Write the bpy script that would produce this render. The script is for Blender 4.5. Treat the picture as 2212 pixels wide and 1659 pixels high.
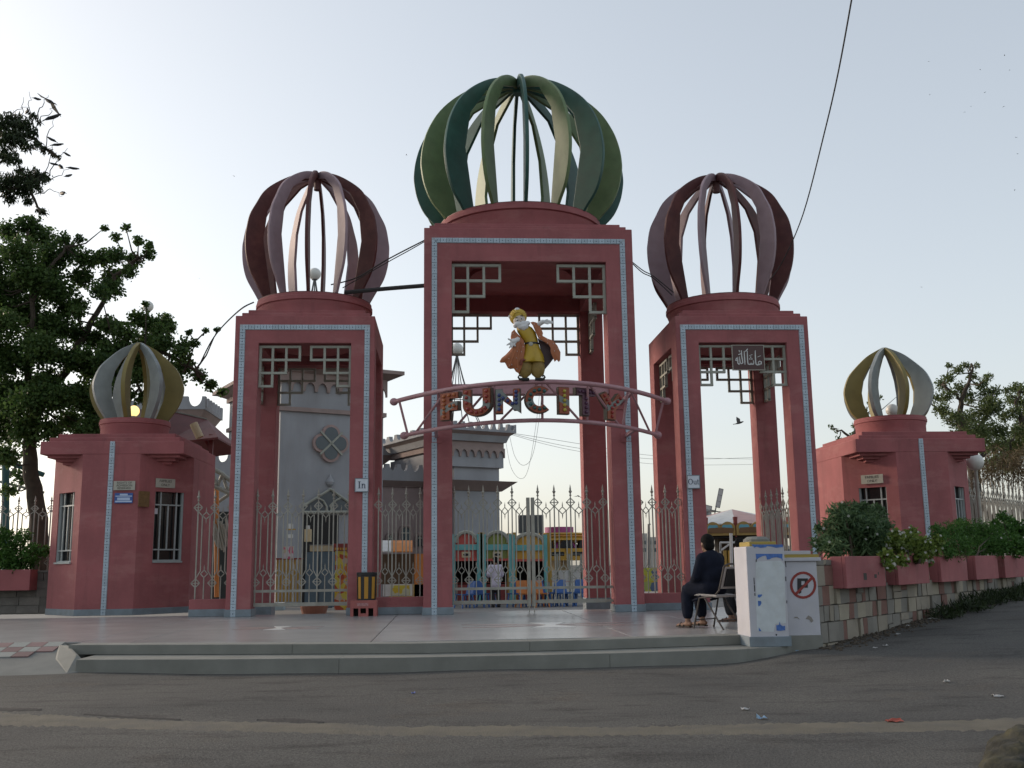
import bpy, bmesh, math, random
from math import sin, cos, pi, radians, sqrt, atan2
from mathutils import Matrix, Vector
random.seed(7)
scene = bpy.context.scene
for o in list(bpy.data.objects):
    bpy.data.objects.remove(o, do_unlink=True)

# ------------------------------------------------------------------ camera
CAM = Vector((-1.691, -19.824, 0.912))
PITCH, YAW, ROLL = 0.176, 0.066, -0.013
FPX = 2199.6                      # focal length for a picture 2212 px wide
fwd = Vector((sin(YAW)*cos(PITCH), cos(YAW)*cos(PITCH), sin(PITCH)))
rgt = Vector((cos(YAW), -sin(YAW), 0.0))
upv = rgt.cross(fwd)
rgt, upv = cos(ROLL)*rgt + sin(ROLL)*upv, -sin(ROLL)*rgt + cos(ROLL)*upv
cam_d = bpy.data.cameras.new('camera')
cam = bpy.data.objects.new('camera', cam_d)
scene.collection.objects.link(cam)
cam.matrix_world = Matrix(((rgt.x, upv.x, -fwd.x, CAM.x), (rgt.y, upv.y, -fwd.y, CAM.y),
                           (rgt.z, upv.z, -fwd.z, CAM.z), (0, 0, 0, 1)))
cam_d.sensor_width = 36.0
cam_d.lens = 36.0*FPX/2212.0
cam_d.clip_start = 0.05
cam_d.clip_end = 3000
scene.camera = cam
scene.render.resolution_x, scene.render.resolution_y = 1024, 768

# ------------------------------------------------------------------ sky, sun, exposure
SUN_EL, SUN_AZ = radians(16), radians(-58)      # azimuth from +Y, clockwise positive
world = bpy.data.worlds.new('World')
scene.world = world
world.use_nodes = True
nt = world.node_tree
nt.nodes.clear()
wo = nt.nodes.new('ShaderNodeOutputWorld')
bg = nt.nodes.new('ShaderNodeBackground')
sky = nt.nodes.new('ShaderNodeTexSky')
sky.sky_type = 'NISHITA'
sky.sun_disc = False
sky.sun_elevation = SUN_EL
sky.sun_rotation = SUN_AZ
sky.altitude = 0
sky.air_density = 1.0
sky.dust_density = 2.2
sky.ozone_density = 1.0
hsv = nt.nodes.new('ShaderNodeHueSaturation')
hsv.inputs['Saturation'].default_value = 0.60
gam = nt.nodes.new('ShaderNodeGamma')
gam.inputs['Gamma'].default_value = 0.60
nt.links.new(sky.outputs[0], gam.inputs['Color'])
nt.links.new(gam.outputs[0], hsv.inputs['Color'])
nt.links.new(hsv.outputs[0], bg.inputs['Color'])
bg.inputs['Strength'].default_value = 0.13
nt.links.new(bg.outputs[0], wo.inputs['Surface'])
sd = bpy.data.lights.new('sun', 'SUN')
sd.energy = 0.8
sd.angle = radians(10)
sd.color = (1.0, 0.80, 0.62)
sun = bpy.data.objects.new('sun', sd)
scene.collection.objects.link(sun)
sdir = Vector((sin(SUN_AZ)*cos(SUN_EL), cos(SUN_AZ)*cos(SUN_EL), sin(SUN_EL)))
sun.rotation_euler = sdir.to_track_quat('Z', 'Y').to_euler()
sun.location = (-30, 20, 20)
scene.view_settings.view_transform = 'Standard'
scene.view_settings.look = 'None'
scene.view_settings.gamma = 1.0
scene.view_settings.use_curve_mapping = False
scene.view_settings.exposure = 1.62
scene.render.engine = 'CYCLES'

# ------------------------------------------------------------------ helpers
def ray(x, y):
    return fwd + (x-1106.0)/FPX*rgt - (y-829.5)/FPX*upv

def at(x, y, X=None, Y=None, Z=None, n=None, p=None):
    """point of the world seen at (x, y) on the given plane"""
    d = ray(x, y)
    if Y is not None: t = (Y-CAM.y)/d.y
    elif Z is not None: t = (Z-CAM.z)/d.z
    elif X is not None: t = (X-CAM.x)/d.x
    else: t = (Vector(p)-CAM).dot(n)/d.dot(n)
    return CAM + d*t

def vec(*a): return Vector(a)
col = scene.collection
W = {}                                       # world matrices of parents
I4 = Matrix.Identity(4)

def mkmesh(name, v, f, mats=None, mi=None, smooth=False, uv=None):
    me = bpy.data.meshes.new(name)
    me.from_pydata([tuple(a) for a in v], [], f)
    for m in (mats if isinstance(mats, (list, tuple)) else [mats]):
        if m: me.materials.append(m)
    if mi:
        me.polygons.foreach_set('material_index', mi)
    bm = bmesh.new(); bm.from_mesh(me)
    bmesh.ops.recalc_face_normals(bm, faces=bm.faces)
    bm.to_mesh(me); bm.free()
    if smooth:
        me.polygons.foreach_set('use_smooth', [True]*len(me.polygons))
        try: me.set_sharp_from_angle(angle=radians(38))
        except Exception: pass
    me.update()
    return me

class MB:
    def __init__(s): s.v = []; s.f = []; s.mi = []; s.cur = 0
    def add(s, vs, fs):
        b = len(s.v); s.v += [Vector(a) for a in vs]
        s.f += [[i+b for i in q] for q in fs]; s.mi += [s.cur]*len(fs); return s
    def box(s, a, b):
        (x0, y0, z0), (x1, y1, z1) = a, b
        return s.add([(x0,y0,z0),(x1,y0,z0),(x1,y1,z0),(x0,y1,z0),(x0,y0,z1),(x1,y0,z1),(x1,y1,z1),(x0,y1,z1)],
                     [[0,1,2,3],[4,5,6,7],[0,1,5,4],[1,2,6,5],[2,3,7,6],[3,0,4,7]])
    def hexa(s, p):                     # 8 corners, bottom 4 then top 4
        return s.add(p, [[0,1,2,3],[4,5,6,7],[0,1,5,4],[1,2,6,5],[2,3,7,6],[3,0,4,7]])
    def bar(s, p, q, w, h=None, up=(0,0,1)):
        p, q = Vector(p), Vector(q); h = h or w
        d = (q-p).normalized(); u = Vector(up)
        if abs(d.dot(u)) > .98: u = Vector((0,1,0))
        a = d.cross(u).normalized()*w/2; b = a.cross(d).normalized()*h/2
        return s.hexa([p-a-b, p+a-b, p+a+b, p-a+b, q-a-b, q+a-b, q+a+b, q-a+b])
    def tube(s, pts, r, n=8, closed=False):
        pts = [Vector(p) for p in pts]; m = len(pts)
        rs = r if isinstance(r, (list, tuple)) else [r]*m
        vs, fs = [], []; prev = None
        for i, p in enumerate(pts):
            d = (pts[min(i+1, m-1)]-pts[max(i-1, 0)])
            if closed: d = pts[(i+1) % m]-pts[i-1]
            d.normalize()
            if prev is None:
                u = Vector((0,0,1)) if abs(d.z) < .9 else Vector((0,1,0))
                a = d.cross(u).normalized()
            else:
                a = (prev-d*prev.dot(d)).normalized()
            prev = a; b = d.cross(a)
            for k in range(n):
                t = 2*pi*k/n; vs.append(p+(a*cos(t)+b*sin(t))*rs[i])
        for i in range(m if closed else m-1):
            j = (i+1) % m
            for k in range(n):
                fs.append([i*n+k, i*n+(k+1) % n, j*n+(k+1) % n, j*n+k])
        if not closed:
            fs += [list(range(n)), list(range((m-1)*n, m*n))]
        return s.add(vs, fs)
    def loft(s, rings):                 # rings: lists of n points, capped
        n = len(rings[0]); vs = [p for r in rings for p in r]; fs = []
        for i in range(len(rings)-1):
            for k in range(n):
                fs.append([i*n+k, i*n+(k+1) % n, (i+1)*n+(k+1) % n, (i+1)*n+k])
        fs += [list(range(n)), list(range((len(rings)-1)*n, len(rings)*n))]
        return s.add(vs, fs)
    def lathe(s, prof, c=(0,0,0), n=24):
        c = Vector(c)
        return s.loft([[c+Vector((r*cos(2*pi*k/n), r*sin(2*pi*k/n), z)) for k in range(n)] for r, z in prof])
    def ell(s, c, r, nu=14, nv=9, rot=None):
        c = Vector(c); rings = []
        for i in range(nv+1):
            t = pi*(i+.02)/(nv+.04); ring = []
            for k in range(nu):
                p = Vector((r[0]*sin(t)*cos(2*pi*k/nu), r[1]*sin(t)*sin(2*pi*k/nu), -r[2]*cos(t)))
                if rot: p = rot @ p
                ring.append(c+p)
            rings.append(ring)
        return s.loft(rings)
    def prism(s, poly, T, w0, w1):      # poly (u,v), T(u,v,w) -> point
        n = len(poly)
        vs = [T(u, v, w0) for u, v in poly]+[T(u, v, w1) for u, v in poly]
        fs = [list(range(n)), list(range(n, 2*n))]+[[i, (i+1) % n, n+(i+1) % n, n+i] for i in range(n)]
        return s.add(vs, fs)
    def xf(s, M):
        s.v = [M @ a for a in s.v]; return s
    def mesh(s, name, mats, smooth=False): return mkmesh(name, s.v, s.f, mats, s.mi, smooth)
    def build(s, name, mats, parent=None, local=False, smooth=False, bevel=0.0, loc=None):
        o = put(name, s.mesh(name, mats, smooth), parent, local, loc)
        if bevel:
            m = o.modifiers.new('bevel', 'BEVEL'); m.width = bevel; m.segments = 2
            m.limit_method = 'ANGLE'; m.angle_limit = radians(40)
        return o

def put(name, me, parent=None, local=False, loc=None, rot=None, scale=None):
    o = bpy.data.objects.new(name, me); col.objects.link(o)
    if loc is not None: o.location = loc
    if rot is not None: o.rotation_euler = rot
    if scale is not None: o.scale = scale
    M = o.matrix_basis.copy()
    if parent is not None:
        o.parent = parent
        if local: M = W.get(parent, I4) @ M
        else: o.matrix_parent_inverse = W.get(parent, I4).inverted()
    W[o] = M
    return o

def thing(name, label, cat, loc=(0,0,0), rz=0.0, group=None):
    o = bpy.data.objects.new(name, None); col.objects.link(o)
    o.empty_display_size = .2
    o.location = loc; o.rotation_euler = (0, 0, rz)
    W[o] = Matrix.Translation(Vector(loc)) @ Matrix.Rotation(rz, 4, 'Z')
    return tag(o, label, cat, group)

def tag(o, label, cat, group=None, kind=None):
    o['label'] = label; o['category'] = cat
    if group: o['group'] = group
    if kind: o['kind'] = kind
    return o

def struct(o):
    o['kind'] = 'structure'; return o

# ------------------------------------------------------------------ materials
def new_mat(name):
    m = bpy.data.materials.new(name); m.use_nodes = True
    return m, m.node_tree, m.node_tree.nodes['Principled BSDF']

def mat(name, c, rough=.75, var=.12, scale=3.0, bump=.15, bscale=60.0, metal=0.0, c2=None, c2w=.5, c2scale=1.2, spec=None, streak=0.0, objvar=0.0):
    """painted / plastered / mineral surface: base colour, cloudy variation, a second dirt colour, fine relief"""
    m, t, p = new_mat(name); N, L = t.nodes, t.links
    tc = N.new('ShaderNodeTexCoord'); geo = N.new('ShaderNodeNewGeometry')
    pos = geo.outputs['Position']
    n1 = N.new('ShaderNodeTexNoise'); n1.inputs['Scale'].default_value = scale; n1.inputs['Detail'].default_value = 5
    L.new(pos, n1.inputs['Vector'])
    mr = N.new('ShaderNodeMapRange'); L.new(n1.outputs['Fac'], mr.inputs['Value'])
    mr.inputs['From Min'].default_value = .3; mr.inputs['From Max'].default_value = .7
    mr.inputs['To Min'].default_value = 1-var; mr.inputs['To Max'].default_value = 1+var
    mx = N.new('ShaderNodeMix'); mx.data_type = 'RGBA'; mx.blend_type = 'MULTIPLY'; mx.inputs[0].default_value = 1
    mx.inputs[6].default_value = (*c, 1); L.new(mr.outputs[0], mx.inputs[7])
    outc = mx.outputs[2]
    if c2:
        n2 = N.new('ShaderNodeTexNoise'); n2.inputs['Scale'].default_value = c2scale; n2.inputs['Detail'].default_value = 7
        n2.inputs['Roughness'].default_value = .65
        if streak:
            mp = N.new('ShaderNodeMapping'); mp.inputs['Scale'].default_value = (1, 1, streak); L.new(pos, mp.inputs['Vector']); L.new(mp.outputs[0], n2.inputs['Vector'])
        else: L.new(pos, n2.inputs['Vector'])
        r2 = N.new('ShaderNodeMapRange'); L.new(n2.outputs['Fac'], r2.inputs['Value'])
        r2.inputs['From Min'].default_value = .46; r2.inputs['From Max'].default_value = .74
        r2.inputs['To Max'].default_value = c2w
        m2 = N.new('ShaderNodeMix'); m2.data_type = 'RGBA'; L.new(r2.outputs[0], m2.inputs[0])
        L.new(outc, m2.inputs[6]); m2.inputs[7].default_value = (*c2, 1); outc = m2.outputs[2]
    if objvar:
        oi = N.new('ShaderNodeObjectInfo'); r3 = N.new('ShaderNodeMapRange'); L.new(oi.outputs['Random'], r3.inputs['Value'])
        r3.inputs['To Min'].default_value = 1-objvar; r3.inputs['To Max'].default_value = 1+objvar
        m3 = N.new('ShaderNodeMix'); m3.data_type = 'RGBA'; m3.blend_type = 'MULTIPLY'; m3.inputs[0].default_value = 1
        L.new(outc, m3.inputs[6]); L.new(r3.outputs[0], m3.inputs[7]); outc = m3.outputs[2]
    L.new(outc, p.inputs['Base Color'])
    p.inputs['Roughness'].default_value = rough; p.inputs['Metallic'].default_value = metal
    if spec is not None: p.inputs['Specular IOR Level'].default_value = spec
    if bump:
        n3 = N.new('ShaderNodeTexNoise'); n3.inputs['Scale'].default_value = bscale; n3.inputs['Detail'].default_value = 4
        L.new(pos, n3.inputs['Vector'])
        b = N.new('ShaderNodeBump'); b.inputs['Strength'].default_value = bump; b.inputs['Distance'].default_value = .01
        L.new(n3.outputs['Fac'], b.inputs['Height']); L.new(b.outputs[0], p.inputs['Normal'])
    return m

def plain(name, c, rough=.6, **k): return mat(name, c, rough, var=k.pop('var', .07), bump=k.pop('bump', 0), **k)

def leafmat(name, c1, c2, trans=.25):
    m, t, p = new_mat(name); N, L = t.nodes, t.links
    at_ = N.new('ShaderNodeAttribute'); at_.attribute_name = 'rnd'
    mx = N.new('ShaderNodeMix'); mx.data_type = 'RGBA'; L.new(at_.outputs['Fac'], mx.inputs[0])
    mx.inputs[6].default_value = (*c1, 1); mx.inputs[7].default_value = (*c2, 1)
    L.new(mx.outputs[2], p.inputs['Base Color'])
    p.inputs['Roughness'].default_value = .55; p.inputs['Specular IOR Level'].default_value = .3
    tr = N.new('ShaderNodeBsdfTranslucent'); L.new(mx.outputs[2], tr.inputs['Color'])
    ms = N.new('ShaderNodeMixShader'); ms.inputs[0].default_value = trans
    L.new(p.outputs[0], ms.inputs[1]); L.new(tr.outputs[0], ms.inputs[2])
    L.new(ms.outputs[0], N['Material Output'].inputs['Surface'])
    return m

M = {}
M['pink'] = mat('pink_stucco', (.305,.098,.102), .85, .12, 1.6, .45, 70, c2=(.20,.07,.072), c2w=.6, c2scale=1.6, streak=.22)
def weather(m, layers):
    """extra paint wear on a material: (colour, weight, noise scale, stretch, lo, hi)"""
    t = m.node_tree; N, L = t.nodes, t.links; p = N['Principled BSDF']; src = p.inputs['Base Color'].links[0].from_socket
    pos = N.new('ShaderNodeNewGeometry').outputs['Position']
    for col_, wt, sc, stretch, lo, hi in layers:
        mp = N.new('ShaderNodeMapping'); mp.inputs['Scale'].default_value = stretch; mp.inputs['Location'].default_value = (sc*3.1, sc, wt*7); L.new(pos, mp.inputs['Vector'])
        n = N.new('ShaderNodeTexNoise'); n.inputs['Scale'].default_value = sc; n.inputs['Detail'].default_value = 8; n.inputs['Roughness'].default_value = .68; L.new(mp.outputs[0], n.inputs['Vector'])
        r = N.new('ShaderNodeMapRange'); L.new(n.outputs['Fac'], r.inputs[0]); r.inputs[1].default_value = lo; r.inputs[2].default_value = hi; r.inputs[4].default_value = wt
        x = N.new('ShaderNodeMix'); x.data_type = 'RGBA'; L.new(r.outputs[0], x.inputs[0]); L.new(src, x.inputs[6]); x.inputs[7].default_value = (*col_, 1); src = x.outputs[2]
    L.new(src, p.inputs['Base Color']); return m
weather(M['pink'], [((.40,.19,.18), .45, 1.1, (1, 1, 2.6), .52, .70), ((.17,.065,.065), .55, 3.0, (1, 1, .12), .56, .72), ((.36,.13,.13), .35, 9.0, (1, 1, 1), .5, .75)])
M['maroon'] = mat('maroon_paint', (.075,.017,.016), .6, .14, 4, .2, 40, c2=(.22,.08,.06), c2w=.35, c2scale=3)
M['mauve'] = mat('mauve_paint', (.31,.225,.25), .6, .10, 4, .2, 40, c2=(.24,.15,.165), c2w=.5, c2scale=2.5)
M['dgreen'] = mat('dark_green_paint', (.021,.084,.068), .5, .18, 4, .2, 40, c2=(.05,.10,.08), c2w=.4, c2scale=3)
M['ogreen'] = mat('olive_green_paint', (.125,.185,.08), .55, .15, 4, .2, 40, c2=(.17,.20,.10), c2w=.5, c2scale=3)
M['gold'] = mat('mustard_paint', (.205,.165,.048), .55, .12, 4, .2, 40, c2=(.17,.13,.04), c2w=.4, c2scale=2.5)
M['dgrey'] = mat('grey_rib_paint', (.25,.28,.28), .55, .12, 4, .2, 40, c2=(.18,.2,.2), c2w=.4, c2scale=2.5)
M['skirt'] = mat('blue_grey_skirting', (.18,.22,.25), .6, .12, 5, .2, 60, c2=(.12,.12,.12), c2w=.5, c2scale=4)
M['lattice'] = mat('cream_grey_lattice_paint', (.30,.31,.265), .6, .08, 6, .1, 80)
M['fence'] = mat('grey_beige_fence_paint', (.30,.29,.25), .55, .12, 6, .15, 80, c2=(.16,.13,.10), c2w=.35, c2scale=8)
M['castle'] = mat('grey_castle_plaster', (.30,.312,.33), .9, .08, 1.0, .3, 40, c2=(.22,.215,.215), c2w=.6, c2scale=.9, streak=.2)
M['castle_trim'] = mat('mauve_castle_trim', (.29,.225,.205), .9, .1, 2, .3, 40, c2=(.20,.16,.145), c2w=.5)
M['road'] = mat('asphalt', (.078,.072,.063), .92, .14, 1.3, .9, 130, c2=(.042,.039,.036), c2w=.8, c2scale=6)
def road_mat():
    m, t, p = new_mat('asphalt'); N, L = t.nodes, t.links
    pos = N.new('ShaderNodeNewGeometry').outputs['Position']
    def noise(sc, det=5, stretch=None, rough=.55):
        n = N.new('ShaderNodeTexNoise'); n.inputs['Scale'].default_value = sc; n.inputs['Detail'].default_value = det; n.inputs['Roughness'].default_value = rough
        if stretch:
            mp = N.new('ShaderNodeMapping'); mp.inputs['Scale'].default_value = stretch; L.new(pos, mp.inputs['Vector']); L.new(mp.outputs[0], n.inputs['Vector'])
        else: L.new(pos, n.inputs['Vector'])
        return n.outputs['Fac']
    def rng(v, a, b, lo, hi):
        r = N.new('ShaderNodeMapRange'); L.new(v, r.inputs[0]); r.inputs[1].default_value = a; r.inputs[2].default_value = b; r.inputs[3].default_value = lo; r.inputs[4].default_value = hi; return r.outputs[0]
    def mix(f, A, B, mode='MIX'):
        x = N.new('ShaderNodeMix'); x.data_type = 'RGBA'; x.blend_type = mode
        if isinstance(f, float): x.inputs[0].default_value = f
        else: L.new(f, x.inputs[0])
        for k, q in ((6, A), (7, B)):
            if isinstance(q, tuple): x.inputs[k].default_value = (*q, 1)
            else: L.new(q, x.inputs[k])
        return x.outputs[2]
    c = mix(rng(noise(.55, 4), .38, .62, 0., 1.), (.072,.070,.066), (.094,.090,.082))
    c = mix(rng(noise(3.0, 6, (.35, 1, 1), .72), .52, .68, 0., .75), c, (.036,.033,.031))
    c = mix(rng(noise(.8, 5, None, .7), .58, .72, 0., .45), c, (.10,.082,.064))
    c = mix(1.0, c, rng(noise(55, 3, None, .7), .3, .7, .5, 1.5), 'MULTIPLY')
    L.new(c, p.inputs['Base Color']); p.inputs['Roughness'].default_value = .93; p.inputs['Specular IOR Level'].default_value = .25
    b = N.new('ShaderNodeBump'); b.inputs['Strength'].default_value = .8; b.inputs['Distance'].default_value = .012; L.new(noise(70, 4), b.inputs['Height']); L.new(b.outputs[0], p.inputs['Normal'])
    return m
M['road'] = road_mat()
M['floor'] = mat('terrazzo_floor', (.315,.31,.30), .26, .09, 1.5, .03, 60, c2=(.235,.23,.22), c2w=.6, c2scale=1.1)
M['step'] = mat('step_concrete', (.19,.192,.172), .8, .12, 3, .3, 90, c2=(.15,.15,.13), c2w=.7, c2scale=2.2)
M['concrete'] = mat('pale_concrete', (.165,.168,.155), .85, .12, 3, .4, 60, c2=(.19,.19,.17), c2w=.6, c2scale=3)
M['white'] = mat('white_wall_paint', (.45,.45,.49), .75, .06, 4, .2, 60, c2=(.46,.45,.44), c2w=.5, c2scale=3)
M['black'] = plain('black_paint', (.012,.012,.013), .55)
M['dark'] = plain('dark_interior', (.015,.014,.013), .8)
M['truss'] = mat('pink_tube_paint', (.36,.195,.215), .45, .08, 6, .1, 60, c2=(.35,.15,.16), c2w=.4, c2scale=4)
M['cable'] = plain('cable_rubber', (.03,.03,.03), .7)
M['wiregrey'] = plain('wire_grey', (.12,.12,.12), .6)
M['globe'] = plain('white_globe', (.62,.62,.58), .35)

# ================================================================== GROUND, ROAD, PLATFORM
ZR = -0.28          # road level; the platform is z = 0
ZI = -0.45          # ground of the park behind the gate
g = MB().add([(-900,-300,-.52),(900,-300,-.52),(900,1500,-.52),(-900,1500,-.52)], [[0,1,2,3]]).build('ground', M['road'])
struct(g)
M['park'] = mat('park_paving', (.21,.20,.185), .85, .12, .8, .2, 30, c2=(.14,.135,.125), c2w=.6, c2scale=.6)
struct(MB().add([(-60,1.2,ZI),(60,1.2,ZI),(60,140,ZI),(-60,140,ZI)], [[0,1,2,3]]).build('park_ground', M['park']))

_yp = at(1660, 1397, Z=-.12).y
_s0 = at(1775, 1390, Y=_yp+.16); _s0.z = 0
_wd = Vector((.682, .7315, 0)).normalized(); _wo = Vector((_wd.y, -_wd.x, 0))
# asphalt road: slightly uneven, climbing along the stone wall at the right
def grid(name, x0, x1, y0, y1, nx, ny, zf, m):
    v = [(x0+(x1-x0)*i/nx, y0+(y1-y0)*j/ny, zf(x0+(x1-x0)*i/nx, y0+(y1-y0)*j/ny)) for j in range(ny+1) for i in range(nx+1)]
    f = [[j*(nx+1)+i, j*(nx+1)+i+1, (j+1)*(nx+1)+i+1, (j+1)*(nx+1)+i] for j in range(ny) for i in range(nx)]
    return put(name, mkmesh(name, v, f, m, None, True))
def roadz(x, y):
    q = (x-_s0.x)*_wd.x+(y-_s0.y)*_wd.y; w = (x-_s0.x)*_wo.x+(y-_s0.y)*_wo.y
    h = .046*max(0, min(12, q+2.4))*max(0, min(1, (w+.6)/.5))
    return ZR + .006*sin(x*1.3+.4*y) + .005*sin(y*2.1-x*.7) + .004*sin(x*3.1+y*1.7) + h
def roadm(x, y):
    w = (x-_s0.x)*_wo.x+(y-_s0.y)*_wo.y
    return roadz(x, y) if (y < -6 or w > -.7) else -.50
struct(grid('road', -30, 40, -32, 30, 280, 248, roadm, M['road']))

# old sandy strip across the road: an irregular low sheet, with a broken dark lip along its far edge
def px_road(pts, dz=.0): return [at(x, y, Z=ZR+dz) for x, y in pts]
def strip(name, top, bot, m, z, sub=14, jit=2.0, rows=7):
    rnd = random.Random(5)
    def dens(pl):
        out = []
        for (xa, ya), (xb, yb) in zip(pl[:-1], pl[1:]):
            for k in range(sub):
                u = k/sub; out.append((xa+(xb-xa)*u, ya+(yb-ya)*u+rnd.uniform(-jit, jit)))
        return out+[pl[-1]]
    A, B = dens(top), dens(bot); n = min(len(A), len(B)); vs = []
    for i in range(n):
        for r in range(rows):
            u = r/(rows-1); p = at(A[i][0]+(B[i][0]-A[i][0])*u, A[i][1]+(B[i][1]-A[i][1])*u, Z=ZR)
            hh = z*(-.8+3.2*sin(pi*u)) + rnd.uniform(-.5, .5)*z
            vs.append((p.x, p.y, roadz(p.x, p.y)+hh))
    fs = [[i*rows+r, (i+1)*rows+r, (i+1)*rows+r+1, i*rows+r+1] for i in range(n-1) for r in range(rows-1)]
    return put(name, mkmesh(name, vs, fs, m, None, True))
M['sand'] = mat('sandy_concrete', (.108,.096,.072), .95, .15, 5, .6, 60, c2=(.076,.072,.066), c2w=1.0, c2scale=2.2)
M['pit'] = mat('dark_asphalt_pit', (.022,.021,.02), .95, .2, 8, .5, 60)
st = strip('sand_strip', [(-150,1536),(0,1540),(160,1544),(400,1556),(740,1557),(830,1566),(1100,1568),(1300,1571),(1500,1566),(1750,1560),(1950,1553),(2212,1545),(2400,1540)],
           [(-150,1566),(0,1570),(160,1572),(400,1580),(740,1588),(830,1590),(1100,1592),(1300,1592),(1500,1589),(1750,1588),(1950,1582),(2212,1576),(2400,1572)], M['sand'], .0022, 26, 2.2)
struct(st)
for top, bot in (([(-50,1531),(20,1530),(90,1532)], [(-50,1538),(20,1540),(90,1537)]), ([(180,1541),(300,1548),(390,1552)], [(180,1545),(300,1552),(390,1556)]),
                 ([(555,1553),(590,1549),(625,1547),(660,1550),(700,1557)], [(555,1555),(590,1561),(625,1563),(660,1562),(700,1560)])):
    struct(strip('asphalt_pit', top, bot, M['pit'], .003, 10, 1.0))


# ---- entrance platform: two steps and a terrazzo floor laid in big slabs
E1 = [(148,1393),(500,1392),(900,1390),(1250,1383),(1622,1371)]     # platform edge
E2 = [(164,1425),(500,1424),(900,1420),(1250,1413),(1622,1402)]     # lower step edge
def P2(p): return (p.x, p.y)
e1 = [P2(at(x, y, Z=0)) for x, y in E1]
e2 = [P2(at(x, y, Z=-.12)) for x, y in E2]
pc = at(1690, 1397, Z=-.12); pe = at(1752, 1388, Z=-.12); pf = at(1774, 1374, Z=-.12); ph = at(1782, 1355, Z=-.12)
e2r = e2+[P2(pc), P2(pe), P2(pf), P2(ph)]
YB = 1.3
def _in(y):
    p = _s0-_wo*.25; return (p.x+_wd.x*(y-p.y)/_wd.y, y)
RB = [_in(_s0.y+.9), _in(YB)]
plat = thing('entrance_platform', 'wide terrazzo entrance platform in front of the pink gate towers', 'platform', (0,-4,0))
plat['kind'] = 'structure'
def slab(name, poly, z0, z1, m, par, bev=.012):
    return MB().prism(poly, lambda u, v, w: Vector((u, v, w)), z0, z1).build(name, m, par, bevel=bev)
RY = at(78, 1388.5, Z=0).y
def inset(pl, d): return [(x, y+d) for x, y in pl]
slab('lower_step', inset(e2r[:-2], .05)+[(pf.x-.05, pf.y), (ph.x-.05, ph.y), (ph.x-.05, YB), (-16, YB), (-16, RY+.02), (e2[0][0], RY+.02)], -.52, -.122, M['step'], plat, 0)
def kerb(pl, z0, z1, depth, step, nm):
    P = [Vector((x, y, 0)) for x, y in pl]; segs = []
    L = [0]
    for p, q in zip(P[:-1], P[1:]): L.append(L[-1]+(q-p).length)
    def pt(s):
        s = max(0, min(L[-1]-1e-5, s))
        for k in range(len(P)-1):
            if s <= L[k+1]: return P[k].lerp(P[k+1], (s-L[k])/(L[k+1]-L[k]))
    n = max(1, round(L[-1]/step))
    for k in range(n):
        s0, s1 = L[-1]*k/n+.0012, L[-1]*(k+1)/n-.0012
        front = [pt(s0+(s1-s0)*q/4) for q in range(5)]
        back = []
        for q in range(4, -1, -1):
            s = s0+(s1-s0)*q/4; d = (pt(s+.05)-pt(s-.05)).normalized(); back.append(pt(s)+Vector((-d.y, d.x, 0))*depth)
        slab(nm, [(p.x, p.y) for p in front+back], z0, z1, M['step'], plat, .005)
kerb(e2r, -.52, -.12, .34, 2.9, 'step_block')
kerb(e1, -.119, -.0005, .30, 3.1, 'edge_block')
slab('upper_step', inset(e1, .06)+[(e1[-1][0]+.35, e1[-1][1]+.3), *RB, (-16, YB), (-16, RY+.02), (e1[0][0], RY+.02)], -.119, -.022, M['step'], plat, 0)
def edge_y(x):
    for (xa, ya), (xb, yb) in zip(e1[:-1], e1[1:]):
        if xa <= x <= xb: return ya+(yb-ya)*(x-xa)/(xb-xa)
    return e1[-1][1] if x > 0 else e1[0][1]
joints = [q for q in (e1[0][0], -5.7, -2.62, .65, e1[-1][0])]
slab('floor_slab', [(-16, RY+.03), (e1[0][0]-.006, RY+.03), (e1[0][0]-.006, YB), (-16, YB)], -.021, 0, M['floor'], plat, .004)
for xa, xb in zip(joints[:-1], joints[1:]):
    for ya, yb in ((None, -3.35), (-3.35, YB)):
        lo = [(xa+.006, (edge_y(xa)+.31 if ya is None else ya+.006)), (xb-.006, (edge_y(xb)+.31 if ya is None else ya+.006))]
        slab('floor_slab', lo+[(xb-.006, yb-.006), (xa+.006, yb-.006)], -.021, 0, M['floor'], plat, .004)
slab('floor_slab', [(e1[-1][0]+.006, e1[-1][1]+.02), (e1[-1][0]+.34, e1[-1][1]+.31), *RB, (e1[-1][0]+.006, YB)], -.021, 0, M['floor'], plat, .004)
# inlaid stars: four slim pink petals and a white kite
M['inlay_p'] = plain('pink_inlay', (.34,.24,.22), .35)
M['inlay_w'] = plain('white_inlay', (.62,.61,.58), .35)
def inlay(cx, cy, sx, sy):
    T = lambda u, v, w: Vector((cx+u*sx, cy+v*sy, w))
    for s in (-1, 1):
        for q in (-1, 1):
            MB().prism([(s*.12, q*.10), (s*1.0, q*.55), (s*2.2, q*.62), (s*1.3, q*.22)], T, .0005, .004).build('petal_inlay', M['inlay_p'], plat)
    MB().prism([(-.55, -1.0), (.55, -1.0), (.1, 0), (-.1, 0)], T, .0005, .0042).build('kite_inlay', M['inlay_w'], plat)
    MB().prism([(-.45, 1.0), (.45, 1.0), (.1, .02), (-.1, .02)], T, .0005, .0042).build('kite_inlay', M['inlay_w'], plat)
c = at(1190, 1350, Z=0); inlay(c.x, c.y, .62, .62)
c = at(602, 1357, Z=0); inlay(c.x, c.y, .30, .42)

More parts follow.
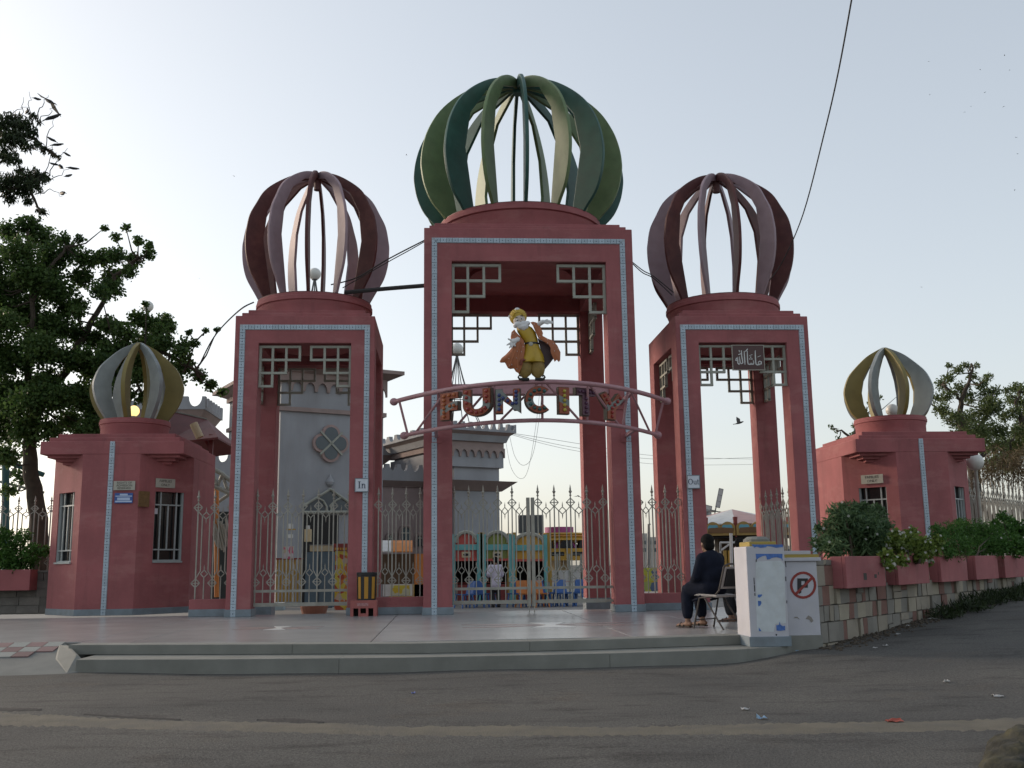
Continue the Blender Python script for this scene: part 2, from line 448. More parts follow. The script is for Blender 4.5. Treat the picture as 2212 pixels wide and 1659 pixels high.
# ---- sloping pavement at the left, its checker of square tiles and rounded concrete nose
M['tile_p'] = mat('pink_paver', (.20,.125,.12), .8, .1, 6, .3, 60, objvar=.15, c2=(.13,.10,.09), c2w=.5, c2scale=6)
M['tile_w'] = mat('grey_paver', (.26,.27,.25), .8, .1, 6, .3, 60, objvar=.12, c2=(.18,.18,.16), c2w=.5, c2scale=6)
pav = thing('sloping_pavement', 'sloping pavement with pink and grey checker tiles beside the steps', 'pavement', (-8,-8,ZR))
pav['kind'] = 'structure'
SLP = .2
r0 = at(78, 1388.5, Z=0); RY = r0.y; rn = Vector((0, -SLP, 1)).normalized()
def rp_(x, y):
    p = at(x, y, n=rn, p=Vector((0, RY, .001))); return p
edge = [rp_(146, 1391), rp_(158, 1401), rp_(168, 1412), rp_(160, 1419), rp_(176, 1430), rp_(196, 1444)]
low = [rp_(x, y) for x, y in ((150,1455),(90,1464),(30,1471),(-60,1479),(-420,1494))]
poly = [Vector((-16, RY, .0)), Vector((rp_(146,1391).x-.1, RY+.05, .0))]+edge+low+[Vector((-16, low[-1].y, low[-1].z))]
for p in edge+low: p.z = max(p.z, -.5)
n_p = len(poly)
MB().add(poly+[Vector((p.x, p.y, -.52)) for p in poly], [list(range(n_p)), list(range(n_p, 2*n_p))]+[[i, (i+1) % n_p, n_p+(i+1) % n_p, n_p+i] for i in range(n_p)]).build('concrete_nose', M['concrete'], pav, bevel=.03)
ck = [rp_(125, 1391), at(150, 1392, Z=-.004), at(172, 1414, Z=-.09), at(205, 1450, Z=ZR+.015), rp_(140, 1456), rp_(118, 1424)]
for p_ in (ck[0], ck[4], ck[5]): p_.z += .004
nk_ = len(ck)
MB().add(ck+[Vector((p.x, p.y, -.52)) for p in ck], [[0,1,2,5],[2,3,4,5],list(range(nk_, 2*nk_))]+[[i, (i+1) % nk_, nk_+(i+1) % nk_, nk_+i] for i in range(nk_)]).build('ramp_cheek', M['step'], pav, bevel=.03)
TW = .215
tm = MB().box((-TW/2+.004,-TW/2+.004,-.02), (TW/2-.004,TW/2-.004,.007)).mesh('tile', M['tile_p'])
tw = MB().box((-TW/2+.004,-TW/2+.004,-.02), (TW/2-.004,TW/2-.004,.007)).mesh('tile', M['tile_w'])
c0x = at(115, 1394, n=rn, p=Vector((0, RY, 0))).x
for r_, cmin in ((0, 0), (1, 0), (2, 1), (3, 3), (4, 5)):
    for c_ in range(cmin, 22):
        y = RY-(r_+.5)*TW
        put('tile', tm if (c_+r_) % 2 else tw, pav, loc=(c0x-c_*TW, y, (y-RY)*SLP+.003), rot=(math.atan(SLP), 0, 0))

# ================================================================== GATE TOWERS
def tile_material():
    m, t, p = new_mat('blue_grey_pattern_tile'); N, L = t.nodes, t.links
    uvn = N.new('ShaderNodeUVMap'); sep = N.new('ShaderNodeSeparateXYZ'); L.new(uvn.outputs[0], sep.inputs[0])
    def mth(op, a, b=None):
        n = N.new('ShaderNodeMath'); n.operation = op
        for k, q in enumerate((a, b)):
            if q is None: continue
            if isinstance(q, (int, float)): n.inputs[k].default_value = q
            else: L.new(q, n.inputs[k])
        return n.outputs[0]
    u = mth('ABSOLUTE', mth('SUBTRACT', sep.outputs[0], .5)); v = mth('ABSOLUTE', mth('SUBTRACT', sep.outputs[1], .5))
    ring = mth('LESS_THAN', mth('ABSOLUTE', mth('SUBTRACT', mth('ADD', u, v), .44)), .035)
    p1 = mth('MULTIPLY', mth('LESS_THAN', u, .045), mth('LESS_THAN', v, .17))
    p2 = mth('MULTIPLY', mth('LESS_THAN', v, .045), mth('LESS_THAN', u, .17))
    plus = mth('MAXIMUM', p1, p2)
    f = mth('MAXIMUM', mth('MULTIPLY', ring, .45), mth('MULTIPLY', plus, .95))
    oi = N.new('ShaderNodeObjectInfo'); mr = N.new('ShaderNodeMapRange'); L.new(oi.outputs['Random'], mr.inputs[0])
    mr.inputs[3].default_value = .9; mr.inputs[4].default_value = 1.1
    mx = N.new('ShaderNodeMix'); mx.data_type = 'RGBA'; L.new(f, mx.inputs[0])
    mx.inputs[6].default_value = (.40,.49,.56,1); mx.inputs[7].default_value = (.03,.045,.09,1)
    mm = N.new('ShaderNodeMix'); mm.data_type = 'RGBA'; mm.blend_type = 'MULTIPLY'; mm.inputs[0].default_value = 1
    L.new(mx.outputs[2], mm.inputs[6]); L.new(mr.outputs[0], mm.inputs[7])
    L.new(mm.outputs[2], p.inputs['Base Color']); p.inputs['Roughness'].default_value = .35
    return m
M['ptile'] = tile_material()
TS = .117
def tile_mesh():
    w, h, t = .05, TS/2-.0025, .016
    me = bpy.data.meshes.new('tile')
    v = [(-w,0,-h),(w,0,-h),(w,0,h),(-w,0,h),(-w+.004,-t,-h+.004),(w-.004,-t,-h+.004),(w-.004,-t,h-.004),(-w+.004,-t,h-.004)]
    f = [[4,5,6,7],[0,1,5,4],[1,2,6,5],[2,3,7,6],[3,0,4,7]]
    me.from_pydata(v, [], f); uvl = me.uv_layers.new(name='UVMap')
    for poly in me.polygons:
        for li in poly.loop_indices:
            q = v[me.loops[li].vertex_index]; uvl.data[li].uv = (q[0]/(2*w)+.5, q[2]/(2*h)+.5)
    me.materials.append(M['ptile']); return me
TILE = tile_mesh()
M['grout'] = plain('pale_grout', (.36,.40,.43), .8)
def band(parent, pts, y):
    """flat strip of grout with one raised tile after another along a polyline of (x, z)"""
    g = MB()
    for (xa, za), (xb, zb) in zip(pts[:-1], pts[1:]):
        if abs(xa-xb) < 1e-6: g.box((xa-.055, y-.006, min(za, zb)-(.055 if min(za, zb) > 1 else 0)), (xa+.055, y+.02, max(za, zb)-.0555))
        else: g.box((min(xa, xb)-.055, y-.0062, za-.055), (max(xa, xb)+.055, y+.02, za+.055))
    b = g.build('tile_band', M['grout'], parent)
    for (xa, za), (xb, zb) in zip(pts[:-1], pts[1:]):
        L = sqrt((xb-xa)**2+(zb-za)**2); n = int(L/TS)
        for k in range(n):
            u = (k+.5)*L/n/L
            put('tile', TILE, b, loc=(xa+(xb-xa)*u, y-.006, za+(zb-za)*u), rot=(0, pi/2 if abs(za-zb) < 1e-6 else 0, 0))
    return b

def lattice(rows, cell, t, flip, T, d=.07):
    """stepped grid bracket: rows of 3, 2, 1 cells hanging from a corner; T maps (u, z, w)"""
    mb = MB(); s = -1 if flip else 1
    def hb(u0, u1, z): mb.prism([(s*u0, z-t/2), (s*u1, z-t/2), (s*u1, z+t/2), (s*u0, z+t/2)], T, 0, d)
    def vb(u, z0, z1): mb.prism([(s*u-t/2, z0), (s*u+t/2, z0), (s*u+t/2, z1), (s*u-t/2, z1)], T, .004, d-.004)
    n = len(rows)
    for i in range(n+1):
        L = rows[min(i, n-1)] if i == 0 else rows[i-1]
        hb(0, L*cell+t/2, -i*cell)
    for j in range(max(rows)+1):
        depth = sum(1 for r in rows if r >= j)
        if j == 0: depth = n
        vb(j*cell if j else t/2+.004, -depth*cell, 0)
    return mb

PROF = {  # outer rib profile (radius, height) in units of the dome radius, and inner edge
 'big': ([(.80,-.47),(.90,-.36),(.965,-.22),(.995,-.08),(1,.02),(.98,.17),(.925,.34),(.815,.53),(.65,.70),(.44,.85),(.22,.95),(.0,1.0)],
         [(.645,-.47),(.75,.08),(.68,.44),(.46,.735),(.10,.89),(0,.9)]),
 'mid': ([(.82,-.62),(.93,-.42),(.985,-.21),(1,0),(.99,.12),(.95,.33),(.865,.51),(.76,.70),(.60,.85),(.37,1.0),(.17,1.08),(0,1.105)],
         [(.65,-.62),(.755,0),(.71,.42),(.555,.72),(.29,.93),(.06,1.01),(0,1.015)]),
 'small': ([(.73,-.64),(.86,-.45),(.95,-.26),(1,-.03),(.97,.15),(.87,.38),(.70,.58),(.43,.83),(.20,.97),(.06,1.04),(.035,1.04)],
         [(.44,-.64),(.58,-.25),(.61,.05),(.54,.35),(.38,.62),(.18,.84),(.05,.93),(.035,.94)])}
def ribs(parent, c, R, kind, n, mats, thick, zb=None):
    outer, inner = [list(q) for q in PROF[kind]]
    if zb is not None:
        k = (zb-c[2])/R
        def ext(pl):
            (r0, z0), (r1, z1) = pl[0], pl[1]
            if k < z0: return [(r0+(r1-r0)/(z1-z0)*(k-z0), k)]+pl
            return [(r0, k)]+[q for q in pl[1:] if q[1] > k+.02]
        outer, inner = ext(outer), ext(inner)
    sm = []
    for i in range(len(outer)-1):
        p0, p1, p2, p3 = outer[max(i-1, 0)], outer[i], outer[i+1], outer[min(i+2, len(outer)-1)]
        for k in range(4):
            t_ = k/4
            sm.append(tuple(.5*(2*p1[j]+(p2[j]-p0[j])*t_+(2*p0[j]-5*p1[j]+4*p2[j]-p3[j])*t_*t_+(3*p1[j]-p0[j]-3*p2[j]+p3[j])*t_**3) for j in (0, 1)))
    outer = sm+[outer[-1]]
    poly = [(r*R, z*R) for r, z in outer]+[(r*R, z*R) for r, z in reversed(inner)]
    for k in range(n):
        a = -pi/2+2*pi*k/n
        d = Vector((cos(a), sin(a), 0)); s = Vector((-sin(a), cos(a), 0))
        T = lambda u, v, w: Vector(c)+d*u+Vector((0,0,v))+s*w
        MB().prism(poly, T, -thick/2, thick/2).build('dome_rib', M[mats[k % len(mats)]], parent, bevel=.012)
    return

def drum_prof(r, h, hm):     # plain drum with a moulded ring on top
    return [(r*.955, 0), (r*.955, h-hm), (r*.975, h-hm*.8), (r*.975, h-hm*.62), (r*1.0, h-hm*.55), (r*1.0, h-hm*.25), (r*.985, h-hm*.2), (r*.985, h), (r*.8, h+.001)]

def tower(name, label, cx, y0, Wd, D, H, cw, oh, opw, band_in, band_z, R, dome, nr, mats, zc, rdrum, drum_h, lat, thick, ring_mat='pink'):
    x0, x1, y1 = cx-Wd/2, cx+Wd/2, y0+D
    t = thing(name, label, 'gate tower', (cx, y0+D/2, 0), group='pink domed gate towers')
    for xa in (x0, x1-cw):
        for ya in (y0, y1-cw):
            c = MB().box((xa, ya, ZI if ya > YB else 0), (xa+cw, ya+cw, oh+.02)).build('column', M['pink'], t, bevel=.012)
            MB().box((xa-.02, ya-.02, ZI if ya > YB else .001), (xa+cw+.02, ya+cw+.02, .14)).build('skirting', M['skirt'], c, bevel=.008)
    MB().box((x0, y0+.0, oh), (x1, y0+cw, H)).build('front_beam', M['pink'], t, bevel=.012)
    MB().box((x0, y1-cw, oh), (x1, y1, H)).build('rear_beam', M['pink'], t, bevel=.012)
    for xa in (x0, x1-cw):
        MB().box((xa+.002, y0+cw, oh), (xa+cw-.002, y1-cw, H-.003)).build('side_beam', M['pink'], t)
    MB().box((x0+cw, y0+cw, H-.30), (x1-cw, y1-cw, H-.02)).build('ceiling', M['pink'], t)
    MB().lathe([(Wd*.27, H-.40), (Wd*.27, H-.301), (Wd*.24, H-.301)], (cx, y0+D/2, 0), 40).build('ceiling_ring', M['pink'], t)
    s = .105
    for k in range(1, 3):
        MB().box((x0+s*k, y0+s*k, H+(k-1)*.086-.001), (x1-s*k, y1-s*k, H+k*.086)).build('cornice_step', M['pink'], t, bevel=.01)
    zt = H+.172
    d = MB().lathe([(r, z+zt-.001) for r, z in drum_prof(rdrum, drum_h, min(.26, drum_h*.7))], (cx, y0+D/2, 0), 56).build('dome_drum', M['pink'], t, smooth=True)
    MB().lathe([(rdrum*.985, zt+drum_h-.002), (rdrum*.985, zt+drum_h+.012), (rdrum*.3, zt+drum_h+.05)], (cx, y0+D/2, 0), 40).build('drum_cap', M['maroon'], d)
    ribs(t, (cx, y0+D/2, zc), R, dome, nr, mats, thick, zt+drum_h-.01)
    MB().lathe([(.05*R, zc+R*.86), (.05*R, zc+R*(.99 if dome == 'big' else 1.09))], (cx, y0+D/2, 0), 12).build('dome_hub', M[mats[0]], t)
    bx = Wd/2-band_in-.05
    band(t, [(cx-bx, .0), (cx-bx, band_z), (cx+bx, band_z), (cx+bx, .0)], y0)
    # lattice brackets in the four openings, each one stepped grid per corner
    cell, tb = lat; half = opw
    for yy in (y0+.10, y1-cw+.15):
        for fl in (0, 1):
            T = lambda u, v, w, yy=yy, fl=fl: Vector((cx+(half if fl else -half)+u, yy+w, oh-.055+v))
            lattice([3, 2, 1], cell, tb, fl, T).build('lattice_bracket', M['lattice'], t)
    hd = D/2-cw
    for xx in (x0+.12, x1-cw+.2):
        for fl in (0, 1):
            T = lambda u, v, w, xx=xx, fl=fl: Vector((xx+w, y0+D/2+(hd if fl else -hd)+u, oh-.055+v))
            lattice([3, 2, 1], cell, tb, fl, T).build('lattice_bracket', M['lattice'], t)
    return t

# central tower
yc = 4.7/2
Rc = (at(1347, 395, Y=yc).x-at(895, 395, Y=yc).x)/2
ztc = at(1122, 175, Y=yc).z; zcc = ztc-Rc
zdr = at(1122, 436, Y=.55).z
central = tower('gate_tower', 'tallest central pink gate tower with green ribbed dome above the lettered arch', 0, 0, 4.25, 4.7, 7.666, .558, 6.969, 1.567,
      .16, 7.40, Rc, 'big', 16, ['dgreen', 'ogreen'], zcc, 1.86, max(.2, zdr-7.666-.172), (.325, .052), .075)
for nm, lab, cx, yy in (('gate_tower', 'left pink gate tower with maroon ribbed dome and In plate', -4.523, .476), ('gate_tower', 'right pink gate tower with maroon ribbed dome and Out plate', 4.433, .383)):
    yc2 = yy+2.79/2
    px = (521, 838, 375, 630) if cx < 0 else (1400, 1710, 380, 632)
    R2 = (at(px[1], 520, Y=yc2).x-at(px[0], 520, Y=yc2).x)/2
    zt2 = at((px[0]+px[1])/2, px[2], Y=yc2).z; zc2 = zt2-1.105*R2
    zd2 = at((px[0]+px[1])/2, px[3], Y=yc2-1.2).z
    tower(nm, lab, cx, yy, 2.793, 2.79, 5.94, .473, 5.376, .9235, .10, 5.70, R2, 'mid', 12, ['maroon', 'mauve'], zc2, 1.24, max(.25, zd2-5.94-.172), (.27, .045), .06)

# ================================================================== FENCES AND GATES
PER = .33
def fence_meshes():
    f = {}
    b = MB(); hw = .012
    b.bar((0,0,.24), (0,0,2.16), .024)
    for zc, h in ((2.12, .085), (.64, .085)):
        q = [(0,0,zc+h), (h,0,zc), (0,0,zc-h), (-h,0,zc)]
        for i in range(4): b.bar(q[i], q[(i+1) % 4], .017, .02, (0,1,0))
        b.bar((-h,0,zc), (h,0,zc), .016)
    b.lathe([(.011,2.16),(.012,2.24),(.026,2.26),(.014,2.275),(.016,2.30),(.032,2.325),(.032,2.34),(.014,2.365),(.02,2.38),(.012,2.42),(.002,2.475)], n=8)
    f['picket'] = b.mesh('picket', M['fence'])
    f['bar'] = MB().bar((0,0,.87), (0,0,1.965), .02).mesh('bar', M['fence'])
    u = MB(); c, h = PER/2, .072; s = PER*.27
    q = [(c,0,1.96+h), (c+h,0,1.96), (c,0,1.96-h), (c-h,0,1.96)]
    for i in range(4): u.bar(q[i], q[(i+1) % 4], .017, .02, (0,1,0))
    u.tube([(c,0,1.96+h), (c,0,2.07), (c,0,2.14)], [.008,.012,.001], 6).tube([(c,0,1.96-h), (c,0,1.86), (c,0,1.79)], [.008,.012,.001], 6)
    u.bar((0,0,2.05), (s,0,1.955), .017, .02, (0,1,0)).bar((PER,0,2.05), (PER-s,0,1.955), .017, .02, (0,1,0))
    f['upper'] = u.mesh('diamond_ornament', M['fence'])
    u = MB()
    q = [(c,0,.82+h), (c+h,0,.82), (c,0,.82-h), (c-h,0,.82)]
    for i in range(4): u.bar(q[i], q[(i+1) % 4], .017, .02, (0,1,0))
    u.tube([(c,0,.82+h), (c,0,.94), (c,0,1.0)], [.008,.012,.001], 6).bar((c,0,.82-h), (c,0,.24), .02)
    u.bar((0,0,.72), (s,0,.875), .017, .02, (0,1,0)).bar((PER,0,.72), (PER-s,0,.875), .017, .02, (0,1,0))
    f['lower'] = u.mesh('stem_ornament', M['fence'])
    return f
FM = fence_meshes()
def run(parent, p0, p1, n, rails=True, first=True, last=True, zo=0.0, hs=1.0):
    """n periods of fence between p0 and p1 (x, y)"""
    p0, p1 = Vector((*p0, zo)), Vector((*p1, zo)); d = p1-p0; L = d.length; a = atan2(d.y, d.x); k = L/(n*PER)
    for i in range(n+1):
        p = p0+d*(i/n)
        if (i > 0 or first) and (i < n or last):
            put('picket', FM['picket'], parent, loc=p, rot=(0,0,a), scale=(1,1,hs))
        if i < n:
            put('diamond_ornament', FM['upper'], parent, loc=p, rot=(0,0,a), scale=(k,1,hs))
            put('stem_ornament', FM['lower'], parent, loc=p, rot=(0,0,a), scale=(k,1,hs))
            for q in (.27, .73):
                put('bar', FM['bar'], parent, loc=p0+d*((i+q)/n), rot=(0,0,a), scale=(1,1,hs))
    if rails:
        e = d.normalized()*.02
        MB().bar(p0-e+vec(0,0,.47), p1+e+vec(0,0,.47), .035, .05).build('rail', M['fence'], parent)
        MB().bar(p0-e+vec(0,0,.21), p1+e+vec(0,0,.21), .045, .07).build('rail', M['fence'], parent)

def low_wall(parent, x0, x1, y0, y1, h=.33):
    MB().box((x0, y0, 0), (x1, y1, h)).build('low_wall', M['pink'], parent, bevel=.01)
    MB().box((x0, y0-.02, .001), (x1, y1+.02, .14)).build('skirting', M['skirt'], parent, bevel=.008)

# central double gate
gx = at(1147, 1200, Y=.3).x
gt = thing('double_gate', 'closed double gate of pale iron pickets under the central tower', 'gate', (gx, .3, 0))
run(gt, (-1.53, .3), (gx-.075, .3), 5, last=False)
run(gt, (gx+.15, .3), (gx+.15+4*.325, .3), 4)
for k_, q_ in enumerate((.27, .62)):
    if gx+.15+4*.325+q_*.33 < 1.55: put('bar', FM['bar'], gt, loc=(gx+.15+4*.325+q_*.33, .3, 0))
for z_ in (.47, .21): MB().bar((gx+.15+4*.325, .3, z_), (1.56, .3, z_), .035, .05).build('rail', M['fence'], gt)
for z_ in (.47, .21): MB().bar((gx+.05, .3, z_), (gx+.16, .3, z_), .033, .048).build('rail', M['fence'], gt)
for s in (-1, 1):
    MB().box((gx+s*.045-.034, .26, .12), (gx+s*.045+.034, .34, 2.22)).build('meeting_stile', M['fence'], gt, bevel=.005)
    MB().bar((gx+s*.05, .26, .004), (gx+s*.05, .26, .5), .02).build('drop_bolt', M['fence'], gt)
gl = thing('single_gate', 'closed single gate of pale iron pickets under the left tower', 'gate', (-4.5, .75, 0))
run(gl, (-5.42, .75), (-3.62, .75), 6)
gr = thing('open_gate', 'open gate leaf swung inward under the right tower', 'gate', (5.3, 1.5, 0))
run(gr, (5.42, .62), (5.36, 2.75), 6)
# fences on low pink walls between the towers
fl = thing('wall_fence', 'pale picket fence on low pink wall between left and central towers', 'fence', (-2.6, .55, 0))
low_wall(fl, -3.12, -2.13, .45, .68); run(fl, (-3.02, .56), (-2.2, .56), 3, rails=False)
fr = thing('wall_fence', 'pale picket fence on low pink wall between central and right towers', 'fence', (2.6, .45, 0))
low_wall(fr, 2.13, 3.03, .42, .65); run(fr, (2.18, .53), (2.98, .53), 3, rails=False)

# ================================================================== TICKET KIOSKS
def textmesh(body, size, m, align='CENTER', ext=.004):
    cu = bpy.data.curves.new('lettering', 'FONT'); cu.body = body; cu.size = size; cu.align_x = align; cu.align_y = 'CENTER'
    cu.extrude = ext; cu.resolution_u = 2
    o = bpy.data.objects.new('tmp', cu); col.objects.link(o)
    bpy.context.view_layer.update()
    me = bpy.data.meshes.new_from_object(o.evaluated_get(bpy.context.evaluated_depsgraph_get()))
    bpy.data.objects.remove(o, do_unlink=True)
    me.materials.clear(); me.materials.append(m); me.name = 'lettering'
    return me
def plate_T(c, a):
    """frame on a vertical face: u along angle a, v up, w outward (toward the viewer)"""
    u = Vector((cos(a), sin(a), 0)); o = Vector((sin(a), -cos(a), 0)); c = Vector(c)
    return lambda x, z, w: c+u*x+Vector((0,0,z))+o*w
M['winframe'] = plain('grey_window_frame', (.33,.36,.36), .5)
M['winglass'] = plain('dark_window_glass', (.012,.013,.014), .15)
M['plaque'] = mat('worn_plaque', (.40,.39,.33), .6, .12, 9, .1, 60, c2=(.22,.2,.17), c2w=.6, c2scale=9)
M['ink'] = plain('dark_ink', (.05,.045,.04), .7)
M['blue'] = plain('blue_sign_paint', (.035,.09,.30), .5)
M['paleblue'] = plain('pale_blue_print', (.42,.52,.68), .5)
M['board'] = mat('brown_board', (.15,.085,.03), .7, .2, 20, .1, 60)

def kiosk(label, x0, y0, K, p, zf0, zf1, Rk, zk, drum_r, drum_top, wz0, wz1, winfrac):
    x1, y1 = x0+K, y0+K; c = (K-p)/2; cx, cyy = x0+K/2, y0+K/2
    t = thing('ticket_kiosk', label, 'kiosk', (cx, cyy, 0), group='pink ticket kiosks')
    def octo(ch, e=0): return [(x0+ch, y0-e), (x1-ch, y0-e), (x1+e, y0+ch), (x1+e, y1-ch), (x1-ch, y1+e), (x0+ch, y1+e), (x0-e, y1-ch), (x0-e, y0+ch)]
    ID = lambda u, v, w: Vector((u, v, w))
    ins = .16
    body = [(x0+c, y0), (x1-c, y0), (x1-c+.002, y0+ins*1.4), (x1-ins*1.4, y0+c-.002), (x1, y0+c), (x1, y1), (x0, y1), (x0, y0+c), (x0+ins*1.4, y0+c-.002), (x0+c-.002, y0+ins*1.4)]
    MB().prism(body, ID, 0, zf0).build('wall', M['pink'], t)
    MB().prism([(a, b) for a, b in octo(c, .018)], ID, .001, .13).build('skirting', M['skirt'], t, bevel=.006)
    for side in (0, 1):
        a_, b_ = ((x0, y0+c), (x0+c, y0)) if side == 0 else ((x1-c, y0), (x1, y0+c))
        ang = atan2(b_[1]-a_[1], b_[0]-a_[0]); Lc = sqrt(2)*c
        T = plate_T((a_[0], a_[1], 0), ang)
        f0, f1 = winfrac[side]; w0, w1 = f0*Lc, f1*Lc
        m = MB()
        for (ua, ub, za, zb) in ((0, w0, 0, zf0), (w1, Lc, 0, zf0), (w0, w1, 0, wz0), (w0, w1, wz1, zf0)):
            m.prism([(ua, za), (ub, za), (ub, zb), (ua, zb)], T, -.15, 0)
        m.build('window_wall', M['pink'], t)
        wn = MB().prism([(w0, wz0), (w1, wz0), (w1, wz1), (w0, wz1)], T, -.148, -.135).build('window', M['winglass'], t)
        fr = MB(); tb = .028
        def vb(u, za, zb): fr.prism([(u-tb/2, za), (u+tb/2, za), (u+tb/2, zb), (u-tb/2, zb)], T, -.07, -.045)
        def hb(z): fr.prism([(w0, z-tb/2), (w1, z-tb/2), (w1, z+tb/2), (w0, z+tb/2)], T, -.072, -.043)
        ww = w1-w0; h = wz1-wz0
        hb(wz1-h*.19); hb(wz0+h*.165); hb(wz0+.015)
        for q in (.24, .78): vb(w0+ww*q, wz0, wz1)
        vb(w0+ww*.5, wz0+h*.165, wz1-h*.19)
        vb(w0+.016, wz0, wz1); vb(w1-.016, wz0, wz1)
        fr.build('window_grille', M['winframe'], wn)
        sd_ = MB()
        sd_.prism([(w1-.012, wz0), (w1-.001, wz0), (w1-.001, wz1), (w1-.012, wz1)], T, -.134, -.02)
        sd_.prism([(w0+.001, wz0), (w0+.012, wz0), (w0+.012, wz1), (w0+.001, wz1)], T, -.134, -.02)
        sd_.prism([(w0, wz0-.035), (w1, wz0-.035), (w1, wz0+.001), (w0, wz0+.001)], T, -.134, .03)
        sd_.build('window_frame', M['winframe'], wn)
    for (ca, cb, cc) in (((x0, y0+c), (x0+c, y0), (x0, y0)), ((x1-c, y0), (x1, y0+c), (x1, y0)), ((x1, y1-c), (x1-c, y1), (x1, y1)), ((x0+c, y1), (x0, y1-c), (x0, y1))):
        A, B, C = Vector(ca), Vector(cb), Vector(cc)
        for k, s in enumerate((.13, .27, .39)):
            a = A+(B-A)*s; b = B+(A-B)*s; mid = (A+B)/2; q = mid+(C-mid)*(1-2*s)
            n = (mid-C).normalized()*.02
            MB().prism([tuple(a+n), tuple(b+n), tuple(q)], ID, zf0-.062*(k+1), zf0-.062*k+.001).build('corbel', M['pink'], t)
    MB().box((x0, y0-.003, zf0), (x1, y1, zf1)).build('roof_slab', M['pink'], t, bevel=.012)
    for k in (1, 2):
        MB().box((x0+.13*k, y0+.13*k, zf1+(k-1)*.095-.001), (x1-.13*k, y1-.13*k, zf1+k*.095)).build('cornice_step', M['pink'], t, bevel=.01)
    zt = zf1+.19; dh = drum_top-zt
    d = MB().lathe([(r, z+zt-.001) for r, z in drum_prof(drum_r, dh, min(.2, dh*.6))], (cx, cyy, 0), 40).build('dome_drum', M['pink'], t, smooth=True)
    MB().lathe([(drum_r*.98, drum_top), (drum_r*.2, drum_top+.02)], (cx, cyy, 0), 30).build('drum_cap', M['maroon'], d)
    ribs(t, (cx, cyy, zk), Rk, 'small', 8, ['gold', 'dgrey'], .085, drum_top-.01)
    MB().lathe([(.045*Rk, zk+Rk*.90), (.045*Rk, zk+Rk*.97)], (cx, cyy, 0), 10).build('dome_hub', M['gold'], t)
    band(t, [(cx, 0), (cx, zf1)], y0-.003)
    return t

YL = at(225, 1330, Z=0).y
kx0, kx1 = at(87, 966, Y=YL).x, at(398, 966, Y=YL).x
KK = kx1-kx0
zf0, zf1 = at(240, 981, Y=YL).z, at(240, 953, Y=YL).z
pw = at(291, 1010, Y=YL).x-at(167, 1010, Y=YL).x
ycl = YL+KK/2
Rl = (at(390, 850, Y=ycl).x-at(187, 850, Y=ycl).x)/2
zkl = at(290, 741, Y=ycl).z-1.04*Rl
wz1, wz0 = at(350, 1063, Y=YL+.5).z, at(350, 1212, Y=YL+.5).z
kl = kiosk('left pink ticket kiosk with blue notice and a lit globe in its dome', kx0, YL, KK, pw, zf0, zf1, Rl, zkl, (at(363,905,Y=ycl).x-at(214,905,Y=ycl).x)/2, at(289, 903, Y=ycl-.6).z, wz0, wz1, ((.22,.78), (.30,.84)))
# right kiosk: same size, placed where it fills its width in the picture
w1_ = at(2128, 960, Y=1).x-at(1849, 960, Y=1).x
YRk = CAM.y+(1-CAM.y)*KK/w1_
rx0 = at(1849, 960, Y=YRk).x
ycr = YRk+KK/2
rz0, rz1 = at(1990, 976, Y=YRk).z, at(1990, 947, Y=YRk).z
Rr = (at(2019, 840, Y=ycr).x-at(1831, 840, Y=ycr).x)/2
zkr = at(1910, 752, Y=ycr).z-1.04*Rr
kr = kiosk('right pink ticket kiosk behind the flowering planters', rx0, YRk, KK, pw, rz0, rz1, Rr, zkr, (at(2003,905,Y=ycr).x-at(1857,905,Y=ycr).x)/2, at(1930, 898, Y=ycr-.6).z, wz0, wz1-.02, ((.28,.78), (.22,.75)))

# plaques on the kiosks
def plaque(name, label, c, a, w, h, m, lines=None, size=.06, par=None, tm=None, t=.015):
    T = plate_T(c, a); th = thing(name, label, 'sign', T(0, 0, 0))
    MB().prism([(-w/2,-h/2), (w/2,-h/2), (w/2,h/2), (-w/2,h/2)], T, .002, t).build('plate', m, th)
    if lines:
        n = len(lines); st_ = h/(n+.35)
        for i, s in enumerate(lines):
            me = textmesh(s, size, tm or M['ink'], ext=.0015)
            p = T(0, (n-1)/2*st_-i*st_, t+.001)
            put('lettering', me, th, loc=p, rot=(pi/2, 0, a))
    return th
c = at(269, 1049, Y=YL-.02)
plaque('notice_plaque', 'worn cream plaque above the blue notice on left kiosk', c, 0, .44, .19, M['plaque'], ['RIGHTS OF', 'ADMISSION', 'RESERVED'], .062)
c = at(267.5, 1076, Y=YL-.02)
bp = plaque('blue_notice', 'small blue notice with pale print on left kiosk', c, 0, .37, .21, M['blue'])
T = plate_T(c, 0)
for (u0, u1, v0, v1) in ((-.08,.08,.055,.09), (-.17,.17,.03,.05), (-.13,.13,-.045,.012), (-.17,.17,-.085,-.055)):
    MB().prism([(u0,v0), (u1,v0), (u1,v1), (u0,v1)], T, .0152, .017).build('print_line', M['paleblue'], bp)
cc = (KK-pw)/2
def cham_r(px, py, off=.02):
    n = Vector((1, -1, 0)).normalized(); p = Vector((kx0+KK-cc, YL, 0))
    return at(px, py, n=n, p=p+n*off)
plaque('notice_plaque', 'stained cream plaque over the right window of left kiosk', cham_r(357, 1044), pi/4, .45, .19, M['plaque'], ['FAMILIES', 'ONLY'], .075)
plaque('notice_board', 'small brown framed board at the edge of left kiosk window', cham_r(310, 1078, .05), pi/4, .24, .32, M['board'], t=.03)
plaque('paper_note', 'white paper note behind the left kiosk window bars', cham_r(330, 1104, -.03), pi/4, .22, .12, M['white'], t=.006)
n_ = Vector((-1, -1, 0)).normalized()
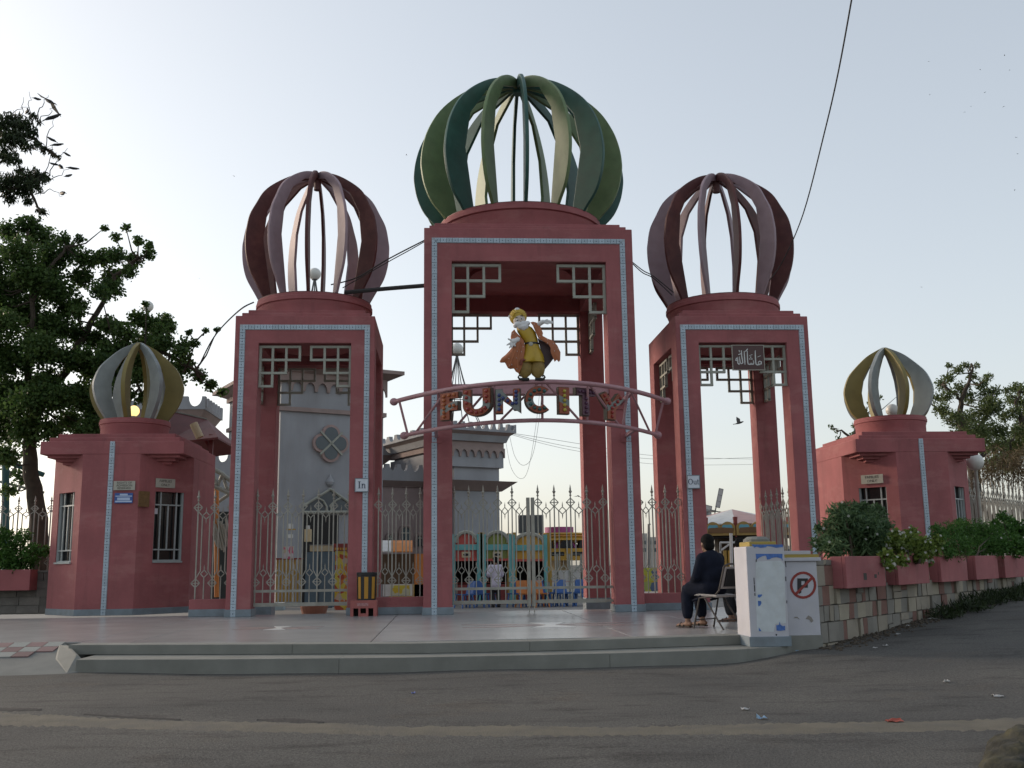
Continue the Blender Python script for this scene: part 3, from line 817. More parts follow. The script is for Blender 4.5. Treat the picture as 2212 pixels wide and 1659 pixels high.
plaque('notice_plaque', 'cream plaque over the left window of right kiosk', at(1884, 1035, n=n_, p=Vector((rx0, YRk+cc, 0))+n_*.02), -pi/4, .50, .20, M['plaque'], ['FAMILIES', 'ONLY'], .082)

# lit globe in the left dome, plain globe in the right dome
def emis(name, c, s):
    m, t, p = new_mat(name); p.inputs['Base Color'].default_value = (*c, 1)
    p.inputs['Emission Color'].default_value = (*c, 1); p.inputs['Emission Strength'].default_value = s; return m
M['lit'] = emis('lit_globe', (1.0, .66, .25), .55)
p = at(289, 888, Y=ycl)
gl_ = thing('globe_lamp', 'lit warm globe lamp inside the mustard dome of left kiosk', 'lamp', (p.x, p.y, p.z-.3))
MB().ell(p, (.125,.125,.125), 18, 12).build('globe', M['lit'], gl_, smooth=True)
MB().lathe([(.06, p.z-.35), (.05, p.z-.1)], (p.x, p.y, 0), 12).build('base', M['dgrey'], gl_)
p = at(1927, 886, Y=ycr)
gl_ = thing('globe_lamp', 'unlit white globe lamp inside the dome of right kiosk', 'lamp', (p.x, p.y, p.z-.3))
MB().ell(p, (.15,.15,.15), 18, 12).build('globe', M['globe'], gl_, smooth=True)
MB().lathe([(.06, p.z-.35), (.05, p.z-.1)], (p.x, p.y, 0), 12).build('base', M['dgrey'], gl_)
p = at(2106, 998, Y=YRk+1.2)
gl_ = thing('globe_lamp', 'large white globe lamp beside the right end of right kiosk', 'lamp', (p.x, p.y, 0))
MB().ell(p, (.2,.2,.2), 20, 14).build('globe', M['globe'], gl_, smooth=True)
MB().lathe([(.05, 0), (.04, p.z-.15)], (p.x, p.y, 0), 10).build('post', M['fence'], gl_)

# fence between left kiosk and left tower, on a low wall
fk = thing('wall_fence', 'pale picket fence on low pink wall between left kiosk and tower', 'fence', (-6.3, .7, 0))
fx0 = at(411, 1300, Y=.95).x
low_wall(fk, fx0, -5.90, .84, 1.08); run(fk, (fx0+.08, .96), (-5.97, .96), 2, rails=False)

# ================================================================== PLATES, LETTER ARCH
M['signwhite'] = plain('white_plate', (.60,.64,.70), .45)
M['navyink'] = plain('navy_ink', (.02,.03,.07), .6)
def serif(mb, T, w, strokes):
    for poly in strokes: mb.prism(poly, T, w, w+.004)
def rect(x0, z0, x1, z1): return [(x0,z0), (x1,z0), (x1,z1), (x0,z1)]
def arcp(cx, cz, rx, rz, a0, a1, th, thz=None, n=14):
    thz = thz or th
    o = [(cx+rx*cos(a0+(a1-a0)*i/n), cz+rz*sin(a0+(a1-a0)*i/n)) for i in range(n+1)]
    i_ = [(cx+(rx-th)*cos(a0+(a1-a0)*i/n), cz+(rz-thz)*sin(a0+(a1-a0)*i/n)) for i in range(n, -1, -1)]
    return o+i_
def ring(cx, cz, rx, rz, th, thz): return [arcp(cx, cz, rx, rz, 0, pi, th, thz), arcp(cx, cz, rx, rz, pi, 2*pi, th, thz)]
GI = [rect(.14,0,.24,.70), rect(.05,0,.33,.04), rect(.05,.66,.33,.70)]
Gn = [rect(.05,0,.13,.46), rect(0,0,.18,.035), rect(0,.425,.13,.46), arcp(.25,.30,.14,.17,0,pi,.08,.05), rect(.31,0,.39,.31), rect(.26,0,.44,.035)]
GO = ring(.31,.35,.30,.36,.10,.045)
Gu = [rect(.05,.16,.13,.46), rect(0,.425,.13,.46), arcp(.22,.17,.17,.18,pi,2*pi,.08,.06), rect(.31,0,.39,.46), rect(.25,.425,.39,.46), rect(.31,0,.45,.035)]
Gt = [rect(.08,.10,.16,.62), rect(0,.42,.28,.46), arcp(.20,.11,.12,.12,pi,1.75*pi,.07,.05)]
def hung(label, c, y, w, h, glyphs, gs):
    t = thing('hanging_plate', label, 'sign', (c.x, y, c.z))
    T = plate_T((c.x, y, c.z), 0)
    MB().prism(rect(-w/2,-h/2,w/2,h/2), T, .0, .03).build('plate', M['signwhite'], t, bevel=.004)
    fr = MB()
    for r in (rect(-w/2,h/2-.014,w/2,h/2), rect(-w/2,-h/2,w/2,-h/2+.014), rect(-w/2,-h/2+.014,-w/2+.014,h/2-.014), rect(w/2-.014,-h/2+.014,w/2,h/2-.014)): fr.prism(r, T, .029, .036)
    fr.build('rim', M['skirt'], t)
    tot = sum(a for _, a in glyphs); x = -tot*gs/2
    for g_, adv in glyphs:
        mb = MB(); TT = lambda u, v, w_, x=x: T(x+u*gs, (v-.33)*gs, w_)
        serif(mb, TT, .031, g_); mb.build('letter', M['navyink'], t); x += adv*gs
c = at(781.5, 1048, Y=.44); hung('square white plate reading In on the left tower', c, .44, .27, .27, [(GI,.40), (Gn,.46)], .19)
c = at(1497.5, 1041, Y=.35); hung('square white plate reading Out on the right tower', c, .35, .26, .27, [(GO,.68), (Gu,.47), (Gt,.28)], .155)

# maroon plate with white calligraphy in the right tower opening
c = at(1615.5, 773, Y=.43); sw = at(1649,773,Y=.43).x-at(1582,773,Y=.43).x; sh = at(1615,747,Y=.43).z-at(1615,799,Y=.43).z
M['signmar'] = plain('maroon_plate', (.055,.016,.014), .4)
M['callig'] = plain('white_callig_paint', (.55,.56,.55), .5)
cs = thing('calligraphy_plate', 'maroon plate with white calligraphy hanging in the right tower', 'sign', c)
T = plate_T(c, 0)
MB().prism(rect(-sw/2,-sh/2,sw/2,sh/2), T, 0, .03).build('plate', M['signmar'], cs)
fr = MB()
for r in (rect(-sw/2-.012,sh/2,sw/2+.012,sh/2+.012), rect(-sw/2-.012,-sh/2-.012,sw/2+.012,-sh/2), rect(-sw/2-.012,-sh/2,-sw/2,sh/2), rect(sw/2,-sh/2,sw/2+.012,sh/2)): fr.prism(r, T, -.002, .036)
fr.build('rim', M['plaque'], cs)
def cpt(x, y): return ((x-855)/1310*sw, -(y-815)/1010*sh)
def ink(pts, w):
    """flat brush stroke through pts (plate picture coordinates), w width(s)"""
    P = [Vector(cpt(*q)) for q in pts]; n = len(P); ws = w if isinstance(w, list) else [w]*n
    ws = [q/1310*sw for q in ws]
    Ls, Rs = [], []
    for i in range(n):
        d = (P[min(i+1, n-1)]-P[max(i-1, 0)]).normalized(); nn = Vector((-d.y, d.x))*ws[i]/2
        Ls.append(P[i]+nn); Rs.append(P[i]-nn)
    mb = MB()
    for i in range(n-1): mb.prism([Ls[i], Ls[i+1], Rs[i+1], Rs[i]], T, .0305, .0345)
    return mb.build('stroke', M['callig'], cs)
ink([(1160,520),(1155,750),(1155,1000),(1165,1090),(1215,1125),(1290,1105),(1360,1090)], [30,46,48,50,46,60,70])
ink([(1260,1080),(1270,1000),(1330,965),(1390,990),(1385,1080),(1330,1110)], [30,36,40,44,46,40])
ink([(825,540),(818,750),(818,1000),(835,1085),(900,1105),(975,1085),(1040,1095),(1075,1040),(1055,930)], [26,44,46,48,40,56,52,40,22])
ink([(930,1090),(925,1040)], 30); ink([(995,1085),(990,1030)], 30)
ink([(697,540),(693,760),(698,980),(700,1115)], [30,46,46,26])
ink([(575,520),(580,750),(605,950),(605,1040),(560,1070),(505,1060),(490,930),(485,770)], [40,46,46,50,46,50,40,24])
ink([(500,1050),(440,1095),(400,1050),(405,900),(400,790)], [50,56,44,40,30])
ink([(425,800),(350,860),(315,935),(390,940)], [40,50,46,36])
ink([(435,690),(490,680),(545,650)], 34); ink([(480,500),(490,590)], 30)
ink([(745,560),(800,510),(850,450)], 40)
ink([(900,745),(965,715),(1035,690)], 20); ink([(1245,795),(1310,765),(1380,740)], 20)
for q in ((955,800), (915,875), (1000,875)): ink([(q[0]-26,q[1]), (q[0]+26,q[1])], 46)

# ---- bowed tube truss with letters
ze = at(851, 868, Y=-.22).z; zl = at(873, 940, Y=-.22).z
def arc_pts(px, z): return [at(x, y, Z=z) for x, y in px]
def smooth_arc(ends, mid, z, n=24, ext=0.0):
    A, B = ends; Xm = (A.x+B.x)/2; Xh = (B.x-A.x)/2
    return [Vector((Xm+Xh*s, A.y+(B.y-A.y)*(s+1)/2+(mid.y-(A.y+B.y)/2)*(1-s*s), z)) for s in [(-1-ext)+(2+2*ext)*i/n for i in range(n+1)]]
uA, uB = at(851, 868, Z=ze), at(1441, 867, Z=ze); uM = at(1146, 824.5, Z=ze)
lA, lB = at(873, 941, Z=zl), at(1421, 940, Z=zl); lM = at(1147, 908, Z=zl)
up_ = smooth_arc((uA, uB), uM, ze); lo_ = smooth_arc((lA, lB), lM, zl)
tr = thing('letter_arch', 'bowed pink tube truss carrying colourful FUNCITY letters across the central tower', 'sign arch', (uM.x, uM.y, zl))
MB().tube(up_, .043, 10).build('top_tube', M['truss'], tr, smooth=True)
MB().tube(lo_, .038, 10).build('bottom_tube', M['truss'], tr, smooth=True)
for q in (up_[0], up_[-1], lo_[0], lo_[-1]):
    MB().ell(q, (.082,.082,.075), 14, 9).build('end_ball', M['truss'], tr, smooth=True)
def on(arc, f):
    k = f*(len(arc)-1); i = min(int(k), len(arc)-2); return arc[i].lerp(arc[i+1], k-i)
for fu, fl_ in ((.02,.015), (.195,.185), (.345,.335), (.50,.50), (.655,.665), (.81,.815), (.98,.985)):
    MB().tube([on(up_, fu), on(lo_, fl_)], .023, 8).build('strut', M['truss'], tr)
for fu, fl_ in ((.19,.045), (.34,.20), (.49,.35), (.51,.64), (.66,.80), (.82,.955)):
    MB().tube([on(up_, fu), on(lo_, fl_)], .022, 8).build('diagonal', M['truss'], tr)
for s in (-1, 1):
    for z, arc in ((ze, up_), (zl, lo_)):
        q = min(arc, key=lambda p: abs(p.x-s*1.86)); x = q.x
        MB().bar((x, q.y, z), (x, .0, z), .06).build('bracket', M['truss'], tr)
        MB().box((x-.11, -.018, z-.13), (x+.11, -.001, z+.07)).build('bracket_plate', M['pink'], tr)
b0, b1 = at(1243/1.273, 1057/1.273, Y=.2).z, at(1243/1.273, 1086/1.273, Y=.2).z
cb = thing('cross_beam', 'flat pink beam across the central tower behind the letters', 'beam', (0, .2, b1))
MB().box((-1.566, .16, b1+.10), (1.566, .30, b0)).build('web', M['truss'], cb, bevel=.006)
MB().box((-1.566, .08, b1), (1.566, .36, b1+.10)).build('flange', M['truss'], cb, bevel=.006)

def letter_mat(name, c1, c2, ang):
    m, t, p = new_mat(name); N, L = t.nodes, t.links
    tc = N.new('ShaderNodeTexCoord'); mp = N.new('ShaderNodeMapping'); mp.inputs['Rotation'].default_value = (0, ang, 0)
    L.new(tc.outputs['Object'], mp.inputs['Vector'])
    sep = N.new('ShaderNodeSeparateXYZ'); L.new(mp.outputs[0], sep.inputs[0])
    ns = N.new('ShaderNodeTexNoise'); ns.inputs['Scale'].default_value = 14; L.new(tc.outputs['Object'], ns.inputs['Vector'])
    def mth(op, a, b):
        n = N.new('ShaderNodeMath'); n.operation = op
        for k, q in enumerate((a, b)):
            if isinstance(q, (int, float)): n.inputs[k].default_value = q
            else: L.new(q, n.inputs[k])
        return n.outputs[0]
    d = mth('ABSOLUTE', sep.outputs[2], 0); s = mth('LESS_THAN', mth('ADD', d, mth('MULTIPLY', ns.outputs[0], .02)), .062)
    mx = N.new('ShaderNodeMix'); mx.data_type = 'RGBA'; L.new(s, mx.inputs[0]); mx.inputs[6].default_value = (*c1, 1); mx.inputs[7].default_value = (*c2, 1)
    L.new(mx.outputs[2], p.inputs['Base Color']); p.inputs['Roughness'].default_value = .5
    return m
ORG, SIL = (.24,.05,.016), (.17,.185,.175)
LM = [letter_mat('letter_paint_a', ORG, SIL, .5), letter_mat('letter_paint_b', ORG, SIL, -.4), letter_mat('letter_paint_c', SIL, ORG, .9)]
M['letterT'] = plain('violet_letter_paint', (.085,.028,.05), .5)
M['rimdark'] = plain('letter_rim_bronze', (.075,.06,.04), .5)
BUL = {'F': (.34,.10,.03), 'U': (.26,.035,.03), 'N': (.03,.045,.15), 'C': (.02,.08,.075), 'I': (.40,.33,.05), 'T': (.08,.025,.06), 'Y': (.28,.03,.025)}
def seg(x0, y0, x1, y1, n): return [(x0+(x1-x0)*i/(n-1), y0+(y1-y0)*i/(n-1)) for i in range(n)]
def arcpts(cx, cy, rx, ry, a0, a1, n): return [(cx+rx*cos(a0+(a1-a0)*i/(n-1)), cy+ry*sin(a0+(a1-a0)*i/(n-1))) for i in range(n)]
GL = {  # unit glyphs: polygon list in 0..1, bulbs
 'F': ([[(0,0),(.5,0),(.5,.33),(.95,.33),(.95,.66),(.5,.66),(.5,.78),(.98,.78),(.98,1),(0,1)]], seg(.22,.12,.22,.88,6)+[(.5,.9),(.78,.9),(.55,.5),(.78,.5)]),
 'U': ([arcp(.5,.42,.5,.42,pi,2*pi,.27,.25,16), rect(0,.42,.27,1), rect(.73,.42,1,1)], seg(.13,.9,.13,.5,3)+arcpts(.5,.42,.37,.3,pi,2*pi,7)[1:-1]+seg(.87,.5,.87,.9,3)),
 'N': ([rect(0,0,.28,1), [(0,1),(.28,.92),(1,.12),(1,-.0),(.72,.2),(.0,.75)], rect(.72,.12,1,1)], seg(.14,.15,.14,.75,4)+seg(.3,.62,.7,.38,3)+seg(.86,.4,.86,.88,4)),
 'C': ([arcp(.55,.5,.55,.5,radians(48),radians(312),.30,.25,22)], arcpts(.55,.5,.40,.37,radians(60),radians(300),9)),
 'I': ([rect(0,0,1,1)], seg(.5,.14,.5,.86,5)),
 'T': ([rect(0,.74,1,1), rect(.30,0,.66,.74)], seg(.12,.87,.88,.87,5)+seg(.48,.12,.48,.62,4)),
 'Y': ([[(.30,0),(.62,0),(.62,.36),(1,.80),(.78,1),(.48,.62),(.24,1),(0,.86),(.30,.40)]], seg(.46,.1,.46,.42,3)+seg(.36,.58,.16,.84,3)+seg(.58,.55,.84,.82,3))}
BOX = {'F': (956,992,851,905), 'U': (1005,1059,843,897), 'N': (1074,1121.5,843,891), 'C': (1136,1187,837,890.5), 'I': (1206,1227,839.5,892.5), 'T': (1243,1283,842,896), 'Y': (1292,1346,851,905)}
LC = {'F': 0, 'U': 1, 'N': 2, 'C': 0, 'I': 1, 'T': None, 'Y': 0}
bulb_me = {}
for ch, (xa, xb, ya, yb) in BOX.items():
    mx_, my_ = (xa+xb)/2, (ya+yb)/2
    f_ = (mx_-851)/590.0
    a = on(up_, f_); b = on(lo_, f_); yy = (a.y+b.y)/2-.10
    c = at(mx_, my_, Y=yy)
    dv = on(up_, min(f_+.03, 1))-on(up_, max(f_-.03, 0)); ang = atan2(dv.y, dv.x)*.85
    w = (at(xb, my_, Y=yy).x-at(xa, my_, Y=yy).x)/max(.6, abs(cos(ang))); h = at(mx_, ya, Y=yy).z-at(mx_, yb, Y=yy).z
    polys, bulbs = GL[ch]
    u_ = Vector((cos(ang), sin(ang), 0)); o_ = Vector((sin(ang), -cos(ang), 0))
    w *= 1.06; h *= 1.06
    T = lambda u, v, w_: u_*((u-.5)*w)+Vector((0,0,(v-.5)*h))+o_*w_
    T2 = lambda u, v, w_: u_*((u-.5)*w*1.07)+Vector((0,0,(v-.5)*h*1.05))+o_*w_
    mb = MB()
    for k, poly in enumerate(polys): mb.prism(poly, T, .0, .055+.0008*k)
    lo = mb.build('letter', LM[LC[ch]] if LC[ch] is not None else M['letterT'], tr, loc=c)
    rm = MB()
    for k, poly in enumerate(polys): rm.prism(poly, T2, -.06-.0008*k, .03)
    rr = rm.build('letter_rim', M['rimdark'], lo, local=True)
    bm_ = plain('bulb_'+ch, BUL[ch], .25)
    bme = MB().ell((0,0,0), (.033,.033,.033), 10, 6).mesh('bulb', bm_, True)
    for (u, v) in bulbs: put('bulb', bme, lo, local=True, loc=T(u, v, .062))

# ================================================================== CASTLE BUILDINGS BEHIND THE GATE
PHI = radians(27)
cu_, cn_ = Vector((cos(PHI), sin(PHI), 0)), Vector((-sin(PHI), cos(PHI), 0))
CO = at(597, 1230, Y=18); CO.z = 0
def CL(lx, ly, z): return CO+cu_*lx+cn_*ly+Vector((0,0,z))
def cpx(x, y, ly=0.0):
    p = at(x, y, n=cn_, p=CO+cn_*ly); return (p-CO).dot(cu_), p.z
def cbox(mb, x0, x1, y0, y1, z0, z1, bot=None):
    """box in the castle frame; bot=(dx, dy) shrinks the bottom (a flared moulding)"""
    d = bot or (0, 0)
    return mb.hexa([CL(x0+d[0], y0+d[1], z0), CL(x1-d[0], y0+d[1], z0), CL(x1-d[0], y1-d[1], z0), CL(x0+d[0], y1-d[1], z0),
                    CL(x0, y0, z1), CL(x1, y0, z1), CL(x1, y1, z1), CL(x0, y1, z1)])
def scallop(x0, x1, z0, h, n):
    """wall top outline with flat merlons and round hollows between them"""
    pts = [(x0, z0)]; p = (x1-x0)/n; top = []
    for i in range(n):
        a = x0+i*p; m = p*.16
        top += [(a, z0+h*(1.0)), (a+m, z0+h)]
        for k in range(1, 8):
            t = pi*k/8; top.append((a+m+(p-2*m)*(1-cos(t))/2, z0+h-(h*.78)*sin(t)))
        top += [(a+p-m, z0+h)]
    top.append((x1, z0+h))
    return [(x0, z0)]+top+[(x1, z0)]
def parapet(t, x0, x1, y0, y1, z, h, n, nd, th=.18):
    for (a, b, fix, axis, nn) in ((x0, x1, y0, 'x', n), (x0, x1, y1-th, 'x', n), (y0+th, y1-th, x0, 'y', nd), (y0+th, y1-th, x1-th, 'y', nd)):
        T = (lambda u, v, w, fix=fix: CL(u, fix+w, v)) if axis == 'x' else (lambda u, v, w, fix=fix: CL(fix+w, u, v))
        MB().prism(scallop(a, b, z, h, nn), T, 0, th).build('battlement', M['castle'], t)
def corbel_band(t, x0, x1, ly, z, h, n, m):
    """hanging arches: a strip whose lower edge is a row of round arches"""
    p = (x1-x0)/n; pts = [(x0, z+h), (x1, z+h)]
    for i in range(n-1, -1, -1):
        a = x0+i*p; w = p*.2
        pts.append((a+p, z)); pts.append((a+p-w/2, z))
        for k in range(1, 8):
            q = pi*k/8; pts.append((a+p/2+(p-w)/2*cos(q), z+h*.72*sin(q)))
        pts.append((a+w/2, z)); pts.append((a, z))
    MB().prism(pts, lambda u, v, w: CL(u, ly+w, v), -.10, .001).build('corbel_arches', m, t)
M['pane'] = plain('blue_grey_pane', (.035,.055,.07), .2)
M['lobe_trim'] = mat('rosy_window_trim', (.34,.245,.225), .85, .1, 4, .2, 40)

def spire(label, top, base_z, r, gr):
    """open cone of bent rods with a white globe on top"""
    t = thing('wire_spire', label, 'spire', (top.x, top.y, base_z), group='globe topped wire spires on the castle')
    zt = top.z-gr*.9
    for k in range(8):
        a = 2*pi*k/8+.2; d = Vector((cos(a), sin(a), 0))
        pts = [Vector((top.x, top.y, zt+(base_z-zt)*s))+d*(.03+(r-.03)*(.55*s+.45*s**2.2)) for s in [i/8 for i in range(9)]]
        MB().tube(pts, .022, 5).build('rod', M['wiregrey'], t)
    for s in (.5, .97):
        rr = .03+(r-.03)*(.55*s+.45*s**2.2); z = zt+(base_z-zt)*s
        MB().tube([(top.x+rr*cos(2*pi*k/20), top.y+rr*sin(2*pi*k/20), z) for k in range(20)], .02, 5, True).build('hoop', M['wiregrey'], t)
    MB().lathe([(.12, zt-.02), (.12, zt+.03)], (top.x, top.y, 0), 10).build('collar', M['wiregrey'], t)
    MB().ell(top, (gr, gr, gr), 16, 10).build('globe', M['globe'], t, smooth=True)

# gatehouse with the four-lobed window
ax1, _ = cpx(827, 1000); zk1 = cpx(700, 884)[1]; za0, za1 = cpx(700, 849)[1], cpx(700, 822)[1]
ztop = cpx(848, 808, -.6)[1]
A = thing('castle_gatehouse', 'grey castle gatehouse with four-lobed window behind the left tower', 'building', CL(ax1/2, 3, ZI))
cbox(MB(), 0, ax1, 0, 7, ZI-.05, ztop-.3).build('wall', M['castle'], A)
cbox(MB(), -.10, ax1+.10, -.10, 7.1, zk1-.16, zk1).build('moulding', M['castle_trim'], A)
corbel_band(A, -.12, ax1+.12, -.02, za0, za1-za0, 9, M['castle_trim'])
cbox(MB(), -.12, ax1+.12, -.12, 7.12, za1, za1+.2).build('frieze', M['castle_trim'], A)
cbox(MB(), -.5, ax1+.5, -.5, 7.5, za1+.2, ztop, (.36, .36)).build('cornice', M['castle_trim'], A)
cbox(MB(), -.62, ax1+.62, -.62, 7.6, ztop, ztop+.14).build('cornice_edge', M['castle_trim'], A)
cbox(MB(), .5, ax1-.5, .5, 6.5, ztop+.15, ztop+1.0).build('roof_block', M['castle'], A)
qx, qz = cpx(712.5, 958.5); qr = cpx(712.5, 919)[1]-qz
def lobes(r, d, n=11):
    out = []; tt_ = (2*d+sqrt(max(0, 4*d*d-8*(d*d-r*r))))/4; am = atan2(tt_, tt_-d)
    for k in range(4):
        a = pi/2*k
        for i in range(n):
            b = a-am+2*am*i/(n-1)
            out.append((d*cos(a)+r*cos(b), d*sin(a)+r*sin(b)))
    return out
CT = lambda u, v, w: CL(qx+u, w, qz+v)
q = MB().prism(lobes(qr*.52, qr*.50), CT, -.14, .02).build('lobed_window', M['lobe_trim'], A)
MB().prism(lobes(qr*.385, qr*.50), CT, -.16, -.135).build('pane', M['pane'], q)
for s in (-1, 1):
    MB().bar(CL(qx-qr*.62, -.17, qz-s*qr*.62), CL(qx+qr*.62, -.17, qz+s*qr*.62), .07).build('glazing_bar', M['lattice'], q)
tx, tz = cpx(712, 1040)
MB().lathe([(.01,-.22),(.13,-.12),(.16,-.02),(.10,.10),(.03,.22),(.0,.30)], CL(tx, -.05, tz), 12).build('drop_ornament', M['castle'], A)
pts = [cpx(656, 1108), cpx(656, 1092), cpx(711, 1058), cpx(753, 1087), cpx(753, 1106)]
wn = MB().prism(pts, lambda u, v, w: CL(u, w, v), -.08, .0).build('pointed_window', M['pane'], A)
def cpoly(px, w=.06, name='tracery', par=None, m='lattice'):
    P = [CL(a, -.11, b) for a, b in (cpx(*c) for c in px)]
    MB().tube(P, w, 6).build(name, M[m], par)
cpoly([(655,1092),(711,1057),(754,1087)], .055, par=wn); cpoly([(655,1107),(754,1106)], .06, par=wn)
cpoly([(684,1076),(696,1082),(703,1094),(705,1107)], .04, par=wn); cpoly([(735,1075),(722,1082),(714,1094),(712,1107)], .04, par=wn)
a_, b_ = cpx(656, 1112), cpx(727, 1318)
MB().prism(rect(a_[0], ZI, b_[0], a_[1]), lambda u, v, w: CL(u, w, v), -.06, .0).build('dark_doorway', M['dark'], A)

# long wall and small turret between gatehouse and middle tower
LB = 3.0
B = thing('castle_wall', 'mauve grey castle wall with round battlements beside the gatehouse', 'building', CL(ax1+4, LB, ZI))
bx0, bx1 = ax1-.5, cpx(1000, 1040, LB)[0]
zb1 = cpx(870, 1022, LB)[1]; zb2 = cpx(870, 1040, LB)[1]; zb3 = cpx(870, 1052, LB)[1]
M['castle_pink'] = mat('dusky_pink_plaster', (.30,.235,.225), .9, .08, 1, .3, 40, c2=(.22,.18,.17), c2w=.5, c2scale=.8)
cbox(MB(), bx0, bx1, LB, LB+5, ZI-.05, zb2).build('wall', M['castle_pink'], B)
cbox(MB(), bx0, bx1, LB-.35, LB+.2, zb3, zb2, (0, .3)).build('cornice', M['castle_trim'], B)
cbox(MB(), bx0, bx1, LB-.02, LB+.25, zb2-.001, zb1).build('parapet_wall', M['castle'], B)
zs = cpx(870, 1003, LB)[1]
MB().prism(scallop(bx0, bx1, zb1-.002, zs-zb1, 11), lambda u, v, w: CL(u, LB+w, v), 0, .25).build('battlement', M['castle'], B)
def arch_window(t, ly, cx, z0, w, h, m='pane'):
    hw = w/2; sp = z0+h-hw
    o = [(cx-hw, z0), (cx-hw, sp)]+[(cx-hw*cos(pi*k/10), sp+hw*1.1*sin(pi*k/10)) for k in range(1, 10)]+[(cx+hw, sp), (cx+hw, z0)]
    T = lambda u, v, w_: CL(u, ly+w_, v)
    wd = MB().prism(o, T, -.05, .0).build('arched_window', M[m], t)
    MB().tube([T(u, v, -.06) for u, v in o], .07, 6).build('surround', M['castle_trim'], wd)
    MB().bar(T(cx, z0, -.07), T(cx, z0+h, -.07), .05).build('glazing_bar', M['lattice'], wd)
    MB().bar(T(cx-hw, sp, -.07), T(cx+hw, sp, -.07), .05).build('glazing_bar', M['lattice'], wd)
for (x, y0, y1, wpx) in ((875, 1180, 1137, 26), (842, 1180, 1154, 16), (905, 1180, 1154, 15)):
    cx, z0 = cpx(x, y0, LB); _, z1 = cpx(x, y1, LB); w = cpx(x+wpx/2, y0, LB)[0]-cpx(x-wpx/2, y0, LB)[0]
    arch_window(B, LB, cx, z0, w, z1-z0)
LC_ = 7.0
tx1, tzt = cpx(858, 966, LC_); txw, tzm = cpx(850, 984, LC_); tz2 = cpx(848, 1003, LC_)[1]
TC = thing('castle_turret', 'small castle turret peeping over the long castle wall', 'building', CL(tx1-1.5, LC_+1.5, 0))
cbox(MB(), tx1-3.2, tx1-.6, LC_+.3, LC_+3, 0, tz2+.3).build('wall', M['castle'], TC)
cbox(MB(), tx1-3.6, tx1-.05, LC_, LC_+3.3, tz2, tzm, (.45, .45)).build('cornice', M['castle_trim'], TC)
parapet(TC, tx1-3.7, tx1, LC_-.05, LC_+3.4, tzm, tzt-tzm, 5, 5)

# middle castle tower
LM_ = 1.0
mx0 = cpx(955, 930, LM_)[0]; mxr, mzt = cpx(1101, 921, LM_); mzp = cpx(1101, 939, LM_)[1]
mwr = cpx(1078, 1010, LM_)[0]; mfl = cpx(1083, 970, LM_)[1]
Mt = thing('castle_tower', 'grey castle tower with flared battlements behind the central gate', 'building', CL((mx0+mwr)/2, LM_+3, ZI))
ov = mxr-mwr; ml = mx0+ov; D_ = 6.0
cbox(MB(), ml, mwr, LM_, LM_+D_, ZI-.05, mzp).build('wall', M['castle'], Mt)
za, zb = cpx(1040, 986, LM_)[1], cpx(1040, 968, LM_)[1]
corbel_band(Mt, ml-.3*ov, mwr+.3*ov, LM_-.14, za-.05, zb-za+.05, 7, M['castle_trim'])
cbox(MB(), ml-.3*ov, mwr+.3*ov, LM_-.25*ov, LM_+D_+.2, zb, zb+.25).build('frieze', M['castle_trim'], Mt)
cbox(MB(), ml-.62*ov, mwr+.62*ov, LM_-.62*ov, LM_+D_+.5, zb+.25, zb+.25+(mzp-zb)*.42, (.18*ov, .18*ov)).build('frieze_band', M['castle'], Mt)
cbox(MB(), ml-ov*.95, mwr+ov*.95, LM_-ov*.95, LM_+D_+ov*.95, zb+.25+(mzp-zb)*.42, mzp, (ov*.33, ov*.33)).build('cornice', M['castle_trim'], Mt)
parapet(Mt, ml-ov, mwr+ov, LM_-ov, LM_+D_+ov, mzp-.001, mzt-mzp, 9, 8)
z1_, z2_ = cpx(1060, 1011, LM_)[1], cpx(1060, 1004, LM_)[1]
cbox(MB(), ml-.14, mwr+.14, LM_-.14, LM_+D_+.14, z1_, z2_+.6).build('ledge', M['castle'], Mt)
z1_, z2_ = cpx(1080, 1062, LM_)[1], cpx(1080, 1042, LM_)[1]
cbox(MB(), ml-.55, mwr+.6, LM_-.55, LM_+D_+.5, z1_, z2_, (.5, .5)).build('string_course', M['castle_trim'], Mt)
sp_c = CL((ml+mwr)/2, LM_+D_/2, 0)
p = at(987, 755, Y=sp_c.y); spire('wire spire with white globe seen beside the statue, on the middle castle tower', p, mzp, 1.5, .30)
cA = CL(ax1/2, 3, 0)
p = at(680, 592, Y=cA.y); spire('wire spire with white globe seen inside the left maroon dome', p, ztop+1.0, 1.0, .26)

# distant castle tower behind the left kiosk
YD = 24.0
dx0, dx1 = at(262, 880, Y=YD).x, at(443, 880, Y=YD).x
zd = [at(350, y, Y=YD).z for y in (862, 884, 905)]
Dt = thing('castle_tower', 'castle tower with round battlements behind the left kiosk dome', 'building', ((dx0+dx1)/2, YD+1.5, ZI))
PHIs, COs, cus, cns = PHI, CO.copy(), cu_.copy(), cn_.copy()
CO = Vector((dx0, YD, 0)); cu_ = Vector((1,0,0)); cn_ = Vector((0,1,0))
wd = dx1-dx0
cbox(MB(), .3, wd-.3, .3, 3.2, ZI, zd[2]+.1).build('wall', M['castle'], Dt)
cbox(MB(), .05, wd-.05, .05, 3.4, zd[2], zd[1], (.25, .25)).build('cornice', M['castle_trim'], Dt)
parapet(Dt, 0, wd, 0, 3.5, zd[1], zd[0]-zd[1]+.12, 4, 6)
p = at(320, 662, Y=YD+1.6); spire('wire spire with white globe rising behind the leafy tree', p, zd[0], 1.1, .24)
x0_, x1_ = at(430, 1000, Y=17).x, at(530, 1000, Y=17).x
BW = thing('castle_wall', 'low castle wall with round battlements left of the left tower', 'building', (x0_, 17, ZI))
CO = Vector((x0_, 17, 0))
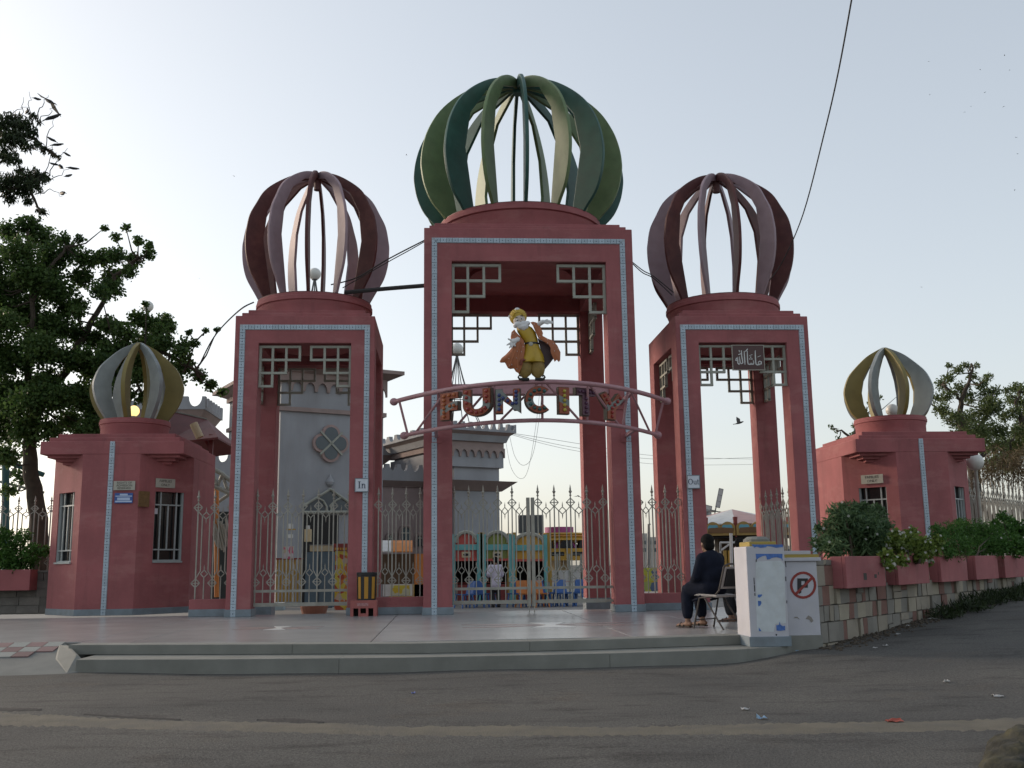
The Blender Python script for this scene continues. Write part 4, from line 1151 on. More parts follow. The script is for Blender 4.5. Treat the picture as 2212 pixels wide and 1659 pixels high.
zb_, zt_ = at(470, 1002, Y=17).z, at(470, 984, Y=17).z
cbox(MB(), 0, x1_-x0_, 0, 1, ZI, zb_).build('wall', M['castle'], BW)
MB().prism(scallop(0, x1_-x0_, zb_-.002, zt_-zb_, 3), lambda u, v, w: CL(u, w, v), 0, .25).build('battlement', M['castle'], BW)
CO, cu_, cn_ = COs, cus, cns

# ================================================================== THINGS IN THE PARK
def pbox(x0, x1, y0, y1, Y, d=.3, mb=None, b=None):
    """box whose front fills the given picture rectangle at depth Y"""
    p, q = at(x0, y1, Y=Y), at(x1, y0, Y=Y)
    return (mb or MB()).box((p.x, Y, p.z), (q.x, Y+d, q.z))
C = {}
def cm(name, c, r=.6): 
    if name not in C: C[name] = mat('paint_'+name, c, r, .1, 3, .05, 40)
    return C[name]
red, grn, yel, tur, och = cm('red', (.42,.075,.06)), cm('green', (.17,.21,.05)), cm('yellow', (.46,.26,.035)), cm('turquoise', (.12,.36,.36)), cm('ochre', (.38,.24,.05))
vio, cream, blu, orng, wht = cm('violet', (.30,.055,.20)), cm('cream', (.48,.40,.25)), cm('blue', (.04,.12,.33)), cm('orange', (.50,.18,.04)), cm('white', (.55,.55,.53))
pinkm, dred, gren = cm('rose', (.5,.16,.22)), cm('dark_red', (.20,.035,.03)), cm('grey', (.22,.22,.22))

def stall(label, xa, xb, ytop, ybeam, ybase, m, Y, sg=True):
    p0, p1 = at(xa, ybase, Y=Y), at(xb, ytop, Y=Y); w = p1.x-p0.x; z0 = ZI; cx = (p0.x+p1.x)/2
    zb, zt = at(xa, ybeam, Y=Y).z, p1.z
    t = thing('arched_stall', label, 'stall', (cx, Y+1, ZI), group='arched snack stalls')
    T = lambda u, v, w_: Vector((cx+u, Y+w_, v))
    arch = [(-w/2, zb)]+[(-w/2*cos(pi*k/14), zb+(zt-zb)*(.25+.75*sin(pi*k/14)) if 0 < k < 14 else zb+(zt-zb)*.25) for k in range(15)]+[(w/2, zb)]
    MB().prism(arch, T, 0, .15).build('arch_front', m, t)
    MB().tube([T(u, v, -.02) for u, v in arch[1:-1]], .07, 6).build('arch_rim', M['lattice'], t)
    MB().prism(rect(-w/2-.1, zb-.14, w/2+.1, zb+.06), T, -.06, .16).build('beam', tur, t)
    MB().prism(rect(-w/2, zb-.44, w/2, zb-.14), T, 0, .1).build('fascia', m, t)
    MB().prism(rect(-w/2, zb-.52, w/2, zb-.44), T, -.1, .1).build('awning_edge', red, t)
    if sg:
        s = MB().prism(rect(-.16, zb-.40, .16, zb-.20), T, -.04, .0).build('badge', cream, t)
        MB().prism([(.11*cos(2*pi*k/16), zb-.30+.05*sin(2*pi*k/16)) for k in range(16)], T, -.05, -.041).build('badge_eye', M['black'], s)
    for s_ in (-1, 1):
        MB().prism(rect(s_*(w/2+.06)-.06, z0, s_*(w/2+.06)+.06, zb+.42), T, -.1, .1).build('post', tur, t)
        MB().prism(rect(s_*(w/2+.2)-.075, z0, s_*(w/2+.2)+.075, zb+.48), T, -.02, .2).build('outer_post', och, t)
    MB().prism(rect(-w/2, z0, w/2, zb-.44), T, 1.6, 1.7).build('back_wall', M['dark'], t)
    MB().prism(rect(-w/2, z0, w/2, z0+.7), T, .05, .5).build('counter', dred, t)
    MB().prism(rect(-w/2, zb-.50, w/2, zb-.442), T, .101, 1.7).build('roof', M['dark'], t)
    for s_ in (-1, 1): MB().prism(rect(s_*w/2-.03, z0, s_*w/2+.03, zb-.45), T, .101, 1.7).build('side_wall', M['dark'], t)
SY = 17.0
stall('red arched stall front seen through the central gate', 984, 1030, 1149, 1180, 1262, red, SY)
stall('green arched stall front behind the man in white', 1050, 1098, 1149, 1180, 1262, grn, SY)
stall('yellow arched stall front next to the gate post', 1113, 1174, 1153, 1181, 1262, yel, SY, False)

# dark screen panel and the round yellow ride behind the stalls
t = thing('screen_panel', 'dark rectangular panel standing above the yellow stall', 'panel', at(1148, 1150, Y=24))
pbox(1121, 1174, 1112, 1152, 24, .4).build('panel', gren, t)
pbox(1122.5, 1172.5, 1113.5, 1150.5, 23.97, .02).build('face', cm('slate', (.07,.075,.075)), t)
for x in (1126, 1168): pbox(x, x+3, 1152, 1230, 24.1, .15).build('leg', gren, t)
rp = at(1208, 1160, Y=27); R_ = at(1270, 1160, Y=27).x-at(1146, 1160, Y=27).x; R_ /= 2
zr = lambda y: at(1208, y, Y=27).z
rd = thing('round_ride', 'round yellow spinning ride with violet top behind the gate', 'ride', (rp.x, 27, ZI))
MB().lathe([(R_*.90, zr(1152)), (R_*.95, zr(1155)), (R_*.90, zr(1156)), (R_*1.0, zr(1160)), (R_*.96, zr(1163)), (R_*1.06, zr(1168)), (R_*1.0, zr(1171)), (R_*.6, zr(1174))], (rp.x, 27, 0), 40).build('canopy', yel, rd, smooth=True)
MB().lathe([(R_*.97, zr(1158)), (R_*1.0, zr(1159.4)), (R_*.97, zr(1160.5))], (rp.x, 27, 0), 40).build('canopy_stripe', orng, rd)
MB().lathe([(R_*.5, zr(1152)), (R_*.5, zr(1139)), (R_*.2, zr(1138.5))], (rp.x, 27, 0), 36).build('top_drum', vio, rd, smooth=True)
MB().lathe([(R_*.35, ZI), (R_*.3, zr(1172))], (rp.x, 27, 0), 24).build('core', cream, rd)
MB().lathe([(R_*1.35, ZI), (R_*1.35, ZI+.9), (R_*1.2, ZI+.92)], (rp.x, 27, 0), 40).build('deck', wht, rd)
for k in range(10):
    a = 2*pi*k/10+.12; d = Vector((cos(a), sin(a), 0)); s = Vector((-sin(a), cos(a), 0)); c0 = Vector((rp.x, 27, 0))+d*R_*1.02
    T = lambda u, v, w: c0+s*u+Vector((0,0,v))+d*w
    z0, z1 = zr(1211), zr(1186)
    cr = MB().prism([(-.55, z0), (.55, z0), (.68, z1), (-.68, z1)], T, -.35, .35).build('car', yel, rd)
    MB().prism([(-.35, z0+.2), (.35, z0+.2), (.35, z1-.15), (-.35, z1-.15)], T, .351, .37).build('car_front', M['black'], cr)
    for q in (-.32, .32):
        MB().prism([(q-.18, z1), (q+.18, z1), (q+.12, zr(1172)), (q, zr(1168)), (q-.12, zr(1172))], T, -.1, .1).build('headrest', M['black'], cr)
    MB().bar(c0+Vector((0,0,z1)), Vector((rp.x, 27, zr(1171)))+d*R_*.8, .08).build('arm', vio, rd)
# white parapet with sloping rail in front of the ride
t = thing('white_barrier', 'white panel barrier in front of the round ride', 'barrier', at(1235, 1262, Y=18))
for k in range(4): pbox(1180+k*26, 1204.5+k*26, 1232, 1258, 18+.02*(k % 2), .08).build('panel', wht, t)
for k in range(5): pbox(1178+k*26, 1180+k*26, 1196, 1300, 18, .06).build('post', M['lattice'], t)
MB().tube([at(1240, 1234, Y=17.9), at(1275, 1200, Y=17.9)], .04, 6).build('sloping_rail', M['lattice'], t)
pbox(1178, 1285, 1196, 1198, 18, .05).build('top_rail', M['lattice'], t)

# queue rail and moulded blue chairs
t = thing('queue_rail', 'long red-topped rail running behind the blue chairs', 'railing', at(1120, 1262, Y=15.5))
pbox(985, 1275, 1256, 1259.5, 15.5, .08).build('top_rail', red, t)
pbox(985, 1275, 1269, 1271, 15.5, .05).build('mid_rail', M['lattice'], t)
for k in range(11): pbox(986+28.5*k, 988+28.5*k, 1257, 1300, 15.52, .05).build('post', M['lattice'], t)
def plastic_chair(label, x, Y, m, rz):
    p = at(x, 1300, Y=Y); t = thing('plastic_chair', label, 'chair', (p.x, Y, ZI), rz, 'plastic chairs behind the central gate')
    MB().hexa([vec(-.23,-.22,.42), vec(.23,-.22,.42), vec(.21,.22,.40), vec(-.21,.22,.40), vec(-.24,-.23,.46), vec(.24,-.23,.46), vec(.22,.22,.44), vec(-.22,.22,.44)]).build('seat', m, t, local=True)
    MB().hexa([vec(-.21,.19,.44), vec(.21,.19,.44), vec(.21,.23,.44), vec(-.21,.23,.44), vec(-.19,.30,.86), vec(.19,.30,.86), vec(.19,.33,.86), vec(-.19,.33,.86)]).build('backrest', m, t, local=True)
    for sx in (-1, 1):
        for sy in (-1, 1):
            MB().bar((sx*.19, sy*.18, .42), (sx*.24, sy*.24, 0), .04).build('leg', m, t, local=True)
for k, x in enumerate((1003, 1030, 1051, 1116, 1134, 1150, 1166, 1184, 1203, 1222, 1240, 1258)):
    plastic_chair('blue moulded plastic chair along the queue rail behind the central gate', x, 14.2+.25*(k % 3), blu, .5*((k*7) % 5-2)) if k not in (4, 6) else plastic_chair('orange moulded plastic chair right of the man in white' if k == 4 else 'orange moulded plastic chair beside the gate post', x, 14.0, orng, .3)

# behind the left gate: blue double doors, banner stand, wooden screen, shelf
t = thing('blue_cupboard', 'tall blue grey double doored cupboard behind the left gate', 'cupboard', at(688, 1300, Y=12))
pbox(657.5, 719.5, 1192, 1314, 12, .6).build('body', cm('steel_blue', (.07,.115,.15)), t)
for a, b in ((659, 687.5), (689, 718)): pbox(a, b, 1195, 1311, 11.96, .035).build('door', cm('steel_blue', (.07,.115,.15)), t)
pbox(685, 686.5, 1245, 1257, 11.92, .03).build('handle', M['black'], t)
t = thing('food_banner', 'yellow and orange printed banner stand right of the blue cupboard', 'banner', at(736, 1319, Y=11))
def patch_mat(name, cols, sc):
    m, tt, p = new_mat(name); N, L = tt.nodes, tt.links
    geo = N.new('ShaderNodeNewGeometry'); v = N.new('ShaderNodeTexVoronoi'); v.inputs['Scale'].default_value = sc; L.new(geo.outputs['Position'], v.inputs['Vector'])
    r = N.new('ShaderNodeValToRGB'); r.color_ramp.interpolation = 'CONSTANT'
    sp = N.new('ShaderNodeSeparateColor'); L.new(v.outputs['Color'], sp.inputs[0]); L.new(sp.outputs[0], r.inputs[0])
    e = r.color_ramp.elements; e[0].color = (*cols[0], 1); e[1].position = .99; e[1].color = (*cols[0], 1)
    for i, c in enumerate(cols[1:]): q = e.new((i+1)/len(cols)); q.color = (*c, 1)
    L.new(r.outputs[0], p.inputs['Base Color']); p.inputs['Roughness'].default_value = .6
    return m
pbox(722, 751, 1190, 1318, 11, .12).build('print_panel', patch_mat('food_print', [(.45,.32,.03),(.42,.13,.03),(.30,.05,.02),(.45,.38,.06),(.40,.30,.22)], 6), t)
pbox(720, 752, 1174, 1190, 10.97, .16).build('header', dred, t)
for k in range(5): pbox(723+5.6*k, 726.5+5.6*k, 1183, 1188, 10.95, .02).build('header_dot', yel, t)
t = thing('wooden_screen', 'low ochre plank screen behind the left gate', 'screen', at(622, 1300, Y=13))
for k in range(9): pbox(588+7.4*k, 594.6+7.4*k, 1207, 1300, 13+.01*(k % 2), .04).build('plank', och, t)
pbox(588, 655, 1205, 1209, 12.96, .03).build('top_rail', dred, t)
t = thing('poster_stand', 'pink and white poster stand above the plank screen', 'poster', at(623, 1300, Y=12.6))
pbox(612, 634, 1180, 1207, 12.6, .04).build('poster', patch_mat('poster_print', [(.5,.45,.46),(.5,.12,.2),(.45,.4,.3),(.5,.48,.5)], 9), t)
pbox(632, 633.5, 1180, 1300, 12.62, .03).build('pole', wht, t)
t = thing('serving_shelf', 'beige shelf over the blue cupboard', 'shelf', at(694, 1190, Y=12.5))
pbox(669, 719, 1178, 1191, 12.5, .4).build('board', cream, t); pbox(668, 720, 1176, 1178, 12.48, .45).build('lip', gren, t)
t = thing('wall_cabinet', 'small cream cabinet in the dark castle doorway', 'cabinet', at(664, 1170, Y=14))
pbox(657, 671, 1143, 1170, 14, .3).build('box', cream, t); pbox(661, 668, 1135, 1143, 14, .2).build('lamp', wht, t)
t = thing('wall_lantern', 'white bracket lantern on the gatehouse wall', 'lamp', at(627, 1138, Y=17))
pbox(623, 631, 1131, 1142, 17, .3).build('lantern', wht, t); pbox(618, 637, 1142, 1145, 17, .2).build('bracket', och, t); pbox(622, 633, 1154, 1162, 17, .05).build('tag', wht, t)
t = thing('flower_tub', 'terracotta tub at the foot of the blue cupboard', 'planter', at(676, 1318, Y=9))
p0, p1 = at(657, 1319, Y=9), at(694, 1307, Y=9)
MB().lathe([(.30, ZI), (.40, p1.z), (.36, p1.z+.01)], ((p0.x+p1.x)/2, 9.3, 0), 18).build('tub', cm('terracotta', (.25,.11,.07)), t)
t = thing('cool_box', 'pale blue cool box on the ground behind the left gate', 'box', at(603, 1318, Y=9))
pbox(594, 612, 1306, 1319, 9, .4).build('body', cm('ice_blue', (.30,.42,.46)), t, bevel=.01); pbox(593, 613, 1302, 1306, 8.98, .44).build('lid', wht, t)

# stall with striped awning between left and central towers
t = thing('awning_stall', 'brown stall with white and orange curved awning beside the left tower', 'stall', at(856, 1300, Y=14))
pbox(822, 917, 1196, 1262, 14.8, .2).build('back', cm('brown', (.09,.055,.03)), t)
for k in range(6):
    x0, x1 = 822+k*11.5, 822+(k+1)*11.5
    prof = [(0, 1193), (.25, 1184), (.6, 1175), (1.0, 1170)]
    for (d0, y0), (d1, y1) in zip(prof[:-1], prof[1:]):
        q = [at(x0, y0, Y=13.6+d0), at(x1, y0, Y=13.6+d0), at(x1, y1, Y=13.6+d1), at(x0, y1, Y=13.6+d1)]
        MB().hexa(q+[a+Vector((0,0,.04)) for a in q]).build('awning_panel', wht if k < 2 else orng, t)
pbox(840, 917, 1262, 1300, 14, .5).build('counter', och, t)
pbox(895, 917, 1196, 1300, 14, .2).build('side_panel', orng, t)
t = thing('yellow_sign_board', 'low white board with yellow print below the awning stall', 'board', at(858, 1284, Y=11))
pbox(827, 890, 1262, 1288, 11, .08).build('board', wht, t); pbox(843, 886, 1264, 1286, 10.97, .02).build('print', patch_mat('yellow_print', [(.5,.42,.05),(.45,.45,.3),(.5,.36,.03)], 5), t)

# far pale buildings and the yellow green hoarding right of the central tower
for i, (lab, x0, x1, y0, y1, Y) in enumerate((('pale distant flat roofed building beyond the park, nearest the central tower', 1372, 1424, 1160, 1225, 95), ('pale distant building with roof box beyond the right gate tower', 1440, 1520, 1172, 1225, 110), ('low pale distant block right of the carousel', 1600, 1760, 1178, 1222, 120))):
    t = thing('distant_building', lab, 'building', at((x0+x1)/2, y1, Y=Y))
    bm_ = mat('distant_plaster_%d' % i, (.36,.34,.31), .9, .06, .2, 0)
    pbox(x0, x1, y0, y1+30, Y, 10).build('wall', bm_, t)
    pbox(x0+(x1-x0)*.2, x0+(x1-x0)*.5, y0-8, y0, Y+1, 5).build('roof_box', bm_, t)
    for k in range(4):
        for j in range(2): pbox(x0+(x1-x0)*(.12+.22*k), x0+(x1-x0)*(.22+.22*k), y0+8+16*j, y0+16+16*j, Y-.05, .1).build('window', M['pane'], t)
t = thing('hoarding', 'yellow green printed hoarding behind the fence right of the central tower', 'hoarding', at(1400, 1290, Y=14))
pbox(1380, 1440, 1226, 1278, 14, .1).build('board', patch_mat('lime_print', [(.40,.42,.05),(.45,.36,.04),(.08,.12,.2),(.3,.35,.1)], 4), t)
t = thing('lamp_post', 'thin dark post standing beyond the park fence', 'post', at(1401, 1230, Y=40))
MB().tube([at(1401, 1235, Y=40), at(1401, 1132, Y=40)], [.09, .06], 8).build('pole', M['wiregrey'], t)
MB().tube([at(1401, 1134, Y=40), at(1405, 1132, Y=40)], .05, 6).build('arm', M['wiregrey'], t)

# carousel with striped tent roof
CY = 20.0
ca = at(1581, 1100, Y=CY+3.2); Rca = 3.0
zc_ = lambda y, d=0: at(1583, y, Y=CY+d).z
cr = thing('carousel', 'carousel with white and pink tent roof and painted scalloped rounding boards', 'carousel', (ca.x, CY+3.2, ZI))
NS = 16; AO = -pi/2-.24; zE = zc_(1130, .2); cc_ = Vector((ca.x, CY+3.2, 0))
for k in range(NS):
    a0, a1 = AO+2*pi*k/NS, AO+2*pi*(k+1)/NS
    q0, q1 = cc_+Vector((cos(a0)*Rca, sin(a0)*Rca, zE)), cc_+Vector((cos(a1)*Rca, sin(a1)*Rca, zE))
    ap = Vector((ca.x, CY+3.2, ca.z))
    MB().add([q0, q1, ap, q0-vec(0,0,.05), q1-vec(0,0,.05), ap-vec(0,0,.05)], [[0,1,2],[3,4,5],[0,1,4,3],[1,2,5,4],[2,0,3,5]]).build('roof_panel', wht if (k//2) % 2 else cm('dusty_rose', (.42,.26,.24)), cr)
    mid = (q0+q1)/2; n = Vector((cos((a0+a1)/2), sin((a0+a1)/2), 0)); s = Vector((-n.y, n.x, 0)); hw = (q1-q0).length/2
    zb0, zb1 = zc_(1156), zc_(1136)
    base = Vector((mid.x, mid.y, 0))
    T = lambda u, v, w: base+s*u+Vector((0,0,v))+n*w
    top = [(-hw+2*hw*i/24, zb1+(zc_(1126)-zb1)*abs(sin(2*pi*i/24*1.0))**.8*(1 if i not in (0, 24) else 0)) for i in range(25)]
    bd = MB().prism([(-hw, zb0)]+top+[(hw, zb0)], T, .0, .14).build('rounding_board', cm('old_gold', (.33,.21,.06)), cr)
    for sgn in (-1, 1):
        MB().prism([(sgn*hw*.48+hw*.36*cos(2*pi*i/16), (zb0+zb1)/2+.12+(zb1-zb0)*.40*sin(2*pi*i/16)*(1+.25*sin(6*pi*i/16))) for i in range(16)], T, .141, .16).build('painted_panel', cm('sky_paint', (.12,.34,.42)), bd)
    MB().prism([(sgn*0-.5, (zb0+zb1)/2-.08), (.5, (zb0+zb1)/2-.08), (.55, (zb0+zb1)/2+.1), (.1, (zb0+zb1)/2+.14), (-.45, (zb0+zb1)/2+.12)], T, .161, .17).build('painted_scene', cm('umber', (.16,.08,.03)), bd)
    MB().tube([q0+vec(0,0,.25), q0-vec(0,0,.55)], [.10,.03], 8).build('finial', dred, cr)
    MB().tube([cc_+Vector((cos(a0)*Rca*.82, sin(a0)*Rca*.82, ZI)), cc_+Vector((cos(a0)*Rca*.82, sin(a0)*Rca*.82, zb0))], .04, 6).build('pole', M['wiregrey'], cr)
MB().lathe([(Rca*.97, zc_(1159)), (Rca*.97, zc_(1155)), (Rca*.3, zc_(1154))], cc_, 36).build('ceiling', M['dark'], cr)
MB().lathe([(.8, ZI), (.8, zc_(1157))], cc_, 16).build('core', cm('brown', (.09,.055,.03)), cr)
MB().lathe([(Rca*1.0, ZI), (Rca*1.0, ZI+.35), (Rca*.9, ZI+.36)], cc_, 36).build('deck', gren, cr)
# windmill
wc = at(1545, 1104, Y=30)
wm = thing('windmill', 'small windmill with lattice sails behind the carousel', 'windmill', (wc.x-.6, 31, ZI))
MB().lathe([(1.0, ZI), (.75, wc.z-.3)], (wc.x-.7, 31.2, 0), 14).build('tower', orng, wm)
MB().lathe([(.85, wc.z-.35), (.8, wc.z), (.55, wc.z+.4), (.1, wc.z+.6)], (wc.x-.7, 31.2, 0), 14).build('cap', gren, wm)
MB().tube([wc, wc+vec(-.7,1.0,0)], .06, 6).build('axle', gren, wm)
u0 = (at(1554, 1058, Y=30)-wc).normalized()
for k in range(4):
    d = Matrix.Rotation(pi/2*k, 3, 'Y') @ u0; s = Matrix.Rotation(pi/2, 3, 'Y') @ d
    sl = MB().bar(wc, wc+d*.25, .05).build('sail', M['wiregrey'], wm)
    r0, r1 = wc+d*.18-s*.02, wc+d*.75
    def P(a, b): return wc+d*(.2+.95*a)+s*(-.03+.22*b)
    for a, b in (((0,0),(1,0)), ((1,0),(1,1)), ((1,1),(0,1)), ((0,1),(0,0)), ((.33,0),(.33,1)), ((.66,0),(.66,1))):
        MB().bar(P(*a), P(*b), .02).build('sail_bar', M['wiregrey'], sl)
    MB().add([P(0,0), P(1,0), P(1,1), P(0,1), P(0,0)+vec(0,.01,0), P(1,0)+vec(0,.01,0), P(1,1)+vec(0,.01,0), P(0,1)+vec(0,.01,0)], [[0,1,2,3],[4,5,6,7],[0,1,5,4],[1,2,6,5],[2,3,7,6],[3,0,4,7]]).build('sail_cloth', cm('sailcloth', (.45,.43,.42)), sl)
# rails, pole and ochre hoarding in front of the carousel
t = thing('tube_barrier', 'white tubular barrier in front of the carousel', 'barrier', at(1577, 1230, Y=11))
for px in ([(1556,1190),(1556,1172),(1594,1172),(1597,1176),(1597,1230)], [(1556,1190),(1578,1174)], [(1541,1172),(1541,1230)], [(1556,1172),(1556,1230)]):
    MB().tube([at(x, y, Y=11) for x, y in px], .03, 6).build('tube', wht, t)
t = thing('barrier_pole', 'slim white pole standing before the carousel', 'pole', at(1579, 1250, Y=10.5))
MB().tube([at(1579, 1152, Y=10.5), at(1581, 1250, Y=10.5)], .05, 8).build('pole', wht, t)
t = thing('plank_hoarding', 'ochre plank hoarding behind the seated man', 'hoarding', at(1582, 1240, Y=11.6))
for k in range(5): pbox(1566+6.6*k, 1572.2+6.6*k, 1189, 1250, 11.6, .05).build('plank', yel if k % 2 else och, t)
# glimpse of a ride tower between right tower and right kiosk
t = thing('ride_tower', 'yellow and blue ride tower glimpsed left of the right kiosk', 'ride', at(1768, 1100, Y=22))
for x in (1758, 1772, 1786): MB().tube([at(x, 1180, Y=22), at(1771, 1000, Y=22)], .09, 6).build('leg', yel, t)
for k, y in enumerate((1030, 1050, 1072, 1096)):
    MB().tube([at(1760, y, Y=22), at(1784, y+6, Y=22)], .07, 6).build('cross_bar', och, t)
pbox(1755, 1790, 1068, 1076, 21.6, .8).build('platform', orng, t); pbox(1756, 1790, 1082, 1092, 21.7, .6).build('car', blu, t)

# red canopy with open eaves behind the left kiosk
Yh = 5.5
rc = thing('red_canopy', 'red hipped canopy on a post behind the left kiosk', 'canopy', at(440, 1100, Y=Yh))
ridge0, ridge1 = at(372, 889, Y=Yh+1.6), at(447, 906, Y=Yh+1.6)
e0, e1_ = at(352, 958, Y=Yh), at(471, 944, Y=Yh)
back0, back1 = e0+vec(0,3.2,0), e1_+vec(0,3.2,0)
M['redroof'] = mat('dull_red_sheet', (.14,.035,.035), .6, .15, 3, .2, 30)
dn = vec(0,0,-.05)
for nm, q in (('front_slope', [e0, e1_, ridge1, ridge0]), ('back_slope', [back0, back1, ridge1, ridge0]), ('hip', [e1_, back1, ridge1])):
    n = len(q); MB().add(q+[a+dn for a in q], [list(range(n)), list(range(n, 2*n))]+[[i, (i+1) % n, n+(i+1) % n, n+i] for i in range(n)]).build(nm, M['redroof'], rc)
MB().tube([ridge0, ridge1], .03, 6).build('ridge_cap', M['lattice'], rc)
pp = at(456, 960, Y=Yh+.3)
MB().box((pp.x-.05, Yh+.25, ZI), (pp.x+.05, Yh+.35, e1_.z+.1)).build('post', M['redroof'], rc)
MB().bar(at(456, 975, Y=Yh+.3), at(444, 950, Y=Yh+.3), .06).build('brace', M['redroof'], rc)
MB().tube([at(418, 915, Y=Yh-.1), at(432, 945, Y=Yh-.1)], .10, 10).build('floodlight', cream, rc)

# white curved track truss seen over the fence left of the left tower
Yt = 10.0
tk = thing('track_truss', 'white curved ride track truss seen over the left fence', 'ride track', at(470, 1100, Y=Yt))
arcs = [[(380,985),(420,1000),(455,1010),(480,1024),(505,1044)], [(380,1040),(420,1035),(455,1046),(480,1058),(505,1070)]]
for px in arcs: MB().tube([at(x, y, Y=Yt) for x, y in px], .065, 8).build('chord', M['lattice'], tk)
for (xa, ya), (xb, yb) in (((455,1046),(462,1014)), ((455,1010),(470,1050)), ((470,1050),(480,1024)), ((480,1024),(492,1062)), ((492,1062),(503,1042)), ((440,1040),(455,1012))):
    MB().tube([at(xa, ya, Y=Yt), at(xb, yb, Y=Yt)], .045, 6).build('web', M['lattice'], tk)
MB().tube([at(x, y, Y=Yt+.8) for x, y in ((430,1092),(455,1088),(475,1082),(492,1070),(502,1058))], .05, 8).build('rail', M['lattice'], tk)
for x in (450, 468): MB().tube([at(x, 1050, Y=Yt+.5), at(x, 1290, Y=Yt+.5)], .07, 8).build('leg', orng if x == 468 else cm('deep_teal', (.03,.10,.10)), tk)
for k in range(7): MB().tube([at(452+6*k, 1120+6*(k % 3), Y=Yt+.3), at(470+5*k, 1180+4*(k % 4), Y=Yt+.4)], .04, 6).build('brace', M['lattice'], tk)
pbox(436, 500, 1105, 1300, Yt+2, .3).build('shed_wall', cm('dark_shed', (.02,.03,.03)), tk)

# ================================================================== FOLIAGE
import numpy as np
def foliage(name, clumps, leaf, m, parent=None, seed=1, shell=.35, droop=.0, flat=.0, kind=None, fold=.25, tagd=None):
    """many small folded leaves spread through clumps (centre, radii, count)"""
    rg = np.random.default_rng(seed); V, F, Rn = [], [], []
    for c, r, n in clumps:
        r3 = np.array(r if isinstance(r, (tuple, list)) else (r, r, r), float)
        d = rg.normal(size=(n, 3)); d /= np.linalg.norm(d, axis=1)[:, None]
        rad = (shell+(1-shell)*rg.random(n)**.6)*rg.uniform(.7, 1.3, n)
        pos = np.array(c)+d*rad[:, None]*r3
        ax = rg.normal(size=(n, 3))+d*.8; ax[:, 2] -= droop; ax /= np.linalg.norm(ax, axis=1)[:, None]
        up = rg.normal(size=(n, 3)); up[:, 2] += flat
        sd_ = np.cross(ax, up); sd_ /= np.linalg.norm(sd_, axis=1)[:, None]+1e-9
        nn = np.cross(sd_, ax)
        L = leaf[0]*rg.uniform(.6, 1.25, n)[:, None]; Wd = leaf[1]*rg.uniform(.7, 1.2, n)[:, None]
        b0 = pos-ax*L/2; tip = pos+ax*L/2; l = pos+sd_*Wd/2+nn*Wd*fold; rr = pos-sd_*Wd/2+nn*Wd*fold
        base = len(V)*0+sum(len(x) for x in V)
        V.append(np.stack([b0, l, tip, rr], 1).reshape(-1, 3))
        idx = base+np.arange(n)[:, None]*4
        F.append(np.concatenate([idx+np.array([[0,1,2]]), idx+np.array([[0,2,3]])], 1).reshape(-1, 3))
        cl = rg.uniform(-.12, .12); q = np.clip(rg.random(n)*.8+.1+cl, 0, 1); Rn.append(np.repeat(q, 2))
    V = np.concatenate(V); F = np.concatenate(F); Rn = np.concatenate(Rn)
    me = bpy.data.meshes.new(name); me.vertices.add(len(V)); me.vertices.foreach_set('co', V.astype(np.float32).ravel())
    me.loops.add(len(F)*3); me.loops.foreach_set('vertex_index', F.astype(np.int32).ravel())
    me.polygons.add(len(F)); me.polygons.foreach_set('loop_start', np.arange(0, len(F)*3, 3, dtype=np.int32))
    me.update(calc_edges=True); me.validate()
    at_ = me.attributes.new('rnd', 'FLOAT', 'FACE'); at_.data.foreach_set('value', Rn.astype(np.float32))
    me.materials.append(m)
    return put(name, me, parent)

M['leafA'] = leafmat('round_leaf', (.03,.07,.018), (.105,.17,.045), .42)
M['leafD'] = leafmat('dark_drooping_leaf', (.012,.022,.009), (.04,.062,.02), .2)
M['leafR'] = leafmat('olive_leaf', (.05,.08,.025), (.16,.20,.075), .42)
M['leafO'] = leafmat('oleander_leaf', (.03,.07,.03), (.115,.18,.075), .3)
M['leafG'] = leafmat('bright_hedge_leaf', (.028,.08,.016), (.085,.19,.035), .3)
M['leafY'] = leafmat('yellow_green_leaf', (.07,.12,.02), (.20,.26,.055), .35)
M['dry'] = leafmat('dry_leaf', (.08,.055,.03), (.16,.12,.06), .2)
M['petal'] = leafmat('white_petal', (.55,.55,.5), (.75,.75,.72), .3)
M['bark'] = mat('brown_bark', (.055,.042,.03), .95, .25, 8, .9, 30)

def limb(pts, r, n=8, wob=.0, rnd=None):
    P = [Vector(p) for p in pts]; out = []
    for i in range(len(P)-1):
        for k in range(4): 
            q = P[i].lerp(P[i+1], k/4); out.append(q+(Vector((rnd.uniform(-wob, wob), rnd.uniform(-wob, wob), rnd.uniform(-wob, wob))) if rnd and (i or k) else Vector((0,0,0))))
    out.append(P[-1]); m = len(out)
    return MB().tube(out, [r[0]+(r[1]-r[0])*(i/(m-1)) for i in range(m)], n)

